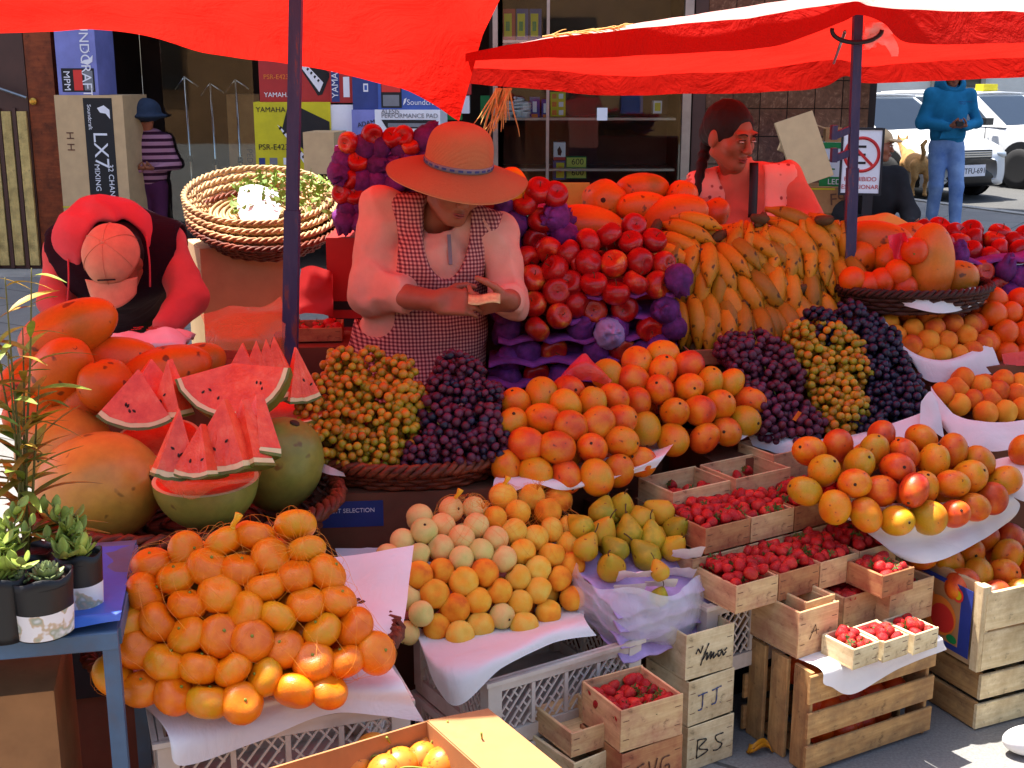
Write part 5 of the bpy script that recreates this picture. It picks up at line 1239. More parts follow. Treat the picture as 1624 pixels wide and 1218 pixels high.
sheet('paper_sheet', 'broad white paper hanging in a fold below the right mangoes', [[at(1300,790,z=.555),at(1380,800,z=.55),at(1480,800,z=.55),at(1600,765,z=.57)],[at(1330,818,z=.555),at(1390,826,z=.548),at(1480,830,z=.548),at(1606,785,z=.565)],[at(1345,826,Y=3.20),at(1400,850,Y=3.13),at(1490,850,Y=3.14),at(1616,800,Y=3.30)],[at(1352,832,Y=3.19),at(1425,876,Y=3.09),at(1500,866,Y=3.12),at(1612,815,Y=3.29)],[at(1360,838,Y=3.18),at(1448,892,Y=3.08),at(1520,878,Y=3.11),at(1600,828,Y=3.28)]], 50, 26, group='white papers on the stall', seed=15, wr=.006)
# ------------------------------------------------------------------ back row: apples, bananas, papayas, right hand trays

def ruffled_tray(label, pts, depth, mat='purple_tray', grp='purple trays of the apple stacks', seed=0, drop=.012):
    """moulded purple sheet whose scalloped front edge follows pts (world), reaching back by depth"""
    P = catmull(np.array(pts), 48); h = np.array([0,1,0]); rows = []
    s = np.linspace(0,1,48); sc = np.abs(np.sin(s*PI*len(pts)*.9+seed))
    for k,(d,dz) in enumerate(((0,-drop),(.006,0),(.05,.004),(depth*.5,.0),(depth,.0))):
        rows.append(P + h*d + UP*(dz + (.012*sc if k < 3 else 0*sc))[:,None] - h*(.012*(1-sc) if k < 2 else 0*sc)[:,None])
    V = np.array(rows); V = np.stack([catmull(V[:,j],14) for j in range(48)],1); V[...,2] += .003*Noise(600+seed)(V.reshape(-1,3),9,2).reshape(V.shape[:2])
    m = MB(); m.grid(V); o = m.build('fruit_tray', MAT[mat], None, True); add_solid(o, .003); return tag(o, label, 'fruit tray', grp)
# --- big stack of apples between the woman in the hat and the bananas
AY = 3.86
LT = 'purple moulded tray in the stack of apples beside the bananas'
for k,(pts) in enumerate(([(905,478),(960,470),(1030,466),(1085,470)], [(870,510),(940,508),(1010,503),(1080,500)], [(790,543),(860,540),(920,540),(1000,534),(1078,526)], [(775,578),(850,576),(920,572),(1000,566),(1075,556)], [(772,612),(850,610),(930,604),(1010,592)])):
    ruffled_tray(LT, [at(u,v,Y=AY-.02+.0008*(u-900)*.3+.01*k*0) for u,v in pts], .30, seed=k)
AL, AG = 'glossy red apple on the purple trays beside the bananas', 'red apples on the purple trays'
top = [(1005,359),(960,380),(994,386),(1037,382),(972,419),(1012,416),(1052,419),(937,417),(912,399),(937,391),(971,453),(1000,449),(1036,451),(946,446),(917,449)]
pile('apple', top, surf(at(1000,462,Y=AY), R(8), R(55)), .083, AL, 'apple', AG, bulge=.02, fill=2, floor=at(1000,470,Y=AY)[2]-.04, toward=.4, scale=(.95,1.1), k=.88)
lft = [(882,421),(844,440),(838,411),(872,405),(883,461),(847,483),(891,498),(852,522),(910,485),(906,420)]
pile('apple', lft, surf(at(870,525,Y=AY-.05), R(0), R(62)), .083, 'glossy red apple tumbling down the front of the purple trays', 'apple', 'red apples in front of the trays', bulge=.02, fill=1, toward=.3, scale=(.98,1.12), k=.88)
for (u,v) in ((991,489),(941,492),(1030,521),(878,555),(987,555),(851,593),(1052,556),(930,594)): put('apple', at(u,v,Y=AY+.02), 'red apple showing between the edges of the purple trays', 'apple', 'apples inside the purple trays', face_rot((random.uniform(-.5,.5),-1,random.uniform(-.3,.6))), 1.05)
WL, WG = 'apple wrapped in crumpled purple tissue in the tray stack', 'tissue wrapped apples beside the bananas'
for (u,v) in ((1055,492),(919,520),(805,520),(808,567),(945,558),(1045,550),(806,602),(890,596),(975,524),(1076,440),(1068,520),(800,490),(835,556),(1015,560)): put('wrapped_apple', at(u,v,Y=AY+.015), WL, 'wrapped apple', WG, None, random.uniform(1.0,1.15))
put('pale_wrapped_apple', at(966,528,Y=AY-.005), 'apple wrapped in pale lilac tissue in the tray stack', 'wrapped apple', None, None, 1.2, 'wrapped_apple')
for k in range(22): put('wrapped_apple', at(random.uniform(800,1070),random.uniform(480,600),Y=AY+.11), WL, 'wrapped apple', WG, None, 1.05)
carton('carton', 'dark carton on the ground under the big stack of apple trays', 'cardboard box', at(930,615,Y=AY+.17)*[1,1,0], (.64,.34,at(930,622,Y=AY)[2]), R(3), 'cardboard_dark')
# --- wrapped apples right of the hat
BY = 4.02
for k,pts in enumerate(([(780,318),(830,330),(900,322)], [(770,352),(810,362),(850,368),(905,352)], [(775,385),(830,398),(905,395)])): ruffled_tray('purple moulded tray in the tall stack behind the woman in the hat', [at(u,v+8,Y=BY) for u,v in pts], .22, seed=10+k, grp='purple trays behind the hat')
for (u,v) in ((880,309),(855,302),(832,321),(858,350),(849,382),(836,408),(770,316)): put('apple', at(u,v,Y=BY+.0), 'red apple on the tall purple trays right behind the straw hat', 'apple', 'apples behind the hat', face_rot((random.uniform(-.6,.6),-.8,random.uniform(0,.8))), 1.05)
for (u,v) in ((814,355),(795,320),(880,345),(895,375),(807,388),(870,400),(780,352),(788,410),(818,425),(790,445),(800,465)): put('wrapped_apple', at(u,v,Y=BY+.01), 'purple tissue wrapped apple in the tall trays right behind the straw hat', 'wrapped apple', 'wrapped apples behind the hat', None, random.uniform(1.05,1.2))
for k in range(16): put('wrapped_apple', at(random.uniform(780,890),random.uniform(330,470),Y=BY+.10), 'purple tissue wrapped apple in the tall trays right behind the straw hat', 'wrapped apple', 'wrapped apples behind the hat', None, 1.1)
put('mango', at(812,296,Y=BY+.03), 'olive orange round fruit on top of the tall apple trays', 'mango', None, None, 1.3); put('mango', at(775,290,Y=BY+.03), 'olive orange round fruit half hidden under the hat brim', 'mango', None, None, 1.1)
carton('carton', 'dark carton on the ground under the tall trays behind the hat', 'cardboard box', at(840,460,Y=BY+.14)*[1,1,0], (.34,.28,at(840,470,Y=BY)[2]), 0, 'cardboard_dark')
# --- stack left of the hat
CY = 4.28
for k,pts in enumerate(([(530,240),(590,243),(660,238),(735,246)], [(530,292),(600,278),(660,272),(735,275)], [(535,325),(600,318),(680,305)])): ruffled_tray('purple moulded tray in the tall stack at the shoulder of the hat woman', [at(u,v,Y=CY) for u,v in pts], .26, seed=20+k, grp='purple trays at the shoulder')
for (u,v) in ((553,226),(568,256),(554,284),(543,307),(563,309),(590,214),(623,219),(651,230),(663,287),(640,216)): put('apple', at(u,v,Y=CY+.0), 'red apple in the tall purple stack at the shoulder of the hat woman', 'apple', 'apples at the shoulder', face_rot((random.uniform(-.6,.6),-.8,random.uniform(-.2,.8))), .9)
for (u,v) in ((580,232),(606,232),(636,236),(545,255),(541,274),(597,259),(625,262),(650,258),(680,250),(597,286),(625,292),(575,285),(551,331),(575,325),(600,318),(700,225),(725,235),(690,280),(548,345),(572,350),(675,222),(752,240)): put('wrapped_apple', at(u,v,Y=CY+.015), 'purple tissue wrapped apple in the tall stack at the hat woman shoulder', 'wrapped apple', 'wrapped apples at the shoulder', None, random.uniform(.95,1.15))
for k in range(34): put('wrapped_apple', at(random.uniform(545,745),random.uniform(222,360),Y=CY+.10), 'purple tissue wrapped apple in the tall stack at the hat woman shoulder', 'wrapped apple', 'wrapped apples at the shoulder', None, 1.1)
carton('carton', 'red and black printed carton under the tall stack behind the hat woman', 'cardboard box', at(620,378,Y=CY+.14)*[1,1,0]+[0,0,.55], (.42,.26,at(620,378,Y=CY)[2]-.55), 0, 'red_box')
rb = [o for o in bpy.data.objects if o.get('label','').startswith('red and black printed carton')][0]
for z in (.17,.23,.30,.36): link('printed_band', board_mesh(.418,.03,.001,'ink_black','printed_band'), rb, (0,-.1312,z), (PI/2,0,0))
carton('carton', 'plain carton on the ground under the red and black printed carton', 'cardboard box', at(620,378,Y=CY+.14)*[1,1,0], (.44,.28,.548), 0, 'cardboard_dark')

# --- bananas
def banana_mesh(seed, L=.160, r=.0235):
    g = np.random.default_rng(seed); t = np.linspace(0,1,13); bend = g.uniform(.85,1.15)
    P = np.stack([L*.5*np.sin((t-.5)*1.5*bend)/.68, 0*t, L*.42*(np.cos((t-.5)*1.5*bend)-1)*1.4], 1)
    rad = r*np.array([.34,.36,.55,.82,.96,1.02,1.04,1.02,.98,.88,.66,.36,.26])*g.uniform(.93,1.06); T = np.gradient(P, axis=0); T /= np.linalg.norm(T,axis=1)[:,None]
    U = np.array([[0,1.0,0]]*13); W = np.cross(T,U); n = 10; a = np.arange(n)*2*PI/n; f = 1+.05*np.cos(5*a)
    V = P[:,None] + rad[:,None,None]*f[None,:,None]*(np.cos(a)[None,:,None]*U[:,None]+np.sin(a)[None,:,None]*W[:,None]); m = MB(); m.grid(V,closed_u=True); k = m.n
    m.f += [list(range(n))[::-1], [12*n+j for j in range(n)]]; m.m += [0,0]; return m.mesh('banana', MAT['banana_peel'], True)
BN = [banana_mesh(i) for i in range(6)]
mk('banana_crown', (84,60,30), .8, .3, 60)
_c = MB(); _c.lathe([(0,-.014),(.016,-.010),(.019,0),(.014,.012),(.006,.017),(0,.017)], 10); CROWN = _c.mesh('crown', MAT['banana_crown'], True)
def hand(p, axis, n, label, grp, sc=1.0, spread=.0235):
    """bananas in two tiers fanning from one crown; local x along the fingers"""
    root = thing('banana_bunch', label, 'bananas', p, 0, grp); X_ = np.asarray(axis, float); X_ /= np.linalg.norm(X_)
    up = np.array([0,-.75,.66]); Fm = frame(X_, up); root.rotation_euler = Matrix(Fm.tolist()).to_euler(); root.scale = (sc,)*3
    for tier in range(2):
        k = n - tier
        for i in range(k):
            s = i-(k-1)/2; o = link('banana', BN[random.randrange(6)], root, (.02+random.uniform(-.008,.008), s*spread*2.0+random.uniform(-.004,.004), -.022*tier+.004*math.cos(s)), (random.uniform(-.25,.25), random.uniform(-.1,.1)+.08*tier, s*.09+random.uniform(-.06,.06)))
            o.scale = (random.uniform(.9,1.1),)*3
    link('crown', CROWN, root, (-.072,0,-.005), (0,PI/2,0), (1.0,n*.42,1.0)); return root
sb = surf(at(1190,545,Y=3.93), R(6), R(60)); sb2 = (sb[0]-sb[3]*.06, *sb[1:])
BL, BG = 'ripe spotted banana hand in the heap in front of the woman in pink', 'banana hands in the heap'
spots = [(1075,352,(1,-.2,-.25),4),(1085,388,(.6,-.5,-.5),4),(1140,362,(.75,-.3,-.6),5),(1105,440,(-.1,-.6,-.9),4),(1165,395,(.5,-.4,-.8),5),(1200,370,(.45,-.3,-.9),4),(1150,440,(.2,-.5,-1),5),(1115,490,(-.1,-.6,-.9),4),(1190,450,(.3,-.4,-1),5),(1165,500,(.15,-.5,-1),5),(1130,530,(.3,-.6,-.6),4),(1200,520,(.2,-.5,-.9),5),
         (1240,345,(.5,-.4,-.7),4),(1275,345,(.55,-.3,-.8),4),(1230,395,(.4,-.4,-.9),4),(1270,395,(.3,-.3,-1),5),(1305,375,(.25,-.3,-1),4),(1245,445,(.2,-.3,-1),5),(1290,440,(.1,-.25,-1),5),(1320,425,(.15,-.2,-1),4),(1235,500,(.1,-.3,-1),5),(1280,495,(.05,-.2,-1),4),(1315,480,(.1,-.2,-1),3)]
spots = [(u,v+int(max(0,(400-v)*.45)),ax,n) for u,v,ax,n in spots]
for (u,v,ax,n) in [q for k_,q in enumerate(spots) if k_%4 != 2]: hand(atplane(u,v,sb[0],sb[3]), np.array([ax[0]*.7,-.42,min(ax[2],-.45)*.85])+rng.normal(size=3)*.24, n-(n>4), BL, BG, random.uniform(1.08,1.26))
for (u,v,ax,n) in spots[::2]: hand(atplane(u+12,v+14,sb2[0],sb2[3]), np.array([ax[0]*.7,-.4,min(ax[2],-.45)*.85])+rng.normal(size=3)*.2, n, BL, BG, 1.15)
carton('carton', 'carton on the ground under the heap of bananas', 'cardboard box', at(1195,560,Y=4.1)*[1,1,0], (.55,.36,at(1195,556,Y=3.95)[2]), R(6), 'cardboard_dark')
veneer_box(corner_loc(1090,580,.80,.2,.12,R(6)), R(6), .2, .12, .05, 'red_stained_wood', 'veneer box tucked between the mango tray and the bananas', 'boxes behind the strawberry rows')
# --- papayas on top at the back
PB = 'papaya on the back shelf above the apples'
papaya(958,320,4.35,(-.1,-.9,.15),.98,'large round orange papaya with a dark stem scar above the apples','short_papaya'); papaya(1018,300,4.42,(.95,.1,.1),.72,'orange papaya lying on top of the back shelf beside the woman in pink'); papaya(1020,330,4.30,(-.9,-.2,.05),.70,'orange papaya pointing at the large round one')
papaya(1082,312,4.42,(.1,-.9,.35),.72,'golden round papaya with a star shaped stem end','short_papaya'); papaya(930,362,4.22,(.9,.1,-.05),1.0,'long orange papaya lying behind the red apples'); papaya(1065,345,4.28,(.8,-.2,.3),.95,'orange papaya lying behind the top bananas'); papaya(1135,338,4.40,(.5,.2,.6),.6,'small golden papaya against the woman in pink','short_papaya')
carton('carton', 'carton on the ground carrying the back row of papayas', 'cardboard box', at(1010,380,Y=4.5)*[1,1,0], (.56,.5,at(1010,372,Y=4.35)[2]), 0, 'cardboard')
tagm = MB(); tagm.box((0,0,0),(.12,.01,.09)); o = tagm.build('printed_carton', MAT['yellow_cloth']); o.location = at(908,310,Y=4.5); tag(o,'small yellow printed packet behind the papayas','packet')

# --- right hand side: papayas and oranges, apples, apricots, oranges
RY_ = 4.15
sheet('cloth', 'yellow cloth spread behind the right papayas', [[at(1330,352,Y=4.6),at(1395,345,Y=4.6),at(1450,362,Y=4.6)],[at(1318,380,Y=4.4),at(1385,370,Y=4.4),at(1440,372,Y=4.4)],[at(1335,425,Y=4.32),at(1385,410,Y=4.3),at(1430,400,Y=4.32)]], 30, 20, 'yellow_cloth', 'cloth', seed=30, wr=.012)
papaya(1392,382,4.2,(.95,-.2,-.05),.88,'reddish papaya lying on top of the right papaya basket'); papaya(1362,412,4.15,(.2,-.6,.6),.68,'round papaya beside the blue pole','short_papaya'); papaya(1407,412,4.15,(-.3,-.8,.3),.72,'dark orange papaya in the middle of the right basket','short_papaya')
papaya(1471,424,4.08,(.05,-.1,1),1.06,'tall pear shaped papaya standing upright in the right basket'); papaya(1520,440,4.12,(.6,-.5,.1),.72,'papaya with a blunt cut end beside the upright papaya','short_papaya'); papaya(1435,378,4.3,(.7,.3,.2),.7,'small papaya at the back of the right basket')
for (u,v) in ((1399,446),(1424,432),(1434,455),(1352,444),(1450,398),(1375,452)): put('orange', at(u,v,Y=4.02), 'orange lying in front of the right papayas', 'orange', 'oranges before the right papayas', None, 1.1)
bp = at(1440,470,Y=4.12); basket('basket', 'dark wicker basket of papayas beside the hooked pole', bp-[0,0,.03], .27, .2, .07, R(10), 'dark_wicker', .86, 5, .012)
sheet('paper_sheet', 'pink lit white paper under the right papayas', [[at(1385,462,Y=4.02),at(1440,466,Y=3.98),at(1500,466,Y=4.0),at(1545,455,Y=4.08)],[at(1400,468,Y=3.98),at(1445,474,Y=3.93),at(1505,474,Y=3.95),at(1552,468,Y=4.05)],[at(1415,478,Y=3.96),at(1450,492,Y=3.91),at(1500,497,Y=3.92),at(1556,480,Y=4.03)]], 30, 12, group='white papers on the stall', seed=31, wr=.004)
m = MB(); V = np.array([[at(1420+26*a+14*b, 372+40*b-8*a, Y=4.03+.02*math.sin(5*a+4*b)) for a in np.linspace(-.5,.7,12)] for b in np.linspace(0,1,14)]); V += (.008*Noise(611)(V.reshape(-1,3),16,3))[:,None].reshape(14,12,1); m.grid(V)
tag(m.build('plastic_bag', MAT['pink_plastic'], None, True), 'crumpled bright pink plastic bag between the right papayas', 'plastic bag')
ap = [(1498,364),(1517,371),(1538,368),(1479,377),(1498,386),(1521,386),(1548,380),(1567,380),(1583,375),(1610,383),(1591,398),(1567,402),(1614,398),(1501,401),(1546,398),(1467,371),(1452,374),(1628,375),(1635,395)]
pile('apple', ap, surf(at(1560,405,Y=4.38), R(6), R(20)), .08, 'shiny red apple on the far purple trays at the end of the stall', 'apple', 'apples at the end of the stall', fill=1, toward=.5, scale=(.9,1.05), k=.86)
for k,pts in enumerate(([(1500,412),(1560,416),(1640,408)],[(1530,442),(1580,452),(1650,440)],[(1530,470),(1590,478),(1650,468)])): ruffled_tray('purple moulded tray at the far end of the stall beside the papayas', [at(u,v,Y=4.3) for u,v in pts], .3, seed=40+k, grp='purple trays at the end of the stall')
for (u,v) in ((1558,430),(1583,455),(1622,456)): put('apple', at(u,v,Y=4.31), 'red apple between the far purple trays', 'apple', 'apples between the far trays', face_rot((.2,-1,.2)), .95)
for (u,v) in ((1518,402),(1594,428),(1617,440),(1535,455),(1550,465),(1640,430),(1600,465)): put('wrapped_apple', at(u,v,Y=4.31), 'purple tissue wrapped apple between the far purple trays', 'wrapped apple', 'wrapped apples at the end of the stall', None, random.uniform(.95,1.1))
carton('carton', 'carton on the ground under the far apple trays and papayas', 'cardboard box', (2*.66+.27,4.42,0), (1.1,.5,.86), R(6), 'cardboard_dark')
apr = [(1439,496),(1415,500),(1447,521),(1470,503),(1483,521),(1508,512),(1538,519),(1471,541),(1501,541),(1533,531),(1490,562),(1521,558),(1539,553),(1554,547),(1443,547),(1458,559),(1416,517),(1425,529),(1492,500)]
pile('apricot', apr, surf(at(1490,566,Y=3.92), R(12), R(44)), .066, 'golden apricot heaped above the black grapes', 'apricot', 'apricots above the black grapes', bulge=.02, fill=2, toward=.3, scale=(.95,1.1), k=.86)
sheet('paper_sheet', 'white paper band hanging below the upper apricots', [[at(1400,500,Y=3.98),at(1440,555,Y=3.9),at(1500,572,Y=3.88),at(1570,545,Y=3.98)],[at(1410,530,Y=3.93),at(1448,566,Y=3.86),at(1505,576,Y=3.85),at(1578,560,Y=3.96)],[at(1440,556,Y=3.9),at(1465,602,Y=3.83),at(1510,606,Y=3.83),at(1588,588,Y=3.94)]], 36, 14, group='white papers on the stall', seed=32, wr=.004)
carton('carton', 'carton on the ground under the upper apricots', 'cardboard box', at(1500,580,Y=4.05)*[1,1,0], (.42,.3,at(1500,578,Y=3.95)[2]), R(12), 'cardboard_dark')
orr = [(1554,489),(1579,477),(1578,506),(1602,500),(1570,536),(1597,553),(1594,527),(1620,477),(1622,505),(1615,535),(1558,516),(1622,556),(1645,490),(1645,530)]
pile('orange', orr, surf(at(1600,560,Y=4.02), R(12), R(50)), .08, 'deep orange fruit heaped at the far end below the apple trays', 'orange', 'oranges at the far end', bulge=.02, fill=1, scale=(.98,1.12), k=.88)
sheet('plastic_bag', 'red plastic bag under the far oranges', [[at(1585,565,Y=3.98),at(1625,560,Y=3.96),at(1660,560,Y=3.98)],[at(1592,580,Y=3.95),at(1625,580,Y=3.93),at(1660,580,Y=3.95)]], 20, 10, 'red_bag', 'plastic bag', seed=33, wr=.008)
carton('carton', 'carton on the ground under the far oranges', 'cardboard box', at(1640,590,Y=4.2)*[1,1,0], (.4,.34,at(1640,585,Y=4.05)[2]), R(12), 'cardboard_dark')
ap2 = [(1496,627),(1521,617),(1535,606),(1555,612),(1592,603),(1521,640),(1548,637),(1569,634),(1582,622),(1602,625),(1590,650),(1560,652),(1618,610),(1620,645),(1640,630)]
pile('apricot', ap2, surf(at(1560,662,Y=3.68), R(14), R(36)), .066, 'rosy apricot in the lower tray below the upper apricots', 'apricot', 'apricots in the lower tray', fill=1, toward=.3, scale=(1.0,1.15), k=.86)
sheet('paper_sheet', 'pink lit crumpled paper in front of the lower apricots', [[at(1478,610,Y=3.72),at(1500,640,Y=3.66),at(1545,672,Y=3.62),at(1640,668,Y=3.64)],[at(1482,630,Y=3.68),at(1505,668,Y=3.60),at(1560,690,Y=3.57),at(1640,690,Y=3.6)],[at(1490,660,Y=3.64),at(1520,705,Y=3.55),at(1575,720,Y=3.53),at(1640,705,Y=3.58)]], 36, 20, group='white papers on the stall', seed=34, wr=.012)
sheet('paper_sheet', 'white paper sticking up between the black grapes and the lower apricots', [[at(1458,640,Y=3.60),at(1475,622,Y=3.62),at(1485,650,Y=3.6)],[at(1455,690,Y=3.56),at(1478,690,Y=3.56),at(1495,700,Y=3.56)]], 14, 14, group='white papers on the stall', seed=35, wr=.008)
carton('carton', 'carton on the ground under the lower apricots', 'cardboard box', at(1570,680,Y=3.85)*[1,1,0], (.5,.34,at(1570,676,Y=3.7)[2]), R(14), 'cardboard_dark')
put('mango', at(1625,715,Y=3.45), 'single mango at the end of the stall below the lower apricots', 'mango', None, None, 1.0)
sheet('paper_sheet', 'white paper lying beside the right mangoes at the end of the stall', [[at(1560,735,Y=3.50),at(1600,725,Y=3.5),at(1650,720,Y=3.5)],[at(1590,760,Y=3.38),at(1620,755,Y=3.38),at(1660,750,Y=3.38)],[at(1600,790,Y=3.32),at(1625,800,Y=3.32),at(1660,790,Y=3.32)]], 20, 16, group='white papers on the stall', seed=36, wr=.008)

# --- baskets of herbs in the sun behind, and parcels at the back left
HY = 4.78
for k in range(4):
    c = at(424-4*k,380-13*k,Y=HY+.02*k)
    bk_ = basket('basket', ('lowest' if k == 0 else 'second' if k == 1 else 'third' if k == 2 else 'topmost')+' pale wicker basket in the sunlit stack behind the blue pole', c, .285-.003*k, .27, .085, R(20*k), 'pale_wicker' if k else 'wicker', .70, 9, .0095, 'stacked wicker baskets'); bk_.rotation_euler = (R(17),R(3),0)
for k,(u,v,w) in enumerate(((365,470,.16),)):
    carton('carton', 'pale carton in the sun carrying the stack of wicker baskets', 'cardboard box', at(u+22,500,Y=HY+.03)*[1,1,0], (.36,.30,at(425,383,Y=HY)[2]-.004), R(24), 'cardboard_pale')
lf = MB()
c = at(420,336,Y=HY+.04)+np.array([.07,.02,.05])
for i_ in range(420):
    x_,y_ = random.uniform(-.19,.19), random.uniform(-.15,.15); p = c + np.array([x_, y_*.94, y_*.34+.03*(1-(x_/.19)**2)+random.uniform(-.01,.02)]); d = rng.normal(size=3); d /= np.linalg.norm(d); s = np.cross(d, rng.normal(size=3)); s /= np.linalg.norm(s); L_ = random.uniform(.022,.042); lf.add([p, p+d*L_*.5+s*L_*.28, p+d*L_, p+d*L_*.5-s*L_*.28], [[0,1,2,3]])
mk('herb_leaf', (120,150,60), .6, .25, 60, objvar=0)
tag(lf.build('herb_leaves', MAT['herb_leaf']), 'heap of green leaves lying in the sunlit wicker basket', 'leaves', kind='stuff')
sheet('paper_sheet', 'sunlit white paper in the front of the wicker basket stack', [[at(380,300,Y=4.82),at(410,296,Y=4.84),at(440,304,Y=4.84)],[at(376,325,Y=4.74),at(412,322,Y=4.72),at(445,328,Y=4.74)],[at(384,350,Y=4.66),at(415,352,Y=4.63),at(440,350,Y=4.66)]], 20, 14, group='white papers on the stall', seed=37, wr=.01)
# red paper bags and a box of dark fruit left of the hat woman
sheet('paper_bag', 'folded dark red paper bags leaning beside the blue pole', [[at(478,425,Y=4.24),at(500,420,Y=4.23),at(528,432,Y=4.24)],[at(474,455,Y=4.22),at(500,450,Y=4.21),at(528,462,Y=4.22)],[at(470,500,Y=4.2),at(500,498,Y=4.19),at(528,502,Y=4.2)]], 24, 20, 'red_box', 'paper bag', seed=38, wr=.012)
vb = veneer_box(at(505,535,Y=4.0)-[0,0,.0], R(5), .16, .14, .045, 'red_stained_wood', 'red lit veneer box of dark fruit beside the blue pole', 'boxes behind the strawberry rows')
fill_box(vb, .16, .14, .045, 14, .004, 'dark red fruit in the veneer box beside the blue pole', 'dark fruit beside the pole', 77, 1.0)
carton('carton', 'carton under the veneer box of dark fruit beside the blue pole', 'cardboard box', at(505,537,Y=4.0)*[1,1,0], (.3,.26,at(505,537,Y=4.0)[2]-.002), R(5), 'cardboard_dark')
sheet('plastic_bag', 'orange lit plastic parcel behind the watermelon slices', [[at(318,500,Y=3.75),at(380,495,Y=3.75),at(445,470,Y=3.75)],[at(322,520,Y=3.66),at(380,520,Y=3.63),at(450,500,Y=3.66)],[at(325,545,Y=3.6),at(385,545,Y=3.56),at(450,540,Y=3.6)],[at(330,565,Y=3.6),at(385,570,Y=3.56),at(450,570,Y=3.6)]], 30, 26, 'orange_film', 'plastic bag', seed=39, wr=.018)
pc = thing('parcel', 'parcel wrapped in white printed paper in front of the capped person', 'parcel', at(240,540,Y=3.72), R(4))
m = MB(); V = np.array([[(.115*a*(1+.05*b), .07*b, .035*math.cos(a*1.2)*math.cos(b*1.2)+.012*Noise(612)(np.array([[a,b,0]]),1.4,3)[0]) for a in np.linspace(-1,1,26)] for b in np.linspace(-1,1,18)]); m.grid(V); pw = m.build('wrapping', MAT['white_card'], pc, True); add_solid(pw, .02, -1)
for k in range(4): text('fruta', .016, 'red_print', pc, (-.05+.045*(k%2), -.022+.03*(k//2), .036), (.8,.55,0), (-.55,.8,0))
carton('carton', 'carton carrying the printed parcel in front of the capped person', 'cardboard box', (at(240,560,Y=3.72)-[0,0,.0])*[1,1,0], (.36,.24,at(240,555,Y=3.72)[2]-.02), R(4), 'cardboard_dark')
carton('carton', 'carton on the ground under the orange lit plastic parcel', 'cardboard box', at(385,560,Y=3.72)*[1,1,0], (.26,.24,at(385,568,Y=3.68)[2]-.01), R(4), 'cardboard_dark')
# ------------------------------------------------------------------ people
def skin_mat(key, a, b):
    t = NT(key); co = t.coord(); f = t.noise(14, 4, .6, co); t.bump(t.noise(180, 3, .6, co), .12, .002)
    MAT[key] = t.done(t.ramp(f, [(.3, lin(a)), (.7, lin(b))]), .5, .35, 0, .12, (.02,.008,.005))
skin_mat('skin', (140,82,58), (166,100,72)); skin_mat('skin_pale', (176,124,98), (196,142,112))
def knit(key, rgb, rib=90, var=.12):
    t = NT(key); co = t.coord(); w = t.n('TexWave', bands_direction='Z'); w.inputs['Scale'].default_value = rib; w.inputs['Distortion'].default_value = 1.5; w.inputs['Detail'].default_value = 1; t.l(co, w.inputs['Vector'])
    f = t.noise(7, 5, .6, co); c = lin(rgb); col = t.ramp(f, [(.3, tuple(q*(1-var*1.8) for q in c[:3])), (.7, c)])
    t.bump(t.math('ADD', t.math('MULTIPLY', w.outputs['Fac'], .5), t.noise(160, 2, .5, co)), .35, .003); MAT[key] = t.done(col, .95, .1)
knit('cream_knit', (232,172,148), 110); knit('pink_knit', (226,132,108), 130); knit('red_knit', (214,104,104), 120); knit('dark_vest', (42,24,36), 60); knit('hoodie_blue', (44,132,178), 100, .2); knit('hood_red', (222,92,102), 120); knit('dark_jacket', (44,42,44), 60); knit('dark_trousers', (46,50,44), 60); knit('purple_skirt', (84,40,72), 60)
def denim(key, a, b):
    t = NT(key); co = t.coord(); f = t.noise(5, 5, .65, co); col = t.ramp(f, [(.3, lin(a)), (.7, lin(b))]); t.bump(t.noise(300, 2, .5, co), .3, .002); MAT[key] = t.done(col, .9, .1)
denim('denim', (92,122,176), (142,168,206)); denim('dark_denim', (40,54,70), (70,88,104))
mk('hair', (22,14,14), .75, .2, 40, .3, 200, stretch=(1,1,.15)); mk('eye_white', (220,210,205), .25, .02); mk('eye_dark', (24,14,10), .2, .05); mk('lips', (140,62,54), .45, .1)
mk('shoe_white', (226,226,226), .5, .05, 10); mk('shoe_dark', (30,28,30), .5, .1); mk('cap_cloth', (214,156,124), .85, .1, 20, .2, 200); mk('blue_hat', (36,50,72), .9, .15, 20); mk('banknote', (206,190,130), .7, .2, 60)
def straw_mat():
    t = NT('straw_weave'); uv = t.coord('UV'); w = t.n('TexWave', bands_direction='Y'); w.inputs['Scale'].default_value = 9; w.inputs['Distortion'].default_value = 1.6; w.inputs['Detail Scale'].default_value = 6; t.l(uv, w.inputs['Vector'])
    f = t.noise(90, 3, .6, uv); col = t.mix(.35, t.ramp(w.outputs['Fac'], [(.2, lin((216,124,74))), (.8, lin((250,182,122)))]), t.ramp(f, [(.3, lin((214,130,84))), (.7, lin((248,184,130)))]))
    t.bump(w.outputs['Fac'], .9, .006); MAT['straw_weave'] = t.done(col, .8, .2)
straw_mat()
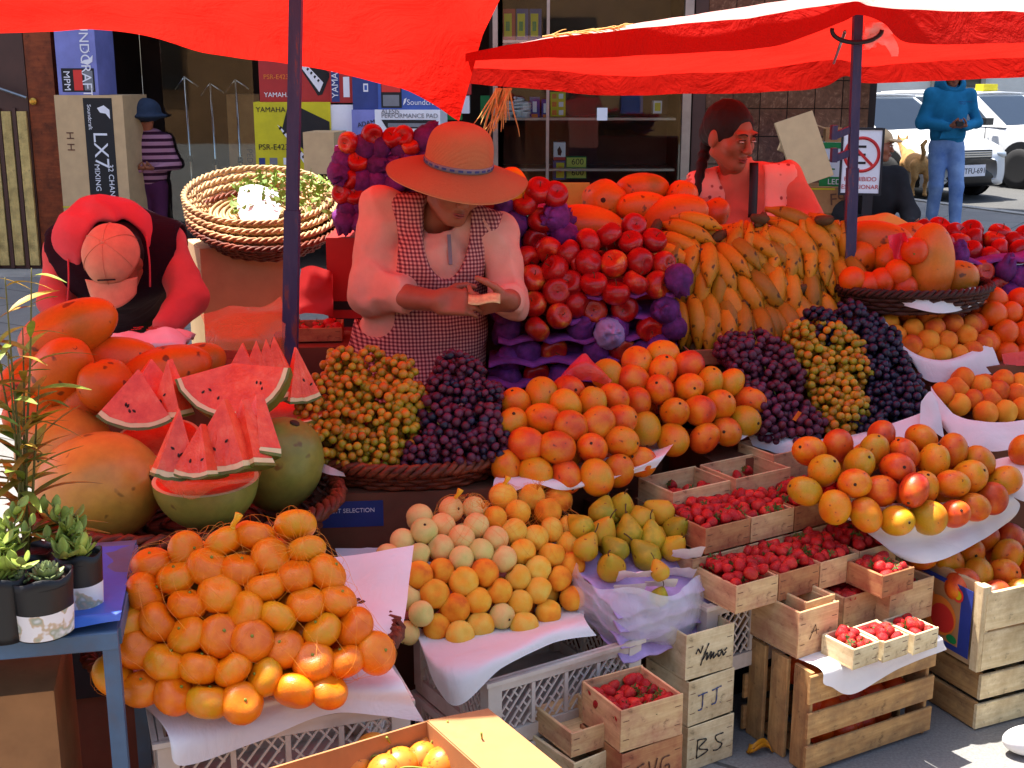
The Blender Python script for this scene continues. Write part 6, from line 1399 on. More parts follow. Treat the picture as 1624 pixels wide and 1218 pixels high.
def gingham_mat():
    t = NT('gingham'); co = t.coord(); sp = t.n('SeparateXYZ'); t.l(co, sp.inputs[0])
    def stripes(sock, ph=0.0): return t.math('GREATER_THAN', t.math('FRACT', t.math('ADD', t.math('DIVIDE', sock, .0115), ph)), .5)
    xx = t.math('ADD', sp.outputs[0], t.math('MULTIPLY', sp.outputs[1], .35)); xx = t.math('ADD', xx, t.math('MULTIPLY', t.noise(5,3,.5,co), .02)); zz = t.math('ADD', sp.outputs[2], t.math('MULTIPLY', t.noise(4,3,.5,co), .02))
    a, b = stripes(xx), stripes(zz); s = t.math('MULTIPLY', t.math('ADD', a, b), .5)
    col = t.ramp(s, [(.0, lin((214,166,150))), (.5, lin((158,96,94))), (1.0, lin((100,48,58)))]); t.bump(t.noise(200,2,.5,co), .3, .002); MAT['gingham'] = t.done(col, .9, .1)
gingham_mat()
def dotted_mat():
    t = NT('dotted_pink'); co = t.coord(); v = t.n('TexVoronoi'); v.inputs['Scale'].default_value = 26; v.inputs['Randomness'].default_value = .35; t.l(co, v.inputs['Vector'])
    col = t.ramp(v.outputs['Distance'], [(.16, lin((150,70,70))), (.24, lin((236,180,160))), (.5, lin((240,176,156)))]); t.bump(t.noise(120,3,.5,co), .3, .003); MAT['dotted_pink'] = t.done(col, .9, .1)
dotted_mat()
def stripe_mat():
    t = NT('striped_top'); co = t.coord(); sp = t.n('SeparateXYZ'); t.l(co, sp.inputs[0]); s = t.math('GREATER_THAN', t.math('FRACT', t.math('DIVIDE', sp.outputs[2], .055)), .55)
    MAT['striped_top'] = t.done(t.mix(s, lin((170,120,140)), lin((60,30,48))), .9, .1)
stripe_mat()

class HeadF:
    """face frame: c head centre, f where it looks, u up; s scale"""
    def __init__(s, c, f, u=(0,0,1), sc=1.0):
        s.c = np.asarray(c, float); f = np.asarray(f, float); f /= np.linalg.norm(f); u = np.asarray(u, float); u = u - f*np.dot(u,f); u /= np.linalg.norm(u); s.M = np.stack([np.cross(f,u), f, u], 1); s.s = sc
    def w(s, *p): return s.c + s.M @ (np.array(p)*s.s)
    def loc(s, P): return (P - s.c) @ s.M / s.s
    def sdf(s, P):
        q = s.loc(P); d = el(q, (0,-.012,.024), (.074,.092,.092))
        d = smin(d, el(q, (0,.026,-.045), (.056,.062,.068)), .03); d = smin(d, el(q, (0,.066,-.092), (.024,.022,.020)), .025)
        for sx in (-1,1):
            d = smin(d, el(q, (sx*.040,.058,-.024), (.026,.026,.026)), .02); d = smin(d, rc(q, (sx*.058,.0,-.062), (sx*.02,.062,-.094), .018, .016), .02)
            d = smin(d, el(q, (sx*.028,.080,.030), (.026,.014,.009)), .012); d = smax(d, -el(q, (sx*.031,.098,.010), (.019,.014,.011)), .012)
            d = smin(d, el(q, (sx*.076,-.006,-.012), (.010,.020,.032)), .010); d = smin(d, el(q, (sx*.012,.100,-.030), (.009,.010,.008)), .008)
            d = smin(d, el(q, (sx*.031,.082,.008), (.0165,.012,.010)), .004)
        d = smin(d, rc(q, (0,.084,.016), (0,.108,-.026), .0085, .0115), .012)
        d = smin(d, el(q, (0,.089,-.0575), (.021,.0095,.0055)), .005); d = smin(d, el(q, (0,.087,-.0685), (.018,.0095,.0065)), .005); d = smax(d, -el(q, (0,.100,-.0628), (.022,.008,.0014)), .003)
        return d*s.s
    def feats(s, parent, brows=True, lid=.0, lips=True):
        for sx in (-1,1):
            m = MB(); m.lathe([(0,-.0055),(.008,-.004),(.0115,0),(.008,.0045),(0,.006)], 14); o = m.build('eye', MAT['eye_white'], parent, True); o.matrix_world = Matrix.Translation(Vector(s.w(sx*.031,.0885,.006-lid*.006))) @ Matrix(s.M.tolist()).to_4x4() @ Matrix.Diagonal((s.s*1.0,s.s*.9,s.s*(.62-lid),1))
            m = MB(); m.lathe([(0,-.004),(.004,-.002),(.0055,0),(.004,.002),(0,.004)], 10); i = m.build('iris', MAT['eye_dark'], parent, True); i.matrix_world = Matrix.Translation(Vector(s.w(sx*.031,.0955,.005-lid*.010))) @ Matrix(s.M.tolist()).to_4x4() @ Matrix.Diagonal((s.s,s.s*.6,s.s*(.9-lid),1))
            if brows:
                m = MB(); m.tube(catmull([s.w(sx*.014,.097,.028), s.w(sx*.030,.098,.034), s.w(sx*.050,.084,.029)],9), .0028*s.s, 5); m.build('eyebrow', MAT['hair'], parent, True)
                m = MB(); m.tube(catmull([s.w(sx*.018,.0975,.0125-lid*.012), s.w(sx*.031,.0995,.0150-lid*.014), s.w(sx*.046,.089,.0115-lid*.012)],9), .0016*s.s, 4); m.build('eyelash', MAT['hair'], parent, True)
        if lips:
            m = MB(); m.tube(catmull([s.w(-.020,.090,-.062), s.w(-.008,.099,-.058), s.w(0,.100,-.0595), s.w(.008,.099,-.058), s.w(.020,.090,-.062)],11), np.array([.001,.002,.003,.0036,.0036,.0034,.0036,.0036,.003,.002,.001])*s.s, 6)
            m.tube(catmull([s.w(-.018,.090,-.065), s.w(0,.0985,-.069), s.w(.018,.090,-.065)],9), np.array([.001,.0026,.0038,.0044,.0046,.0044,.0038,.0026,.001])*s.s, 6); m.build('lips', MAT['lips'], parent, True)
def hand_sdf(w, fd, nr, side, curl=.5, sc=1.0, spread=.0):
    """fingers along fd, palm facing nr, thumb on side"""
    w = np.asarray(w, float); fd = np.asarray(fd, float); fd /= np.linalg.norm(fd); nr = np.asarray(nr, float); nr = nr - fd*np.dot(nr,fd); nr /= np.linalg.norm(nr); sd = np.cross(fd, nr)*side
    M_ = np.stack([fd, sd, nr], 1); segs = []
    for k,(y,L) in enumerate(((.030,.070),(.010,.078),(-.010,.073),(-.029,.058))):
        p = np.array([.082-.004*abs(k-1), y, 0]); a = spread*(1.5-k); th = .15; r0 = .0092-.0006*k
        for j,(fr,rr) in enumerate(((.44,1.0),(.32,.92),(.26,.82))):
            th += curl*(.55,.85,.6)[j]; d = np.array([math.cos(th)*math.cos(a), math.sin(a)*math.cos(th), math.sin(th)]); e = p + d*L*fr; segs.append((p, e, r0*rr, r0*rr*.92)); p = e
    p = np.array([.022,.030,.006])
    for j,(L,r) in enumerate(((.040,.0125),(.032,.0105),(.026,.0092))):
        d = np.array([.62+.12*j,.62-.28*j,.38+.2*j*curl]); d /= np.linalg.norm(d); e = p + d*L; segs.append((p,e,r,r*.9)); p = e
    def f(P):
        q = (P-w) @ M_/sc; d = rbox(q, (.045,0,0), (.045,.040,.013), None, .012); d = smin(d, rc(q, (.02,.018,.004), (.05,.03,.006), .016, .012), .012)
        for i_,(a,b,ra,rb) in enumerate(segs): d = smin(d, rc(q,a,b,ra,rb), .0045 if i_%3 else .008)
        return d*sc
    return f, w + M_@np.array([.15,0,.03])*sc
def joined(name, parts, mat, parent=None, relax=1):
    mb = MB()
    for fn, lo, hi, h in parts:
        V, F = sdf_mesh(fn, lo, hi, h)
        A = np.zeros_like(V); C = np.zeros(len(V))
        for k in range(4): a, b = F[:,k], F[:,(k+1)%4]; np.add.at(A,a,V[b]); np.add.at(C,a,1)
        V = V*.6 + .4*A/np.maximum(C,1)[:,None]; o = mb.n
        mb.v.append(V); mb.n += len(V); mb.f += (F+o).tolist(); mb.m += [0]*len(F); mb.uv.append(np.zeros((len(V),2)))
    return mb.build(name, mat, parent, smooth=True)
def folds(P, amp, sc, seed):
    a = Noise(700+seed)(P*np.array([1,1,.55]), sc*.55, 2); b = Noise(760+seed)(P*np.array([.8,.8,1.0]), sc*.9, 2); return amp*(1.5*np.abs(a)-.7 + .9*np.abs(b)-.4)

# --- woman in the straw hat
hc = at(722,290,Y=3.83); HF = HeadF(hc, (.34,-.85,-.36), (.12,.1,1), .98)
nb = at(692,352,Y=3.90); shL, shR = at(607,335,Y=3.90), at(784,372,Y=3.86); elL, wrL = at(588,462,Y=3.80), at(694,478,Y=3.57); elR, wrR = at(806,478,Y=3.76), at(808,476,Y=3.60)
def torso1(P):
    d = el(P, at(692,410,Y=3.90), (.165,.115,.17)); d = smin(d, el(P, at(668,520,Y=3.90), (.195,.145,.19)), .08); d = smin(d, el(P, at(655,610,Y=3.92), (.215,.155,.2)), .08)
    d = smin(d, rc(P, shL, shR, .062, .062), .06); d = smin(d, el(P, at(690,425,Y=3.79), (.13,.06,.09)), .05); b = at(655,640,Y=3.92); return smin(d, rc(P, b, [b[0],b[1],.12], .19, .27), .1)
hL, tipL = hand_sdf(wrL, (.95,-.12,-.02), (.1,.85,-.5), 1, .55, 1.0); hR, tipR = hand_sdf(wrR, (-.75,-.3,-.12), (.2,.7,.7), -1, .75, 1.0)
fL = lambda P: smin(rc(P, elL+(wrL-elL)*.3, wrL, .043, .030), hL(P), .02)
fR = lambda P: smin(rc(P, elR+(wrR-elR)*.3, wrR, .043, .030), hR(P), .02)
lo, hi = np.minimum(elL, tipL)-.11, np.maximum(wrL, tipL)+.11
W1 = joined('person', [(lambda P: smin(HF.sdf(P), rc(P, nb, hc-np.array([.01,-.03,.04]), .058, .052), .03), hc-.17, hc+.17, .0045), (fL, np.minimum(elL,tipL)-.10, np.maximum(wrL,tipL)+.10, .0042), (fR, np.minimum(elR,tipR)-.12, np.maximum(wrR,tipR)+.12, .0042)], MAT['skin'])
tag(W1, 'woman in a wide straw hat and checked apron looking down at her hands', 'person'); HF.feats(W1, True, .3)
def arms1(P):
    a = smin(rc(P, shL, elL, .074, .066), rc(P, elL, elL+(wrL-elL)*.42, .066, .056), .04); b = smin(rc(P, shR, elR, .066, .058), rc(P, elR, elR+(wrR-elR)*.55, .056, .046), .03); return np.minimum(a, b)
def sweater1(P): return smin(torso1(P)+.004, arms1(P), .03) + folds(P, .010, 14, 1)
m_ = sdf_obj('sweater', lambda P: smax(sweater1(P), -el(P, nb+np.array([.01,-.06,.03]), (.06,.06,.075)), .01), at(640,700,Y=3.9)-[.36,.35,.0], at(700,290,Y=3.9)+[.30,.25,.0], .0075, MAT['cream_knit'], W1)
tx, tz = (lambda u,v: (at(u,v,Y=3.80)[0], at(u,v,Y=3.80)[2])), None
def apron(P):
    d = torso1(P) - .012 + folds(P, .005, 12, 2); x, z = P[:,0], P[:,2]
    def ellc(u,v,ru,rv): 
        cx, cz = tx(u,v); return (np.sqrt(((x-cx)/(ru*.0019))**2+((z-cz)/(rv*.0019))**2)-1)*min(ru,rv)*.0019
    d = smax(d, -ellc(708,350,38,88), .006)                               # neckline
    d = smax(d, -ellc(566,395,66,118), .008); d = smax(d, -ellc(846,420,66,110), .008); d = smax(d, -ellc(592,500,36,36), .008)   # armholes
    return d
lo = at(640,640,Y=3.9)-[.34,.33,0]; lo[2] = .06
sdf_obj('apron', apron, lo, at(700,305,Y=3.9)+[.28,.22,0], .0075, MAT['gingham'], W1)
sdf_obj('skirt', lambda P: rc(P, at(655,640,Y=3.92), [at(655,640,Y=3.92)[0],3.92,.10], .185, .26)+folds(P,.01,7,3), [-.68,3.55,.02], [.06,4.28,.75], .014, MAT['purple_skirt'], W1)
# hair, earring, collar strip
sdf_obj('hair', lambda P: smax(el(HF.loc(P), (0,-.03,.03), (.083,.092,.100))*.98, -el(HF.loc(P), (0,.10,-.03), (.066,.085,.10))*.98, .01), hc-.16, hc+.16, .005, MAT['hair'], W1)
m = MB(); m.lathe([(0,-.006),(.005,-.003),(.006,0),(.005,.003),(0,.006)], 10, c=HF.w(-.082,.0,-.05)); m.lathe([(0,-.004),(.003,0),(0,.004)], 8, c=HF.w(-.082,.0,-.062)); m.build('earring', MAT['gold'], W1, True)
m = MB(); a = at(712,372,Y=3.775); b = at(716,440,Y=3.715); m.bar(a,a+(b-a)*.7,.011,.003,(0,-1,0)); m.build('collar_strip', MAT['grey_print'], W1)
# the hat
ht = link('straw_hat', None, W1); hcn = at(727,262,Y=3.79); ht.matrix_world = Matrix.Translation(Vector(hcn)) @ Euler((R(10), R(8), 0)).to_matrix().to_4x4()
prof = [(.100,.0),(.100,.018),(.0985,.045),(.094,.072),(.084,.094),(.066,.110),(.040,.120),(.014,.1235),(.0,.124)]; n = 64; a = np.arange(n)*2*PI/n
P = catmull([(*q,0) for q in prof], 30)[:,:2]; V = np.array([[(r*math.cos(t), r*math.sin(t)*1.05, z) for t in a] for r,z in P]); uv = np.array([[(j/n*6, i_/30*2.2) for j in range(n)] for i_ in range(30)]); m = MB(); m.grid(V,0,uv,True); o = m.build('crown', MAT['straw_weave'], ht, True); add_solid(o,.003)
rr = np.linspace(.098,.212,16); V = np.array([[(r*math.cos(t), r*math.sin(t)*.98, -.0-.9*(r-.098)**1.6*2.0*(.55+.45*math.sin(t)**2) + .006*math.sin(3*t+1)*(r-.098)/.11) for t in a] for r in rr]); uv = np.array([[(j/n*6, i_/16*2.4) for j in range(n)] for i_ in range(16)]); m = MB(); m.grid(V,0,uv,True); o = m.build('brim', MAT['straw_weave'], ht, True); add_solid(o,.003)
m = MB(); V = np.array([[(.1025*math.cos(t), .1025*1.05*math.sin(t), z) for t in a] for z in (.002,.010,.018)]); m.grid(V,0,None,True); o = m.build('hat_band', MAT['grey_print'], ht, True); add_solid(o,.002)
dm = MB(); dm.box((0,0,0),(.014,.002,.006)); dme = dm.mesh('band_diamond', MAT['navy_box'])
for k in range(26): t = k*2*PI/26; link('band_diamond', dme, ht, (.1042*math.cos(t), .1042*1.05*math.sin(t), .010), (0,0,t+PI/2))
m = MB(); c = at(768,474,Y=3.50); V = np.array([[c + np.array([.045*x_, .02*y_, .004*math.sin(3*x_)+.010*y_]) for x_ in np.linspace(-1,1,9)] for y_ in np.linspace(-1,1,4)]); m.grid(V); o = m.build('banknote', MAT['banknote'], None, True); add_solid(o,.001); tag(o, 'folded yellowish banknote held by the woman in the hat', 'banknote')

# --- woman in pink behind the bananas
h2 = at(1157,214,Y=4.72); H2 = HeadF(h2, (.55,-.72,-.26), (-.05,.05,1), 1.02); n2 = at(1172,285,Y=4.80)
sL2, sR2 = at(1108,302,Y=4.80), at(1248,285,Y=4.86); eL2, eR2 = at(1085,380,Y=4.72), at(1282,345,Y=4.78); wR2 = at(1240,385,Y=4.6)
W2 = joined('person', [(lambda P: smin(H2.sdf(P), rc(P, n2, h2-np.array([0,-.02,.05]), .055, .052), .03), h2-.18, h2+.18, .0042)], MAT['skin']); H2.feats(W2, True, .12)
tag(W2, 'dark haired woman in a pink turtleneck and dotted vest behind the bananas', 'person')
def torso2(P):
    d = el(P, at(1180,350,Y=4.86), (.165,.115,.22)); d = smin(d, rc(P, sL2, sR2, .060, .060), .06); d = smin(d, el(P, at(1180,350,Y=4.79), (.12,.07,.09)), .05); b = at(1180,400,Y=4.86); return smin(d, rc(P, b, [b[0],b[1],.1], .16, .2), .08)
def sw2(P):
    d = smin(torso2(P), smin(rc(P, sL2, eL2, .060,.050), smin(rc(P, sR2, eR2, .062,.052), rc(P, eR2, wR2, .052,.04), .03), .03), .03); d = smin(d, rc(P, n2-np.array([0,0,.02]), n2+np.array([-.01,-.02,.055]), .064, .060), .02); return d + folds(P,.009,13,4)
sdf_obj('sweater', sw2, [at(1060,300,Y=4.8)[0]-.05,4.5,.75], [at(1320,300,Y=4.8)[0],5.08,n2[2]+.09], .0075, MAT['pink_knit'], W2)
def vest2(P):
    d = torso2(P) - .014 + folds(P,.003,12,5); x = P[:,0]; c = at(1172,300,Y=4.8)[0]; op = np.abs(x-c-.012)-(.072-.0*P[:,2]); d = smax(d, -smax(op, P[:,1]-4.86, .01), .01); d = smax(d, -el(P, n2+np.array([0,-.02,.02]), (.085,.1,.09)), .01); d = smax(d, -rc(P, eL2+np.array([-.05,-.0,0]), sL2+np.array([-.07,0,.0]), .075,.06), .01); return smax(d, -rc(P, eR2+np.array([.03,0,0]), sR2+np.array([.045,0,.02]), .075,.06), .01)
sdf_obj('vest', vest2, [at(1060,300,Y=4.8)[0]-.05,4.5,.75], [at(1320,300,Y=4.8)[0],5.08,n2[2]+.06], .0075, MAT['dotted_pink'], W2)
sdf_obj('skirt', lambda P: rc(P, [at(1180,400,Y=4.86)[0],4.86,.8], [at(1180,400,Y=4.86)[0],4.86,.06], .17,.22)+folds(P,.01,7,6), [at(1180,400,Y=4.86)[0]-.3,4.55,.02],[at(1180,400,Y=4.86)[0]+.3,5.15,.9], .015, MAT['purple_skirt'], W2)
def hair2(P):
    q = H2.loc(P); d = el(q, (0,-.018,.030), (.081,.098,.094)); d = smax(d, -el(q, (0,.110,-.022), (.068,.078,.106)), .012); d = smin(d, el(q, (0,-.095,-.02), (.04,.04,.05)), .03); return d*H2.s + folds(P,.002,40,7)
a = H2.w(-.02,-.11,-.03); sdf_obj('hair', hair2, h2-.19, h2+.19, .0048, MAT['hair'], W2)
m = MB(); P = catmull([a, at(1118,240,Y=4.82), at(1112,265,Y=4.78), at(1106,300,Y=4.73), at(1098,330,Y=4.72)], 30); m.tube(P, .026*(1-.5*np.linspace(0,1,30))*(1+.16*np.sin(np.arange(30)*1.5)), 9); m.build('braid', MAT['hair'], W2, True)
m = MB(); P = np.array([at(1196,258,Y=4.735), at(1195,300,Y=4.70), at(1193,345,Y=4.68)]); V = np.stack([catmull(P-[.016,0,0],10), catmull(P+[.016,0,0],10)],1); m.grid(V); o = m.build('black_strap', MAT['black_plastic'], W2, True); add_solid(o,.004)
m = MB(); m.lathe([(0,-.006),(.004,-.002),(.005,.002),(0,.006)], 8, c=H2.w(-.084,.0,-.052)); m.build('earring', MAT['white_card'], W2, True)

# --- bowed person in a peaked cap
hb = at(182,418,Y=4.02); HB = HeadF(hb, (.05,-.55,-.80), (0,-.85,.55), .98)
sB1, sB2 = at(108,400,Y=4.22), at(262,392,Y=4.22); eB1, eB2 = at(92,478,Y=4.16), at(300,470,Y=4.14); wB1, wB2 = at(125,530,Y=4.0), at(262,520,Y=3.98)
hb1, tb1 = hand_sdf(wB1, (.5,-.5,-.5), (.3,.3,-.9), -1, .5); hb2, tb2 = hand_sdf(wB2, (-.5,-.5,-.5), (-.3,.3,-.9), 1, .5)
B1 = joined('person', [(lambda P: smin(HB.sdf(P), rc(P, hb, at(182,385,Y=4.2), .055,.06), .03), hb-.2, hb+.24, .006), (hb1, wB1-.2, wB1+.2, .005), (hb2, wB2-.2, wB2+.2, .005)], MAT['skin'])
tag(B1, 'person in an orange peaked cap and red hooded top bending over a parcel', 'person'); HB.feats(B1, False, .3)
pel = np.array([at(182,400,Y=4.6)[0], 4.62, .92])
def torsoB(P): return smin(smin(rc(P, sB1, sB2, .075,.075), rc(P, (sB1+sB2)/2+[0,.02,-.02], pel, .15,.15), .08), el(P, (sB1+sB2)/2+[0,0,-.05], (.17,.12,.1)), .06)
def swB(P): return sunion([rc(P, sB1, eB1, .066,.056), rc(P, eB1, wB1, .054,.036), rc(P, sB2, eB2, .066,.056), rc(P, eB2, wB2, .054,.036), torsoB(P)+.01], .03) + folds(P,.011,12,8)
sdf_obj('sleeves', swB, [sB1[0]-.16,3.85,.75],[sB2[0]+.18,4.85,1.3], .0085, MAT['red_knit'], B1)
sdf_obj('vest', lambda P: smax(smax(torsoB(P)-.022, -rc(P, eB1+[-.05,0,0], sB1+[-.075,0,.0], .09,.075), .015), -rc(P, eB2+[.05,0,0], sB2+[.075,0,.0], .09,.075), .015)+folds(P,.005,12,9), [sB1[0]-.16,3.85,.65],[sB2[0]+.18,4.85,1.3], .0085, MAT['dark_vest'], B1)
hdc = at(165,372,Y=4.16)
def hood(P):
    d = np.abs(el(P, at(172,385,Y=4.17), (.155,.10,.135)))-.018; d = smax(d, el(P, at(172,378,Y=4.17),(.18,.14,.165)), .01); d = smax(d, -el(P, at(180,416,Y=4.05),(.112,.19,.138)), .02); d = smax(d, -(P[:,2]-at(172,418,Y=4.17)[2]), .02); return d + folds(P,.012,12,10)
sdf_obj('hood', hood, at(172,385,Y=4.17)-[.2,.16,.2], at(172,385,Y=4.17)+[.2,.16,.19], .006, MAT['hood_red'], B1)
sdf_obj('hair', lambda P: smin(el(HB.loc(P), (0,-.045,-.01), (.088,.075,.10))*.98, el(P, at(180,380,Y=4.12),(.10,.06,.06)), .03)+folds(P,.004,30,11), hb-.22, hb+.22, .006, MAT['hair'], B1)
m = MB()
for (u0,v0,u1,v1) in ((108,408,106,490),(232,375,238,455)): m.tube(catmull([at(u0,v0,Y=4.08),at((u0+u1)/2+2,(v0+v1)/2,Y=4.05),at(u1,v1,Y=4.05)],10), .0032, 6)
m.build('drawstring', MAT['hood_red'], B1, True)
cp = link('peaked_cap', None, B1); ax_ = HB.M[:,2]; 
F_ = np.stack([HB.M[:,0], HB.M[:,1], HB.M[:,2]],1)
cp.matrix_world = Matrix.Translation(Vector(HB.w(0,-.012,.034))) @ Matrix(F_.tolist()).to_4x4()
n = 48; a = np.arange(n)*2*PI/n; T = np.linspace(0,1,14); V = np.array([[( .089*math.cos(q)*math.cos(t*PI/2*.985)*(1+.012*math.cos(6*q)), .103*math.sin(q)*math.cos(t*PI/2*.985)*(1+.012*math.cos(6*q)), .004+.092*math.sin(t*PI/2)) for q in a] for t in T]); m = MB(); m.grid(V,0,None,True); o = m.build('cap_crown', MAT['cap_cloth'], cp, True); add_solid(o,.003)
m = MB(); V = np.array([[( .082*s_*(1-.12*t), .094+.085*t*math.sqrt(max(1-(s_*.86)**2,0)) - .02*abs(s_)**2, .010-.03*t-.020*s_*s_) for s_ in np.linspace(-1,1,22)] for t in np.linspace(0,1,8)]); m.grid(V); o = m.build('peak', MAT['cap_cloth'], cp, True); add_solid(o,.004)
m = MB(); m.lathe([(0,.0),(.008,.001),(.006,.005),(0,.007)], 10, c=(0,0,.094)); m.build('button', MAT['cap_cloth'], cp, True)
m = MB()
for k in range(6): q = k*PI/3+.5; m.tube([(.0905*math.cos(q)*math.cos(t*PI/2*.98), .1045*math.sin(q)*math.cos(t*PI/2*.98), .0055+.0925*math.sin(t*PI/2)) for t in np.linspace(0,1,10)], .0014, 4)
m.build('seam', MAT['cap_cloth'], cp, True)
m = MB(); m.bar((-.028,.1025,.036),(.028,.1025,.036),.003,.006); m.build('vent_slot', MAT['ink_black'], cp)
sdf_obj('trousers', lambda P: sunion([rc(P, pel+[-.08,0,-.02], [pel[0]-.1,pel[1]+.02,.1], .10,.065), rc(P, pel+[.08,0,-.02], [pel[0]+.1,pel[1]+.02,.1], .10,.065)], .04), pel-[.3,.25,.9], pel+[.3,.25,.2], .015, MAT['dark_trousers'], B1)

# --- walking man in a blue hoodie
def standing(name, label, u, Y, H, top, legs, skin, facing=(0,-1,0), step=.05, armsf=None, hair=True, shoes='shoe_dark', res=.016, seed=0, g=0.0):
    c = at(u, 300, Y=Y); k = H/1.75; B = np.array([c[0], Y, g]); 
    def w(x,y,z): return B + np.array([x,y,z])*k
    hd = HeadF(w(0,-.02,1.625), facing, (0,0,1), k)
    hl, tl = hand_sdf(w(-.06,-.20,1.10), (.8,-.35,.1), (.3,.2,.9), 1, .7, k); hr_, tr = hand_sdf(w(.10,-.20,1.10), (-.7,-.35,.1), (-.3,.2,.9), -1, .7, k)
    root = joined('person', [(lambda P: smin(hd.sdf(P), rc(P, w(0,.02,1.45), w(0,0,1.56), .056*k,.052*k), .03), w(-.18,-.2,1.4), w(.18,.2,1.80), .008), (lambda P: np.minimum(hl(P),hr_(P)), w(-.2,-.42,.95), w(.25,-.05,1.25), .007)], MAT[skin]); tag(root, label, 'person'); hd.feats(root, True)
    shl, shr = w(-.19,.02,1.40), w(.19,.02,1.40); el_, er = w(-.27,.02,1.13), w(.29,.02,1.13)
    def tp(P):
        d = sunion([el(P, w(0,.01,1.25),(.19*k,.125*k,.24*k)), el(P, w(0,.01,1.02),(.18*k,.13*k,.16*k)), rc(P, shl, shr, .075*k,.075*k)], .06); d = sunion([d, rc(P,shl,el_,.068*k,.06*k), rc(P,el_,w(-.07,-.19,1.10),.058*k,.042*k), rc(P,shr,er,.068*k,.06*k), rc(P,er,w(.11,-.19,1.10),.058*k,.042*k), el(P, w(0,.06,1.47),(.12*k,.09*k,.06*k))], .035); return smax(d + folds(P,.009,7,seed), -(P[:,2]-w(0,0,.90)[2]), .01)
    sdf_obj('top', tp, w(-.42,-.35,.85), w(.44,.3,1.62), res, MAT[top], root)
    def lg(P): return sunion([el(P, w(0,.01,.92),(.165*k,.12*k,.12*k)), rc(P, w(-.09,.01,.88), w(-.095,-step,.50), .095*k,.068*k), rc(P, w(-.095,-step,.50), w(-.10,step*.3,.07), .066*k,.055*k), rc(P, w(.09,.01,.88), w(.09,-step*2,.50), .095*k,.068*k), rc(P, w(.09,-step*2,.50), w(.085,-step*3,.07), .066*k,.055*k)], .03) + folds(P,.007,9,seed+1)
    sdf_obj('jeans', lg, w(-.3,-.35,.02), w(.3,.25,1.08), res, MAT[legs], root)
    def sh(P): return np.minimum(smin(el(P, w(-.10,-.06+step*.3,.045),(.048*k,.125*k,.045*k)), rc(P, w(-.10,step*.3,.05), w(-.10,step*.3,.10), .045,.045),.02), smin(el(P, w(.085,-.06-step*3,.045),(.048*k,.125*k,.045*k)), rc(P, w(.085,-step*3,.05), w(.085,-step*3,.10), .045,.045),.02))
    sdf_obj('shoes', sh, w(-.25,-.45,-.02), w(.25,.2,.2), .010, MAT[shoes], root)
    if hair: sdf_obj('hair', lambda P: smax(el(hd.loc(P),(0,-.018,.034),(.080,.097,.094))*k, -el(hd.loc(P),(0,.105,-.03),(.07,.075,.10))*k, .01), w(-.15,-.2,1.45), w(.15,.2,1.85), .008, MAT['hair'], root)
    return root, hd, w
mn, mh, w = standing('person', 'man in a blue hooded sweatshirt and pale jeans walking with a phone', 1496, 13.4, 1.80, 'hoodie_blue', 'denim', 'skin', (-.05,-.9,-.35), .06, seed=20)
m = MB(); m.box(w(.02,-.27,1.13), (.07,.02,.05)); o = m.build('phone', MAT['black_plastic']); tag(o, 'small dark phone in the hands of the man in the blue hoodie', 'phone')
text('ABERCROMBIE\n   FITCH', .021, 'navy_box', mn, w(.03,-.150,1.335), (1,0,0), (0,0,1))
sdf_obj('hood', lambda P: smax(np.abs(el(P, w(0,.05,1.50),(.14,.13,.11)))-.02, -el(P, w(0,-.09,1.58),(.09,.13,.12)), .02), w(-.22,-.2,1.35), w(.22,.25,1.68), .012, MAT['hoodie_blue'], mn)
m = MB(); m.poly_prism([(-.13,0),(.13,0),(.09,.13),(-.09,.13)], .01, w(0,-.125,.98), (1,0,0), (0,-.1,1), (0,-1,0)); m.build('front_pocket', MAT['hoodie_blue'], mn)

# --- child in the shop doorway
ch, chh, w = standing('person', 'child in a blue sun hat and striped top standing in the dark shop doorway', 240, 10.5, 1.30, 'striped_top', 'purple_skirt', 'skin', (.1,.9,-.1), .02, seed=24, res=.02, g=.10)
sdf_obj('sun_hat', lambda P: smin(el(P, w(0,0,1.72),(.12,.13,.10)), el(P, w(0,0,1.66),(.17,.18,.025)), .03), w(-.3,-.3,1.55), w(.3,.3,1.9), .012, MAT['blue_hat'], ch)

# --- person seated on the kerb stones behind the sign
sp_ = at(1405,330,Y=9.2); B = np.array([sp_[0]-.09, 9.25, 0]); hs = B+[.02,-.02,1.17]; HS = HeadF(hs, (.85,-.5,-.1), (0,0,1), .95)
hk, tk = hand_sdf(B+[.2,-.35,.62], (.5,-.6,.1), (-.2,.3,.9), 1, .8)
S1 = joined('person', [(lambda P: smin(HS.sdf(P), rc(P, B+[0,.05,1.0], hs, .055,.05), .03), hs-.22, hs+.2, .008), (hk, B+[.05,-.6,.45], B+[.45,-.2,.8], .007)], MAT['skin']); tag(S1, 'seated person in a dark jacket and pale cap half hidden by the parking sign', 'person'); HS.feats(S1)
sdf_obj('jacket', lambda P: sunion([el(P, B+[0,.02,.78],(.19,.15,.24)), rc(P, B+[-.17,.02,.94], B+[.17,.02,.94], .075,.075), rc(P, B+[.17,.02,.94], B+[.25,-.12,.68], .07,.06), rc(P, B+[.25,-.12,.68], B+[.2,-.33,.63], .06,.045), rc(P, B+[-.17,.02,.94], B+[-.24,-.1,.68], .07,.06), rc(P, B+[-.24,-.1,.68], B+[-.05,-.32,.6], .06,.045)], .05)+folds(P,.008,9,30), B+[-.4,-.45,.45], B+[.4,.25,1.1], .016, MAT['dark_jacket'], S1)
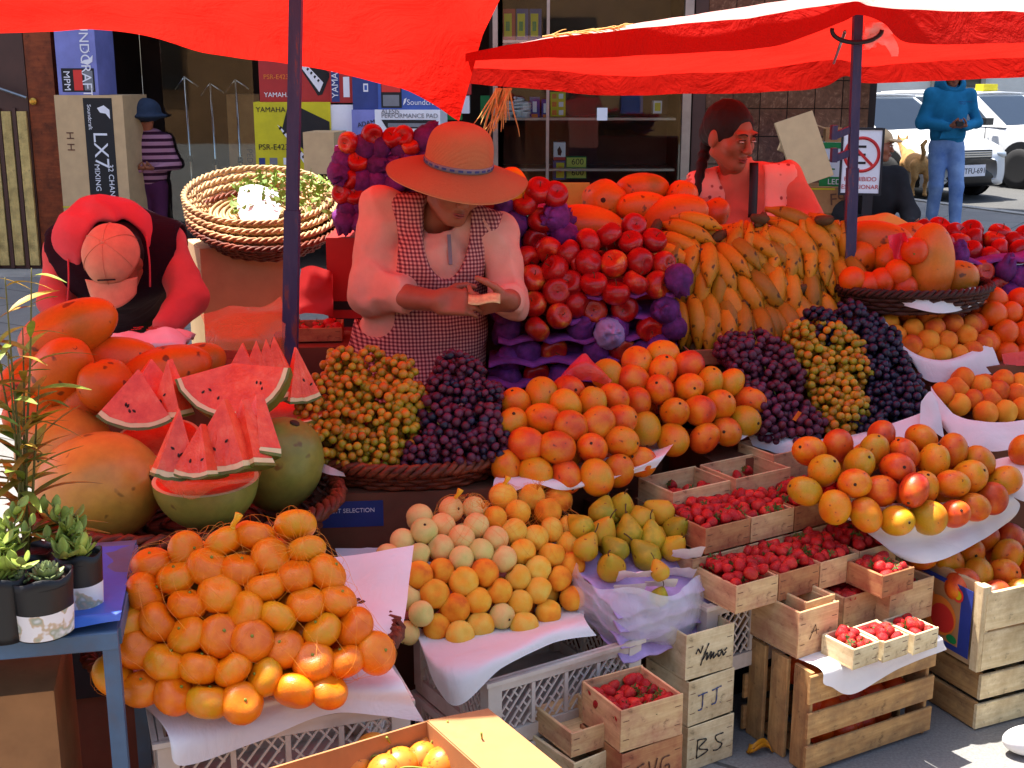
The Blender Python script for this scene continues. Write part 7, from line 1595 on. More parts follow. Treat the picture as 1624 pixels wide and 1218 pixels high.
sdf_obj('trousers', lambda P: sunion([el(P, B+[0,.0,.55],(.18,.17,.13)), rc(P, B+[.09,0,.54], B+[.14,-.42,.56], .09,.075), rc(P, B+[.14,-.42,.56], B+[.15,-.40,.1], .07,.055), rc(P, B+[-.09,0,.54], B+[-.10,-.42,.56], .09,.075), rc(P, B+[-.10,-.42,.56], B+[-.1,-.42,.1], .07,.055), el(P, B+[.15,-.46,.05],(.05,.12,.05)), el(P, B+[-.1,-.48,.05],(.05,.12,.05))], .03)+folds(P,.008,9,31), B+[-.4,-.7,-.02], B+[.4,.25,.75], .016, MAT['dark_trousers'], S1)
sdf_obj('cap', lambda P: smin(el(HS.loc(P),(0,-.01,.06),(.086,.10,.07)), el(HS.loc(P),(0,.11,.05),(.06,.06,.012)), .01), hs-.2, hs+.25, .008, MAT['cardboard_pale'], S1)
st = MB(); st.box((0,0,0),(.36,.34,.42)); o = st.build('wooden_stool', MAT['cardboard_dark'], None, False, B+[0,.02,.212]); 
tag(o, 'low brown box used as a seat behind the parking sign', 'seat box')
sdf_obj('shoulder_bag', lambda P: rbox(P, B+[.18,-.12,.42], (.11,.09,.15), None, .05)+folds(P,.01,8,33), B+[-.02,-.3,.2], B+[.36,.06,.64], .012, MAT['black_plastic'], S1)

# --- shopper at the right edge: only a knee and a white shoe come into view
LB = np.array([1.385, 2.975, 0.0])
def lw(x,y,z): return LB + np.array([x,y,z])
hx = HeadF(lw(.25,.05,1.60), (-.9,.3,-.2)); L1 = joined('person', [(lambda P: smin(hx.sdf(P), rc(P, lw(.27,.06,1.42), hx.c, .056,.052), .03), hx.c-.22, hx.c+.2, .010)], MAT['skin']); tag(L1, 'shopper in faded jeans and a white trainer beside the printed mango box', 'person'); hx.feats(L1)
sdf_obj('jeans', lambda P: sunion([el(P, lw(.22,.05,.92),(.14,.17,.13)), rc(P, lw(.16,-.02,.88), lw(.02,-.03,.52), .095,.07), rc(P, lw(.02,-.03,.52), lw(.12,-.05,.09), .068,.058), rc(P, lw(.24,.12,.88), lw(.26,.14,.5), .095,.07), rc(P, lw(.26,.14,.5), lw(.3,.16,.08), .068,.058)], .03)+folds(P,.008,12,35)+.003*np.sin(P[:,2]*160), lw(-.12,-.25,.03), lw(.5,.4,1.06), .010, MAT['dark_denim'], L1)
sdf_obj('jacket', lambda P: sunion([el(P, lw(.25,.06,1.22),(.15,.2,.27)), rc(P, lw(.25,-.14,1.40), lw(.28,-.2,1.1), .07,.06), rc(P, lw(.25,.24,1.40), lw(.28,.3,1.1), .07,.06), rc(P, lw(.28,-.2,1.1), lw(.2,-.22,.9), .06,.045)], .05), lw(0,-.35,.8), lw(.5,.45,1.52), .014, MAT['dark_jacket'], L1)
sdf_obj('hair', lambda P: smax(el(hx.loc(P),(0,-.02,.034),(.080,.097,.094)), -el(hx.loc(P),(0,.105,-.03),(.07,.075,.10)), .01), hx.c-.2, hx.c+.2, .010, MAT['hair'], L1)
def trainer(P):
    return sunion([el(P, lw(-.05,-.075,.040),(.085,.044,.040)), rc(P, lw(.12,-.05,.045), lw(.02,-.065,.055), .044,.042), rc(P, lw(.125,-.05,.06), lw(.12,-.05,.10), .042,.045)], .03)
sdf_obj('trainer', lambda P: smax(trainer(P), -(P[:,2]-.003), .004), lw(-.17,-.15,-.01), lw(.22,.05,.18), .006, MAT['shoe_white'], L1)
sdf_obj('trainer', lambda P: smax(trainer(P-np.array([.18,.21,0])), -(P[:,2]-.003), .004), lw(.0,.05,-.01), lw(.42,.27,.18), .008, MAT['shoe_white'], L1)
m = MB()
for k in range(5): c = lw(-.005+.022*k,-.066+.003*k,.088+.006*k); m.tube(catmull([c+[0,-.028,-.012],c+[0,0,.004],c+[0,.026,-.012]],7), .003, 5)
m.build('laces', MAT['white_card'], L1, True)
# ------------------------------------------------------------------ shop goods, street
def shopbox(name, label, cat, u0, v0, u1, v1, Y, depth, mat, yaw=0, grp=None, side=None):
    """closed carton whose front shows between two pixels at distance Y; parts are placed in front-face metres"""
    p, q = at(u0, v1, Y=Y), at(u1, v0, Y=Y); w, h = q[0]-p[0], q[2]-p[2]
    root = thing(name, label, cat, ((p[0]+q[0])/2, Y+depth/2, p[2]), yaw, grp)
    m = MB(); m.box((0,0,h/2), (w,depth,h)); m.build('case', MAT[mat], root)
    if side: 
        m = MB(); m.box((w/2+.0012,0,h/2),(.002,depth*.98,h*.98)); m.build('side_panel', MAT[side], root)
    root['w'] = w; root['h'] = h; root['dd'] = depth; return root
def fpan(root, mat, x0, z0, x1, z1, name='printed_panel', k=1):
    w, h, d = root['w'], root['h'], root['dd']; m = MB(); m.box((((x0+x1)/2-.5)*w, -d/2-.0012*k, (z0+z1)/2*h), ((x1-x0)*w,.001,(z1-z0)*h)); return m.build(name, MAT[mat], root)
def ftxt(root, s, size, mat, x, z, rot=0, k=2, **kw):
    w, h, d = root['w'], root['h'], root['dd']; return text(s, size, mat, root, ((x-.5)*w, -d/2-.0012*k, z*h), (math.cos(rot),0,math.sin(rot)), (-math.sin(rot),0,math.cos(rot)), **kw)
def fpoly(root, pts, mat, name='printed_picture', k=2, t=.001):
    w, h, d = root['w'], root['h'], root['dd']; m = MB(); m.poly_prism([((x-.5)*w, z*h) for x,z in pts], t, (0,-d/2-.0012*k,0), (1,0,0), (0,0,1), (0,-1,0)); return m.build(name, MAT[mat], root)
SG_ = 'cartons of music equipment'
b = shopbox('equipment_carton','upright lilac carton with a curled leaf emblem on top of the tall console carton','carton',96,20,152,151,10.25,.35,'lilac_box',R(-6),SG_)
ftxt(b,'SOUNDCRAFT',.11,'white_card',.62,1.12,-PI/2); fpan(b,'ink_black',.10,.04,.92,.33); fpan(b,'label_red',.40,.06,.62,.31,'red_panel',2); ftxt(b,'MPM',.075,'white_card',.16,.30,-PI/2,3); fpan(b,'grey_print',.66,.06,.88,.30,'mixer_picture',2)
fpoly(b,[(.60,.40),(.78,.37),(.90,.41),(.92,.49),(.82,.44),(.70,.43)],'white_card','leaf_emblem'); ftxt(b,'. . . .',.05,'white_card',.62,.58,-.4)
b = shopbox('equipment_carton','tall brown carton printed LX7 32 channel mixing console','carton',112,151,205,432,10.2,.42,'cardboard_pale',R(-10),SG_)
fpan(b,'ink_black',.42,.02,.84,.985); ftxt(b,'LX7',.17,'white_card',.54,.80,-PI/2,2); ftxt(b,'32 CHANNEL',.062,'white_card',.72,.62,-PI/2,2); ftxt(b,'MIXING CONSOLE',.062,'white_card',.52,.62,-PI/2,2); ftxt(b,'Soundcraft',.045,'white_card',.48,.95,-PI/2,2)
fpoly(b,[(.62,.93),(.72,.945),(.80,.92),(.80,.87),(.74,.90),(.66,.905)],'white_card','leaf_emblem'); ftxt(b,'H H',.09,'ink_brown',.14,.80,-PI/2,1); fpan(b,'yellow_print',0,.37,1.0,.378,'yellow_strap',4)
b = shopbox('equipment_carton','red carton with a white keyboard picture above the yellow one','carton',410,70,521,165,10.0,.45,'red_box',R(4),SG_,'red_box')
fpoly(b,[(.36,1.02),(.50,1.06),(.98,.50),(.86,.16),(.80,.14)],'ink_black'); fpoly(b,[(.36,1.0),(.42,.98),(.88,.36),(.82,.20)],'white_card','white_keys',3)
for k in range(9): t_=k/9; fpoly(b,[(.44+.42*t_,.93-.57*t_),(.46+.42*t_,.905-.57*t_),(.435+.42*t_,.87-.57*t_),(.42+.42*t_,.90-.57*t_)],'ink_black','black_key',4)
ftxt(b,'PSR-E423',.05,'orange_print',.06,.42,0,2); ftxt(b,'YAMAHA',.05,'white_card',.06,.12,0,2); ftxt(b,'PSR-300',.06,'orange_print',.10,.9,0,2)
b = shopbox('equipment_carton','white end of the red keyboard carton printed YAMAHA upright','carton',521,88,563,163,9.98,.42,'red_box',R(4),SG_)
fpan(b,'navy_box',.06,.02,.34,.98); ftxt(b,'YAMAHA',.07,'white_card',.29,.10,PI/2,2); fpan(b,'white_card',.48,.12,.70,.55,'printed_icon')
b = shopbox('equipment_carton','yellow green carton with a keyboard photo printed E-423','carton',405,162,521,272,9.95,.45,'yellow_print',R(3),SG_)
fpoly(b,[(.36,.62),(.46,1.0),(.98,.72),(.99,.10),(.86,.06)],'ink_black'); fpoly(b,[(.30,.68),(.36,.62),(.80,.02),(.70,.0)],'white_card','white_keys',3)
for k in range(9): t_=k/9; fpoly(b,[(.345+.43*t_,.66-.62*t_),(.365+.43*t_,.635-.62*t_),(.33+.43*t_,.60-.62*t_),(.315+.43*t_,.63-.62*t_)],'ink_black','black_key',4)
ftxt(b,'YAMAHA',.055,'ink_black',.03,.86,0,2); ftxt(b,'PSR-E423',.06,'ink_black',.04,.32,0,2); fpan(b,'navy_box',.04,.10,.12,.20,'printed_icon'); fpan(b,'grey_print',.18,.10,.28,.20,'printed_icon'); fpan(b,'white_card',.36,.10,.44,.20,'printed_icon')
shopbox('equipment_carton','white ended carton beside the yellow keyboard carton','carton',519,166,563,236,9.98,.4,'white_card',R(3),SG_)
shopbox('equipment_carton','open plain carton in front of the yellow keyboard carton','carton',487,210,535,276,9.6,.35,'cardboard_pale',R(-8),SG_)
b = shopbox('equipment_carton','blue mixer carton with a red label and white brand lettering','carton',603,118,702,174,9.9,.4,'blue_box',R(-5),SG_)
fpan(b,'ink_black',.05,.05,.38,.98); fpan(b,'label_red',.06,.50,.36,.80,'red_panel',2); ftxt(b,'MPM',.05,'white_card',.05,.84,0,3); fpan(b,'grey_print',.08,.10,.34,.42,'mixer_picture',2); ftxt(b,'Soundcraft',.058,'white_card',.46,.14,0,2); fpoly(b,[(.40,.12),(.42,.30),(.46,.34),(.44,.20)],'white_card','leaf_emblem',2)
b = shopbox('equipment_carton','dark blue plain faced carton beside the mixer carton','carton',563,122,604,174,9.95,.4,'navy_box',R(-5),SG_); fpan(b,'white_card',.42,.55,.60,.80); fpan(b,'blue_box',.46,.60,.56,.75,'printed_icon',2)
b = shopbox('equipment_carton','white carton printed PERFORMANCE with an amplifier picture','carton',598,174,702,212,9.88,.4,'white_card',R(-5),SG_)
ftxt(b,'ALESIS',.05,'grey_print',.10,.84,0,2); ftxt(b,'PERFORMANCE PAD',.048,'grey_print',.10,.66,0,2); fpoly(b,[(.10,.58),(.94,.58),(.86,.22),(.18,.22)],'ink_black'); fpan(b,'grey_print',.20,.28,.84,.44,'amplifier_picture',4)
b = shopbox('equipment_carton','pale blue grey carton left of the white amplifier carton','carton',562,174,599,214,9.92,.4,'lilac_box',R(-5),SG_); ftxt(b,'ADAM',.05,'ink_black',.25,.3,.2,2)
shopbox('equipment_carton','plain brown carton low behind the wrapped apples','carton',660,212,705,240,9.9,.4,'cardboard_pale',0,SG_)
for k,(u,v0,v1,mm) in enumerate(((735,128,150,'red_box'),(732,152,180,'white_card'),(720,172,190,'green_print'))): shopbox('equipment_carton',('small red carton','small white printed carton','small green carton')[k]+' at the edge of the glass cabinet','carton',u-14,v0,u+12,v1,10.3,.2,mm,0,SG_)
b = shopbox('equipment_carton','tall plain carton leaning inside the shop window','carton',372,150,408,430,10.9,.3,'cardboard',R(4),SG_); ftxt(b,'PEDESTAL',.07,'ink_brown',.55,.7,-PI/2,2)
# microphone stands
for k,(u,v0,lab) in enumerate(((306,122,'tall chrome microphone stand nearest the doorway'),(345,132,'chrome microphone stand in the middle of the shop window'),(384,126,'chrome microphone stand beside the tall plain carton'))):
    p = at(u+6,420,Y=10.7); r = thing('microphone_stand', lab, 'microphone stand', (p[0],10.75,.10)); top = at(u,v0,Y=10.75)[2]-.1
    m = MB(); m.tube([(0,0,.02),(-.02,0,top)], .011, 8); m.build('shaft', MAT['chrome'], r, True)
    m = MB(); m.tube([(-.10,0,top-.10),(-.02,0,top),(.09,0,top-.08)], .008, 6); m.build('boom_arm', MAT['chrome'], r, True)
    m = MB(); m.lathe([(0,0),(.022,.0),(.022,.05),(0,.05)], 10, c=(-.012,0,top*.55)); m.build('clutch', MAT['black_plastic'], r, True)
    m = MB(); [m.tube([(0,0,.12),(.25*math.cos(a),.25*math.sin(a),.01)], .009, 6) for a in (0.3,2.4,4.5)]; m.build('tripod_foot', MAT['black_plastic'], r, True)
# glass cabinet goods
cab = thing('display_shelf', 'glass shelves inside the shop window behind the straw hat', 'shelf', (0,FY,0)); sx0, sx1 = xc+.05, xd-.1
for k,v in enumerate((66,188,268)):
    m = MB(); m.box(((sx0+sx1)/2,.35,Z(v,FY+.2)), (sx1-sx0,.5,.02)); m.build('shelf_board', MAT['shop_glass'] if False else MAT['steel'], cab)
m = MB(); m.box(((sx0+sx1)/2,.72,1.4),(sx1-sx0,.02,2.6)); m.build('back_board', MAT['interior'], cab)
def shelfitem(name, label, cat, u0, v0, u1, v1, mat, pan=None, Y=10.72, grp='packets on the glass shelves'):
    b = shopbox(name, label, cat, u0, v0, u1, v1, Y, .12, mat, 0, grp)
    if pan: fpan(b, pan, .15,.2,.85,.85)
    return b
for k,(u,cl,cn) in enumerate(((806,'red_box','red'),(827,'navy_box','dark blue'),(848,'navy_box','blue'))): b = shelfitem('packet', cn+' packet with a green flower picture on the top shelf, '+('first','second','third')[k]+' of three','packet',u-8,14,u+11,64,cl); fpan(b,'yellow_print',.08,.12,.72,.85); fpan(b,'green_print',.22,.3,.55,.6,'flower_picture',2)
def cfl(u, v0, v1, lab):
    p = at(u,v1,Y=10.7); h = at(u,v0,Y=10.7)[2]-p[2]; r = thing('spiral_bulb', lab, 'light bulb', (p[0],10.72,p[2]), 0, 'spiral bulbs on the shelf'); m = MB(); m.lathe([(.03,0),(.04,.01),(.03,h*.25),(.045,h*.32),(.045,h*.42),(.0,h*.43)], 14); m.build('base', MAT['white_plastic'], r, True)
    t = np.linspace(0,1,60); m = MB(); m.tube(np.stack([.036*np.cos(t*22),.036*np.sin(t*22),h*(.45+.52*t)],1), .012, 6); m.build('spiral_tube', MAT['white_plastic'], r, True)
cfl(807,160,190,'white spiral bulb standing next to the green packet'); cfl(823,154,189,'tallest white spiral bulb on the shelf'); cfl(834,161,189,'short white spiral bulb beside the blue bulb packets')
for k,(u0,u1,v0) in enumerate(((840,856,154),(859,869,158))): b = shelfitem('packet',('wide','narrow')[k]+' blue bulb packet with a white bulb picture','packet',u0,v0,u1,188,'blue_print'); fpan(b,'white_card',.3,.3,.7,.8,'bulb_picture'); fpan(b,'orange_print',.2,.05,.8,.22,'orange_panel',2)
for k in range(3): b = shelfitem('packet','yellow packet with round flower pictures, '+('lowest','middle','top')[k]+' of a stack','packet',873,172-13*k,897,185-13*k,'yellow_print'); fpan(b,'orange_print',.1,.2,.4,.8); fpan(b,'white_card',.55,.2,.85,.8,'flower_picture')
shelfitem('packet','green packet at the left end of the bulb shelf','packet',762,152,797,188,'green_print')
b = shelfitem('packet','mouse packet with a black mouse picture above the flower packet','packet',878,226,897,254,'white_card'); fpoly(b,[(.35,.3),(.6,.25),(.7,.5),(.5,.8),(.3,.6)],'ink_black','mouse_picture'); fpan(b,'red_box',.0,.0,1,.18)
b = shelfitem('packet','dark blue flower packet standing under the mouse packet','packet',877,255,897,285,'navy_box'); fpan(b,'yellow_print',.25,.1,.9,.9); fpan(b,'orange_print',.45,.4,.7,.7,'flower_picture',2)
for k in range(2): b = shelfitem('packet',('lower','upper')[k]+' pale green carton printed 600','packet',898,266-17*k,930,283-17*k,'green_print'); fpan(b,'yellow_cloth',.02,.05,.98,.95); ftxt(b,'600',.07,'ink_black',.25,.3,0,3)
b = shelfitem('packet','dark blue box on the upper shelf of the cabinet','packet',985,150,1020,180,'navy_box'); shelfitem('packet','small white box with a yellow band on the cabinet shelf','packet',1036,160,1050,180,'white_card','yellow_print')
st_ = MB(); st_.box((at(955,181,Y=10.44)[0],10.44,at(955,181,Y=10.44)[2]),(.085,.004,.10)); tag(st_.build('door_notice', MAT['white_card']), 'small white printed notice stuck on the shop glass', 'notice')
# --- no-parking board, rubbish boxes
sg0 = at(1366,255,Y=9.0); sgn = thing('parking_sign', 'white standing board with a no parking symbol and red letters', 'sign', (sg0[0],9.0,0), R(-12))
zb, zt_ = Z(306,9.0), Z(206,9.0); wS = .26
m = MB(); m.box((0,0,(zb+zt_)/2),(wS,.02,zt_-zb)); m.build('board', MAT['white_card'], sgn)
m = MB()
for x in (-1,1): m.box((x*(wS/2+.008),-.002,(zb+zt_)/2),(.016,.03,zt_-zb+.03))
m.box((0,-.002,zt_+.008),(wS,.03,.016)); m.box((0,-.002,zb-.008),(wS,.03,.016)); m.build('frame', MAT['black_metal'], sgn)
cz_ = zt_-.17; a = np.arange(40)*2*PI/40; m = MB(); m.tube([(.115*math.cos(q),-.0125,cz_+.115*math.sin(q)) for q in a], .011, 4, closed=True); m.bar((-.078,-.0128,cz_+.078),(.078,-.0128,cz_-.078),.003,.02,(0,0,1)); m.build('red_ring', MAT['red_print'], sgn)
text('E', .19, 'ink_black', sgn, (-.06,-.0112,cz_-.066), (1,0,0), (0,0,1)); text('PROHIBIDO', .042, 'red_print', sgn, (0,-.0112,zb+.085), (1,0,0), (0,0,1), align='CENTER'); text('ESTACIONAR', .042, 'red_print', sgn, (0,-.0112,zb+.03), (1,0,0), (0,0,1), align='CENTER')
m = MB(); m.box((.06,.01,zb/2),(.07,.05,zb)); m.build('post', MAT['black_metal'], sgn); m = MB(); m.box((.0,.0,.02),(.4,.36,.04)); m.build('foot', MAT['black_metal'], sgn)
RG = 'cartons piled beside the tiled pier'
b = shopbox('carton','white and green printed carton on the pile beside the parking sign','carton',1308,226,1378,296,9.2,.32,'white_card',R(-14),RG); fpan(b,'green_print',0,0,1,.22); fpan(b,'green_print',0,.86,1,1.0); ftxt(b,'LEDART',.055,'white_card',.2,.05,0,2)
for k in range(4): fpan(b,'green_print',.1+.5*(k%2),.38+.2*(k//2),.36+.5*(k%2),.41+.2*(k//2),'printed_line')
carton('carton','open brown carton on top of the white and green carton','cardboard box', at(1345,226,Y=9.35), (.34,.28,.10), R(-10), 'cardboard', RG, True, flaps=[('l',R(20),.12),('b',R(-30),.12)])
m = MB(); m.box((0,0,.24),(.28,.03,.48)); o = m.build('cardboard_slab', MAT['cardboard_pale'], None, False, at(1292,288,Y=9.0)); o.rotation_euler = (R(-14),R(-18),R(6)); tag(o,'flattened pale cardboard slab leaning against the carton pile','cardboard')
m = MB(); m.box((0,0,.1),(.30,.03,.2)); o = m.build('cardboard_slab', MAT['cardboard_pale'], None, False, at(1262,250,Y=9.25)); o.rotation_euler = (R(-10),R(22),R(10)); tag(o,'torn cardboard flap behind the leaning slab','cardboard')
b = shopbox('carton','brown carton with pen marks under the white and green carton','carton',1285,297,1358,338,9.15,.36,'cardboard',R(-8),RG); ftxt(b,'F9',.12,'ink_brown',.5,.3,.1,2); fpan(b,'yellow_print',0,.9,.6,.96)
b = shopbox('carton','lowest brown carton of the pile beside the parking sign','carton',1300,338,1362,395,9.2,.36,'cardboard_pale',R(-4),RG); ftxt(b,'chi',.09,'ink_brown',.25,.45,.1,2)
# ------------------------------------------------------------------ cars
def car_mats():
    t = NT('car_white'); co = t.coord(); f = t.noise(3,4,.6,co); t.b.inputs['Coat Weight'].default_value = .6; t.b.inputs['Coat Roughness'].default_value = .08; MAT['car_white'] = t.done(t.ramp(f,[(.3,(.58,.59,.60)),(.7,(.66,.67,.68))]), .3, .5)
car_mats(); mk('tyre', (26,26,28), .85, .1); mk('headlamp', (190,196,200), .12, .05, metal=.3); mk('grille', (36,36,40), .4, .1)
def car(label, pos, heading, wagon=True, taxi=False):
    root = thing('parked_car', label, 'car', pos, math.atan2(heading[1],heading[0]), 'white cars in the street')
    # stations: x, half width, sill height, belt height, roundness of the top
    st = [(2.08,.50,.30,.58),(2.04,.66,.24,.66),(1.95,.76,.20,.74),(1.7,.815,.18,.82),(1.2,.83,.18,.90),(.75,.84,.18,.95),(.2,.84,.18,.97),(-.6,.84,.18,.98),(-1.4,.835,.18,.99),(-1.9,.80,.22,.99),(-2.08,.74,.26,.96),(-2.14,.62,.32,.86)]
    S = catmull([list(s) for s in st], 48); rows = []
    for x,w,zl,zb in S:
        h = zb-zl; sec = [(0,zl),(w*.86,zl),(w*.97,zl+h*.10),(w,zl+h*.34),(w*.985,zl+h*.62),(w*.955,zl+h*.86),(w*.88,zb-.008),(w*.55,zb+.022),(0,zb+.03)]
        C = catmull([(*q,0) for q in sec],22)[:,:2]; ring = [(x,-q[0],q[1]) for q in C] + [(x,q[0],q[1]) for q in C[::-1][1:-1]]; rows.append(ring)
    m = MB(); V = np.array(rows); m.grid(V,0,None,True); k = V.shape[1]; m.f += [list(range(k)), [(47*k)+j for j in range(k)][::-1]]; m.m += [0,0]; body = m.build('body', MAT['car_white'], root, True)
    xb0, xb1, xr0, xr1 = (.95,-2.02,.12,-1.78) if wagon else (.95,-1.75,.12,-1.15); zb, zr = .93,1.44; wb, wr = .79,.60
    base = [(xb0,-wb,zb),(xb0,wb,zb),(xb1,wb,zb),(xb1,-wb,zb)]; roof = [(xr0,-wr,zr),(xr0,wr,zr),(xr1,wr,zr),(xr1,-wr,zr)]
    def P(face,s,t):  # point on a greenhouse side: s along, t up
        i,j = {'f':(0,1),'b':(2,3),'r':(3,0),'l':(1,2)}[face]; a = np.array(base[i])*(1-s)+np.array(base[j])*s; b = np.array(roof[i])*(1-s)+np.array(roof[j])*s; return a*(1-t)+b*t
    m = MB()
    for f in 'fbrl': m.add([P(f,0,0),P(f,1,0),P(f,1,1),P(f,0,1)],[[0,1,2,3]])
    m.build('pillars', MAT['car_white'], root)
    m = MB(); V = np.array([[(xr0+.05+(xr1-.05-xr0-.05)*a_, (wr+.02)*b_, zr+.045*(1-b_*b_)*math.sin(PI*min(max(a_,.06),.94))**.5+.004) for b_ in np.linspace(-1,1,13)] for a_ in np.linspace(0,1,15)]); m.grid(V); o = m.build('roof', MAT['car_white'], root, True); add_solid(o,.03,-1)
    def pane(f,s0,s1,t0,t1,name,mat='car_glass',out=.006):
        q = np.array([P(f,s0,t0),P(f,s1,t0),P(f,s1,t1),P(f,s0,t1)]); n = np.cross(q[1]-q[0],q[3]-q[0]); n /= np.linalg.norm(n); c = q.mean(0); n = n if np.dot(n,c-np.array([-.5,0,1.1]))>0 else -n; mm = MB(); mm.add(q+n*out,[[0,1,2,3]]); return mm.build(name,MAT[mat],root)
    pane('f',.05,.95,.06,.92,'windscreen'); pane('b',.06,.94,.25,.9,'rear_window')
    for f,sg in (('r',-1),('l',1)):
        cuts = [(.03,.30),(.34,.62),(.66,.93)] if wagon else [(.05,.48),(.52,.92)]
        for s0,s1 in cuts: pane(f,s0,s1,.12,.88,'side_window') if f=='l' else pane(f,s0,s1,.12,.88,'side_window')
    cab_ = MB(); cab_.box((-.5,0,.98),(2.2,1.3,.1)); cab_.build('cabin_floor', MAT['black_plastic'], root)
    for x in (.1,-.75):
        for y in (-.36,.36): m = MB(); m.box((x,y,1.12),(.14,.42,.42)); m.build('seat', MAT['grille'], root)
    tm = MB(); tm.lathe([(.19,-.09),(.29,-.095),(.31,-.06),(.31,.06),(.29,.095),(.19,.09)],28,rot=np.array([[1,0,0],[0,0,-1],[0,1,0]])); tme = tm.mesh('tyre',MAT['tyre'],True)
    rm = MB(); rm.lathe([(0,-.06),(.06,-.075),(.18,-.06),(.20,-.085),(.20,.085),(.18,.06),(0,.06)],20,rot=np.array([[1,0,0],[0,0,-1],[0,1,0]])); rme = rm.mesh('rim',MAT['steel'],True)
    am = MB(); am.lathe([(0,0),(.37,0),(.37,.012),(0,.012)],28,rot=np.array([[1,0,0],[0,0,-1],[0,1,0]])); ame = am.mesh('wheel_arch',MAT['black_plastic'])
    for x in (1.32,-1.25):
        for s in (-1,1):
            link('wheel_arch',ame,root,(x,s*.838+(.012 if s>0 else 0),.36)); w = link('wheel',tme,root,(x,s*.80,.31)); link('rim',rme,w)
    for s in (-1,1):
        m = MB(); m.lathe([(0,-.05),(.09,-.03),(.12,0),(.09,.03),(0,.05)],16); o = m.build('headlight',MAT['headlamp'],root,True,(1.96,s*.62,.66)); o.scale = (1.0,1.25,1.35); o.rotation_euler = (0,R(20),s*R(28))
        m = MB(); m.box((0,0,0),(.10,.18,.11)); o = m.build('mirror',MAT['car_white'] if not taxi else MAT['black_plastic'],root,False,(.72,s*.94,1.02))
        m = MB(); m.box((0,0,0),(.06,.22,.20)); m.build('tail_light',MAT['label_red'],root,False,(-2.1,s*.62,.78))
        for x in (.25,-.75): m = MB(); m.box((x-.3,s*.852,.86),(.16,.02,.03)); m.build('door_handle',MAT['car_white'],root)
        m = MB()
        for x in (.62,-.30,-1.25): m.box((x,s*.8445,.62),(.012,.006,.62))
        m.build('door_gap',MAT['black_plastic'],root)
    m = MB(); m.box((2.07,0,.66),(.06,.72,.12)); gr_ = m.build('grille',MAT['grille'],root)
    for z in (.63,.66,.69): link('grille_bar', board_mesh(.70,.012,.02,'chrome','grille_bar'), gr_, (2.10,0,z), (0,0,PI/2))
    m = MB(); V = np.array([[(2.10-.22*abs(b_)**3.0+.02*math.cos(a_*3), .80*b_, .34+.13*a_) for b_ in np.linspace(-1,1,17)] for a_ in np.linspace(-1,1,5)]); m.grid(V); o = m.build('bumper',MAT['black_plastic'] if not taxi else MAT['car_white'],root,True); add_solid(o,.06,-1)
    m = MB(); m.box((2.15,0,.44),(.012,.40,.16)); pl = m.build('number_plate',MAT['white_card'],root); text('TFU-691', .11, 'ink_black', pl, (2.157,-.19,.40), (0,1,0), (0,0,1))
    if taxi:
        for s in (-1,1):
            m = MB(); c_ = .07
            for i_ in range(11):
                for j in range(3): m.box((-.15-.07*i_, s*.851, .55+.06*j),(.07,.004,.06),None,(i_+j)%2)
            m.build('checker_band',[MAT['ink_black'],MAT['yellow_print']],root)
        m = MB(); m.box((-.1,0,zr+.09),(.16,.36,.11)); m.build('taxi_light',MAT['yellow_print'],root); m = MB(); m.box((-.5,0,zr+.052),(.5,1.0,.008)); m.build('roof_stripe',MAT['yellow_print'],root)
    return root
hd1 = np.array([.42,-.907]); f1 = np.array([at(1500,290,Y=18.0)[0],18.0]); c1 = f1 - hd1*2.1
car('white estate car with black bumper standing at the kerb behind the seated person', (c1[0]+.35,c1[1],-.12), hd1)
hd2 = np.array([.52,-.854]); fw = np.array([at(1618,280,Y=20.0)[0],20.0]); c2 = fw - hd2*1.32 + np.array([.854,.52])*.8
car('white taxi with a black and yellow checker band on its door', (c2[0],c2[1],-.12), hd2, True, True)
# --- stray dog by the kerb
dg = at(1462,312,z=0.0); dg = np.array([dg[0], dg[1], 0.0]); mk('dog_fur', (176,130,76), .9, .2, 30, .4, 120)
def dog(P):
    q = P - dg; d = sunion([el(q,(-.05,.30,.44),(.12,.26,.14)), el(q,(-.04,.10,.43),(.115,.15,.135)), el(q,(-.06,.52,.48),(.10,.12,.14))], .06)
    for x in (-.12,.05): d = sunion([d, rc(q,(x,.03,.42),(x,.0,.27),.075,.045), rc(q,(x,.0,.27),(x,.07,.15),.04,.026), rc(q,(x,.07,.15),(x,.05,.03),.026,.024), el(q,(x,.03,.02),(.03,.05,.022))], .03)
    for x in (-.13,.02): d = sunion([d, rc(q,(x,.50,.42),(x,.50,.22),.06,.035), rc(q,(x,.50,.22),(x,.50,.03),.03,.024), el(q,(x,.48,.02),(.03,.05,.022))], .03)
    d = sunion([d, rc(q,(-.06,.60,.52),(-.08,.76,.64),.075,.06), el(q,(-.08,.82,.68),(.075,.09,.075)), rc(q,(-.08,.88,.66),(-.09,1.0,.63),.045,.03), rc(q,(-.13,.80,.73),(-.15,.79,.80),.03,.012), rc(q,(-.03,.80,.73),(-.01,.79,.80),.03,.012)], .025)
    for a,b in (((-.04,-.02,.50),(-.05,-.10,.60)),((-.05,-.10,.60),(-.09,-.13,.70)),((-.09,-.13,.70),(-.04,-.12,.76))): d = smin(d, rc(q,a,b,.032,.026), .02)
    return d
o = sdf_obj('dog', dog, dg+[-.3,-.25,-.02], dg+[.3,1.15,.95], .016, MAT['dog_fur']); tag(o, 'tan dog with a raised tail seen from behind by the kerb', 'dog')
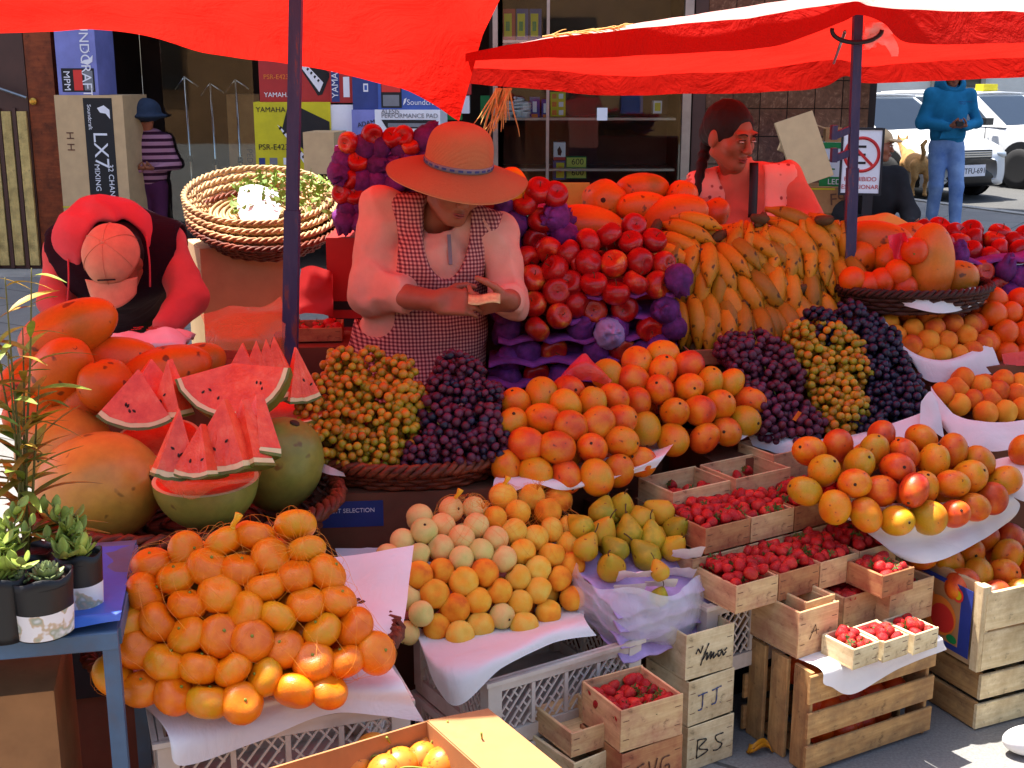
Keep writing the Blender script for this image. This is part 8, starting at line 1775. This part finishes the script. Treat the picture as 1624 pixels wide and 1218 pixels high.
# ------------------------------------------------------------------ plant table at the left
tc = at(186,1002,d=2.10); tz_ = tc[2]
tb = thing('plant_table', 'blue painted steel table with potted plants and a blue plastic sheet', 'table', (tc[0],tc[1],0), R(12))
TL, TW = .75, .42
def leg(x,y): m = MB(); m.box((x,y,(tz_-.03)/2),(.026,.026,tz_-.03)); m.build('leg', MAT['blue_steel'], tb)
for x in (-.013,-TL+.013):
    for y in (.013,TW-.013): leg(x,y)
for y in (.002,TW-.002): link('rail', board_mesh(TL,.032,.02,'blue_steel','rail'), tb, (-TL/2,y+.006,tz_-.016), (PI/2,0,0))
for x in (-.006,-TL+.006): link('rail', board_mesh(TW-.03,.030,.02,'blue_steel','rail'), tb, (x,TW/2+.006,tz_-.017), (PI/2,0,PI/2))
m = MB(); m.box((-TL/2,TW/2+.006,tz_-.003),(TL-.004,TW-.01,.006)); m.build('top', MAT['blue_steel'], tb)
RT = rotz(R(12)); T0 = np.array([tc[0],tc[1],0])
def tw_(x,y,z): return T0 + RT@np.array([x,y,0]) + [0,0,tz_+z]
sheet('plastic_sheet', 'crumpled blue plastic sheet spread under the potted plants', [[tw_(x,.40,.006) for x in (-.74,-.5,-.25,-.01)],[tw_(x,.2,.006) for x in (-.74,-.5,-.25,.0)],[tw_(-.74,.03,.008),tw_(-.5,.02,.012),tw_(-.25,.02,.020),tw_(.004,.05,.016)],[tw_(-.74,-.010,.004),tw_(-.5,-.014,.016),tw_(-.25,-.006,.030),tw_(.006,.03,.022)],[tw_(-.74,-.016,-.006),tw_(-.5,-.022,.004),tw_(-.25,-.014,.012),tw_(.004,.012,.012)]], 50, 36, 'blue_sheet', 'plastic sheet', seed=50, wr=.004, scale=9)
def bag_pot(name, label, p, r, h, wrap=True, seed=0):
    root = thing(name, label, 'plant pot', p); n = 28; a = np.arange(n)*2*PI/n; g = Noise(900+seed)
    V = np.array([[(r*(1+.06*math.sin(2*q+seed)+.03*math.sin(5*q))*(.86+.14*t)*math.cos(q), r*(1+.06*math.sin(2*q+seed))*(.86+.14*t)*math.sin(q), h*t+.004*math.sin(4*q)*t) for q in a] for t in np.linspace(0,1,8)])
    m = MB(); m.grid(V,0,None,True); o = m.build('bag', MAT['black_plastic'], root, True); add_solid(o,.002)
    if wrap:
        V = np.array([[(r*1.035*(1+.06*math.sin(2*q+seed)+.03*math.sin(5*q))*(.86+.14*t)*math.cos(q), r*1.035*(1+.06*math.sin(2*q+seed))*(.86+.14*t)*math.sin(q), h*t) for q in a] for t in np.linspace(.02,.45,5)]); m = MB(); m.grid(V,0,None,True); m.build('paper_wrap', MAT['newsprint'], root, True)
    m = MB(); V = [[0,0,h*.86]]+[[r*.97*math.cos(q), r*.97*math.sin(q), h*.85] for q in a]; m.add(V,[[0,1+i_,1+(i_+1)%n] for i_ in range(n)]); m.build('soil', MAT['soil'], root); return root
def nm():
    t = NT('newsprint'); co = t.coord(); v = t.n('TexVoronoi', feature='F1', distance='CHEBYCHEV'); v.inputs['Scale'].default_value = 34; t.l(co, v.inputs['Vector']); col = t.mix(.8, lin((222,216,212)), t.ramp(t.noise(40,2,.5,co), [(.52,(.78,.76,.74)),(.56,(.55,.38,.20)),(.64,(.25,.30,.18)),(.75,(.7,.7,.7))])); col = t.mix(t.ramp(t.noise(20,2,.5,co),[(.45,(0,0,0)),(.5,(1,1,1))]), lin((224,220,218)), col); MAT['newsprint'] = t.done(col,.8,.2)
nm(); mk('soil', (52,38,30), .95, .3, 60, .6, 120); mk('leaf_green', (112,132,44), .5, .25, 40, objvar=.25); mk('leaf_olive', (150,122,36), .55, .25, 40, objvar=.25); mk('succulent', (116,128,80), .5, .15, 60, objvar=.15); mk('plant_stem', (96,92,36), .6, .2, 40)
pots = [((72,1003),.048,.105,'black bag pot with a newspaper wrap holding a grey green rosette'),((122,972),.036,.10,'black bag pot behind the rosette pot at the table corner'),((8,1010),.040,.11,'black bag pot with a white paper at the edge of the table'),((40,965),.045,.10,'black bag pot of the tall lance leaved plant')]
PP = []
for k,((u,v),r,h,lab) in enumerate(pots):
    p = at(u,v,z=tz_+.012) if k in (0,2) else at(u,v,z=tz_+.010)+np.array([0,.03,0]); bag_pot('plant_pot', lab, p, r, h, k in (0,1), k); PP.append(p+[0,0,h])
def leaf_mesh(L, W, curl, n=7, fold=.25):
    t = np.linspace(0,1,n); w = W*np.sin(PI*np.clip(t*.94+.03,0,1))**.8; x = L*t; z = -curl*L*t*t; V = np.stack([np.stack([x,-w,z+fold*w],1), np.stack([x,0*t,z],1), np.stack([x,w,z+fold*w],1)],1); m = MB(); m.grid(V); return m
LM = [leaf_mesh(.12,.011,c).mesh('leaf', MAT[k], True) for c in (.2,.45,.7) for k in ('leaf_green','leaf_olive')]
def fat_leaf(L, W, T):
    m = MB(); t = np.linspace(0,1,8); n = 8; a = np.arange(n)*2*PI/n; V = np.array([[(L*q, W*math.sin(PI*min(q*.9+.06,1))**.7*math.cos(b), T*math.sin(PI*min(q*.9+.06,1))**.7*math.sin(b)+.35*L*q*q) for b in a] for q in t]); m.grid(V,0,None,True); return m.mesh('leaf', MAT['succulent'], True)
FLM = fat_leaf(.030,.010,.0045)
# rosette in the front pot
for cxy, sc in (((.012,0),1.0),((-.026,-.012),.62)):
    r = thing('succulent_plant', 'grey green succulent rosette in the newspaper wrapped pot' if sc == 1 else 'smaller succulent rosette beside the large one in the same pot', 'succulent', PP[0]+[cxy[0],cxy[1],-.012]); 
    for ring,(n_,el_,l_) in enumerate(((9,.15,1.0),(8,.55,.9),(6,.95,.75),(4,1.25,.5))):
        for k in range(n_): o = link('leaf', FLM, r, (0,0,.004*ring), (0,-el_,k*2*PI/n_+ring*.4), sc*l_)
def stem_leaves(label, base, tips, nl, meshes, cat, name, llen=(.7,1.2), droop=True, r0=.0032, up=None):
    root = thing(name, label, cat, base)
    for tip in tips:
        t = np.asarray(tip)-base; P = catmull([(0,0,0), t*.35+np.array([random.uniform(-.015,.015),random.uniform(-.015,.015),.01]), t*.7, t], 20); m = MB(); m.tube(P, np.linspace(r0,.0010,20), 6); m.build('stem', MAT['plant_stem'], root, True)
        for k in range(nl):
            f = .12+.88*(k+.5)/nl; p = P[min(int(f*19),19)]; az = k*2.4+random.uniform(-.5,.5); elv = random.uniform(-.9,-.2) if not up else random.uniform(*up)
            o = link('leaf', random.choice(meshes), root, p, (random.uniform(-.4,.4), elv, az), random.uniform(*llen)*(1.1-.45*f))
    return root
b3 = PP[3]-[0,0,.02]
stem_leaves('tall lance leaved plant with orange tinged leaves rising above the melons', b3, [at(8,440,Y=b3[1]-.02), at(50,425,Y=b3[1]), at(36,520,Y=b3[1]+.02), at(12,560,Y=b3[1]-.03), at(62,610,Y=b3[1]), at(-10,500,Y=b3[1]), at(30,660,Y=b3[1]-.04)], 14, LM, 'plant', 'lance_leaf_plant', (.6,1.05))
JL = [fat_leaf(.034,.011,.0028), fat_leaf(.026,.010,.0025)]
for q in JL: q.materials.clear(); q.materials.append(MAT['leaf_green'])
mk('jade_leaf', (134,150,62), .5, .25, 60, objvar=.25)
for q in JL: q.materials.clear(); q.materials.append(MAT['jade_leaf'])
b1 = PP[1]-[0,0,.02]; b2_ = PP[2]-[0,0,.02]
stem_leaves('bushy jade green succulent beside the watermelon basket', b1, [at(u,v,Y=b1[1]+dy) for u,v,dy in ((85,800,0),(110,830,.02),(125,870,-.02),(70,850,-.02),(95,880,-.05),(118,815,.03),(60,790,.02))], 13, JL, 'succulent', 'jade_plant', (.8,1.3), up=(-1.1,-.1), r0=.004)
stem_leaves('low spreading succulent hanging over the edge of the plant table', b2_, [at(u,v,Y=b2_[1]+dy) for u,v,dy in ((5,860,0),(25,850,.03),(40,890,-.02),(10,820,.03),(50,830,.04),(30,800,.05),(-10,880,0))], 12, JL, 'succulent', 'jade_plant', (.8,1.3), up=(-1.0,.1), r0=.004)
# --- under and beside the plant table
carton('carton', 'torn brown carton standing under the plant table', 'cardboard box', (-.97,2.14,0), (.26,.30,at(60,1065,Y=2.1)[2]), R(14), 'cardboard')
m = MB(); m.box((0,0,.06),(.1,.12,.12)); o = m.build('foam_block', MAT['white_card'], None, False, (-.80,2.05,.0)); tag(o,'white foam block on the ground beside the torn carton','foam block')
# --- the other side of the street, behind the viewer: unseen row added to close the sky and bounce warm light
ob_ = thing('street_building', 'unseen ochre plastered house row added on the opposite side of the street', 'building', (0,-11,-.12))
mk('ochre_wall', (176,130,84), .9, .15, 2, .2, 30)
m = MB(); m.box((0,-3,2.6),(46,6,5.2)); m.build('wall', MAT['ochre_wall'], ob_)
for i_ in range(12):
    link('window', wme, ob_, (-19+3.4*i_, .03, 2.2))
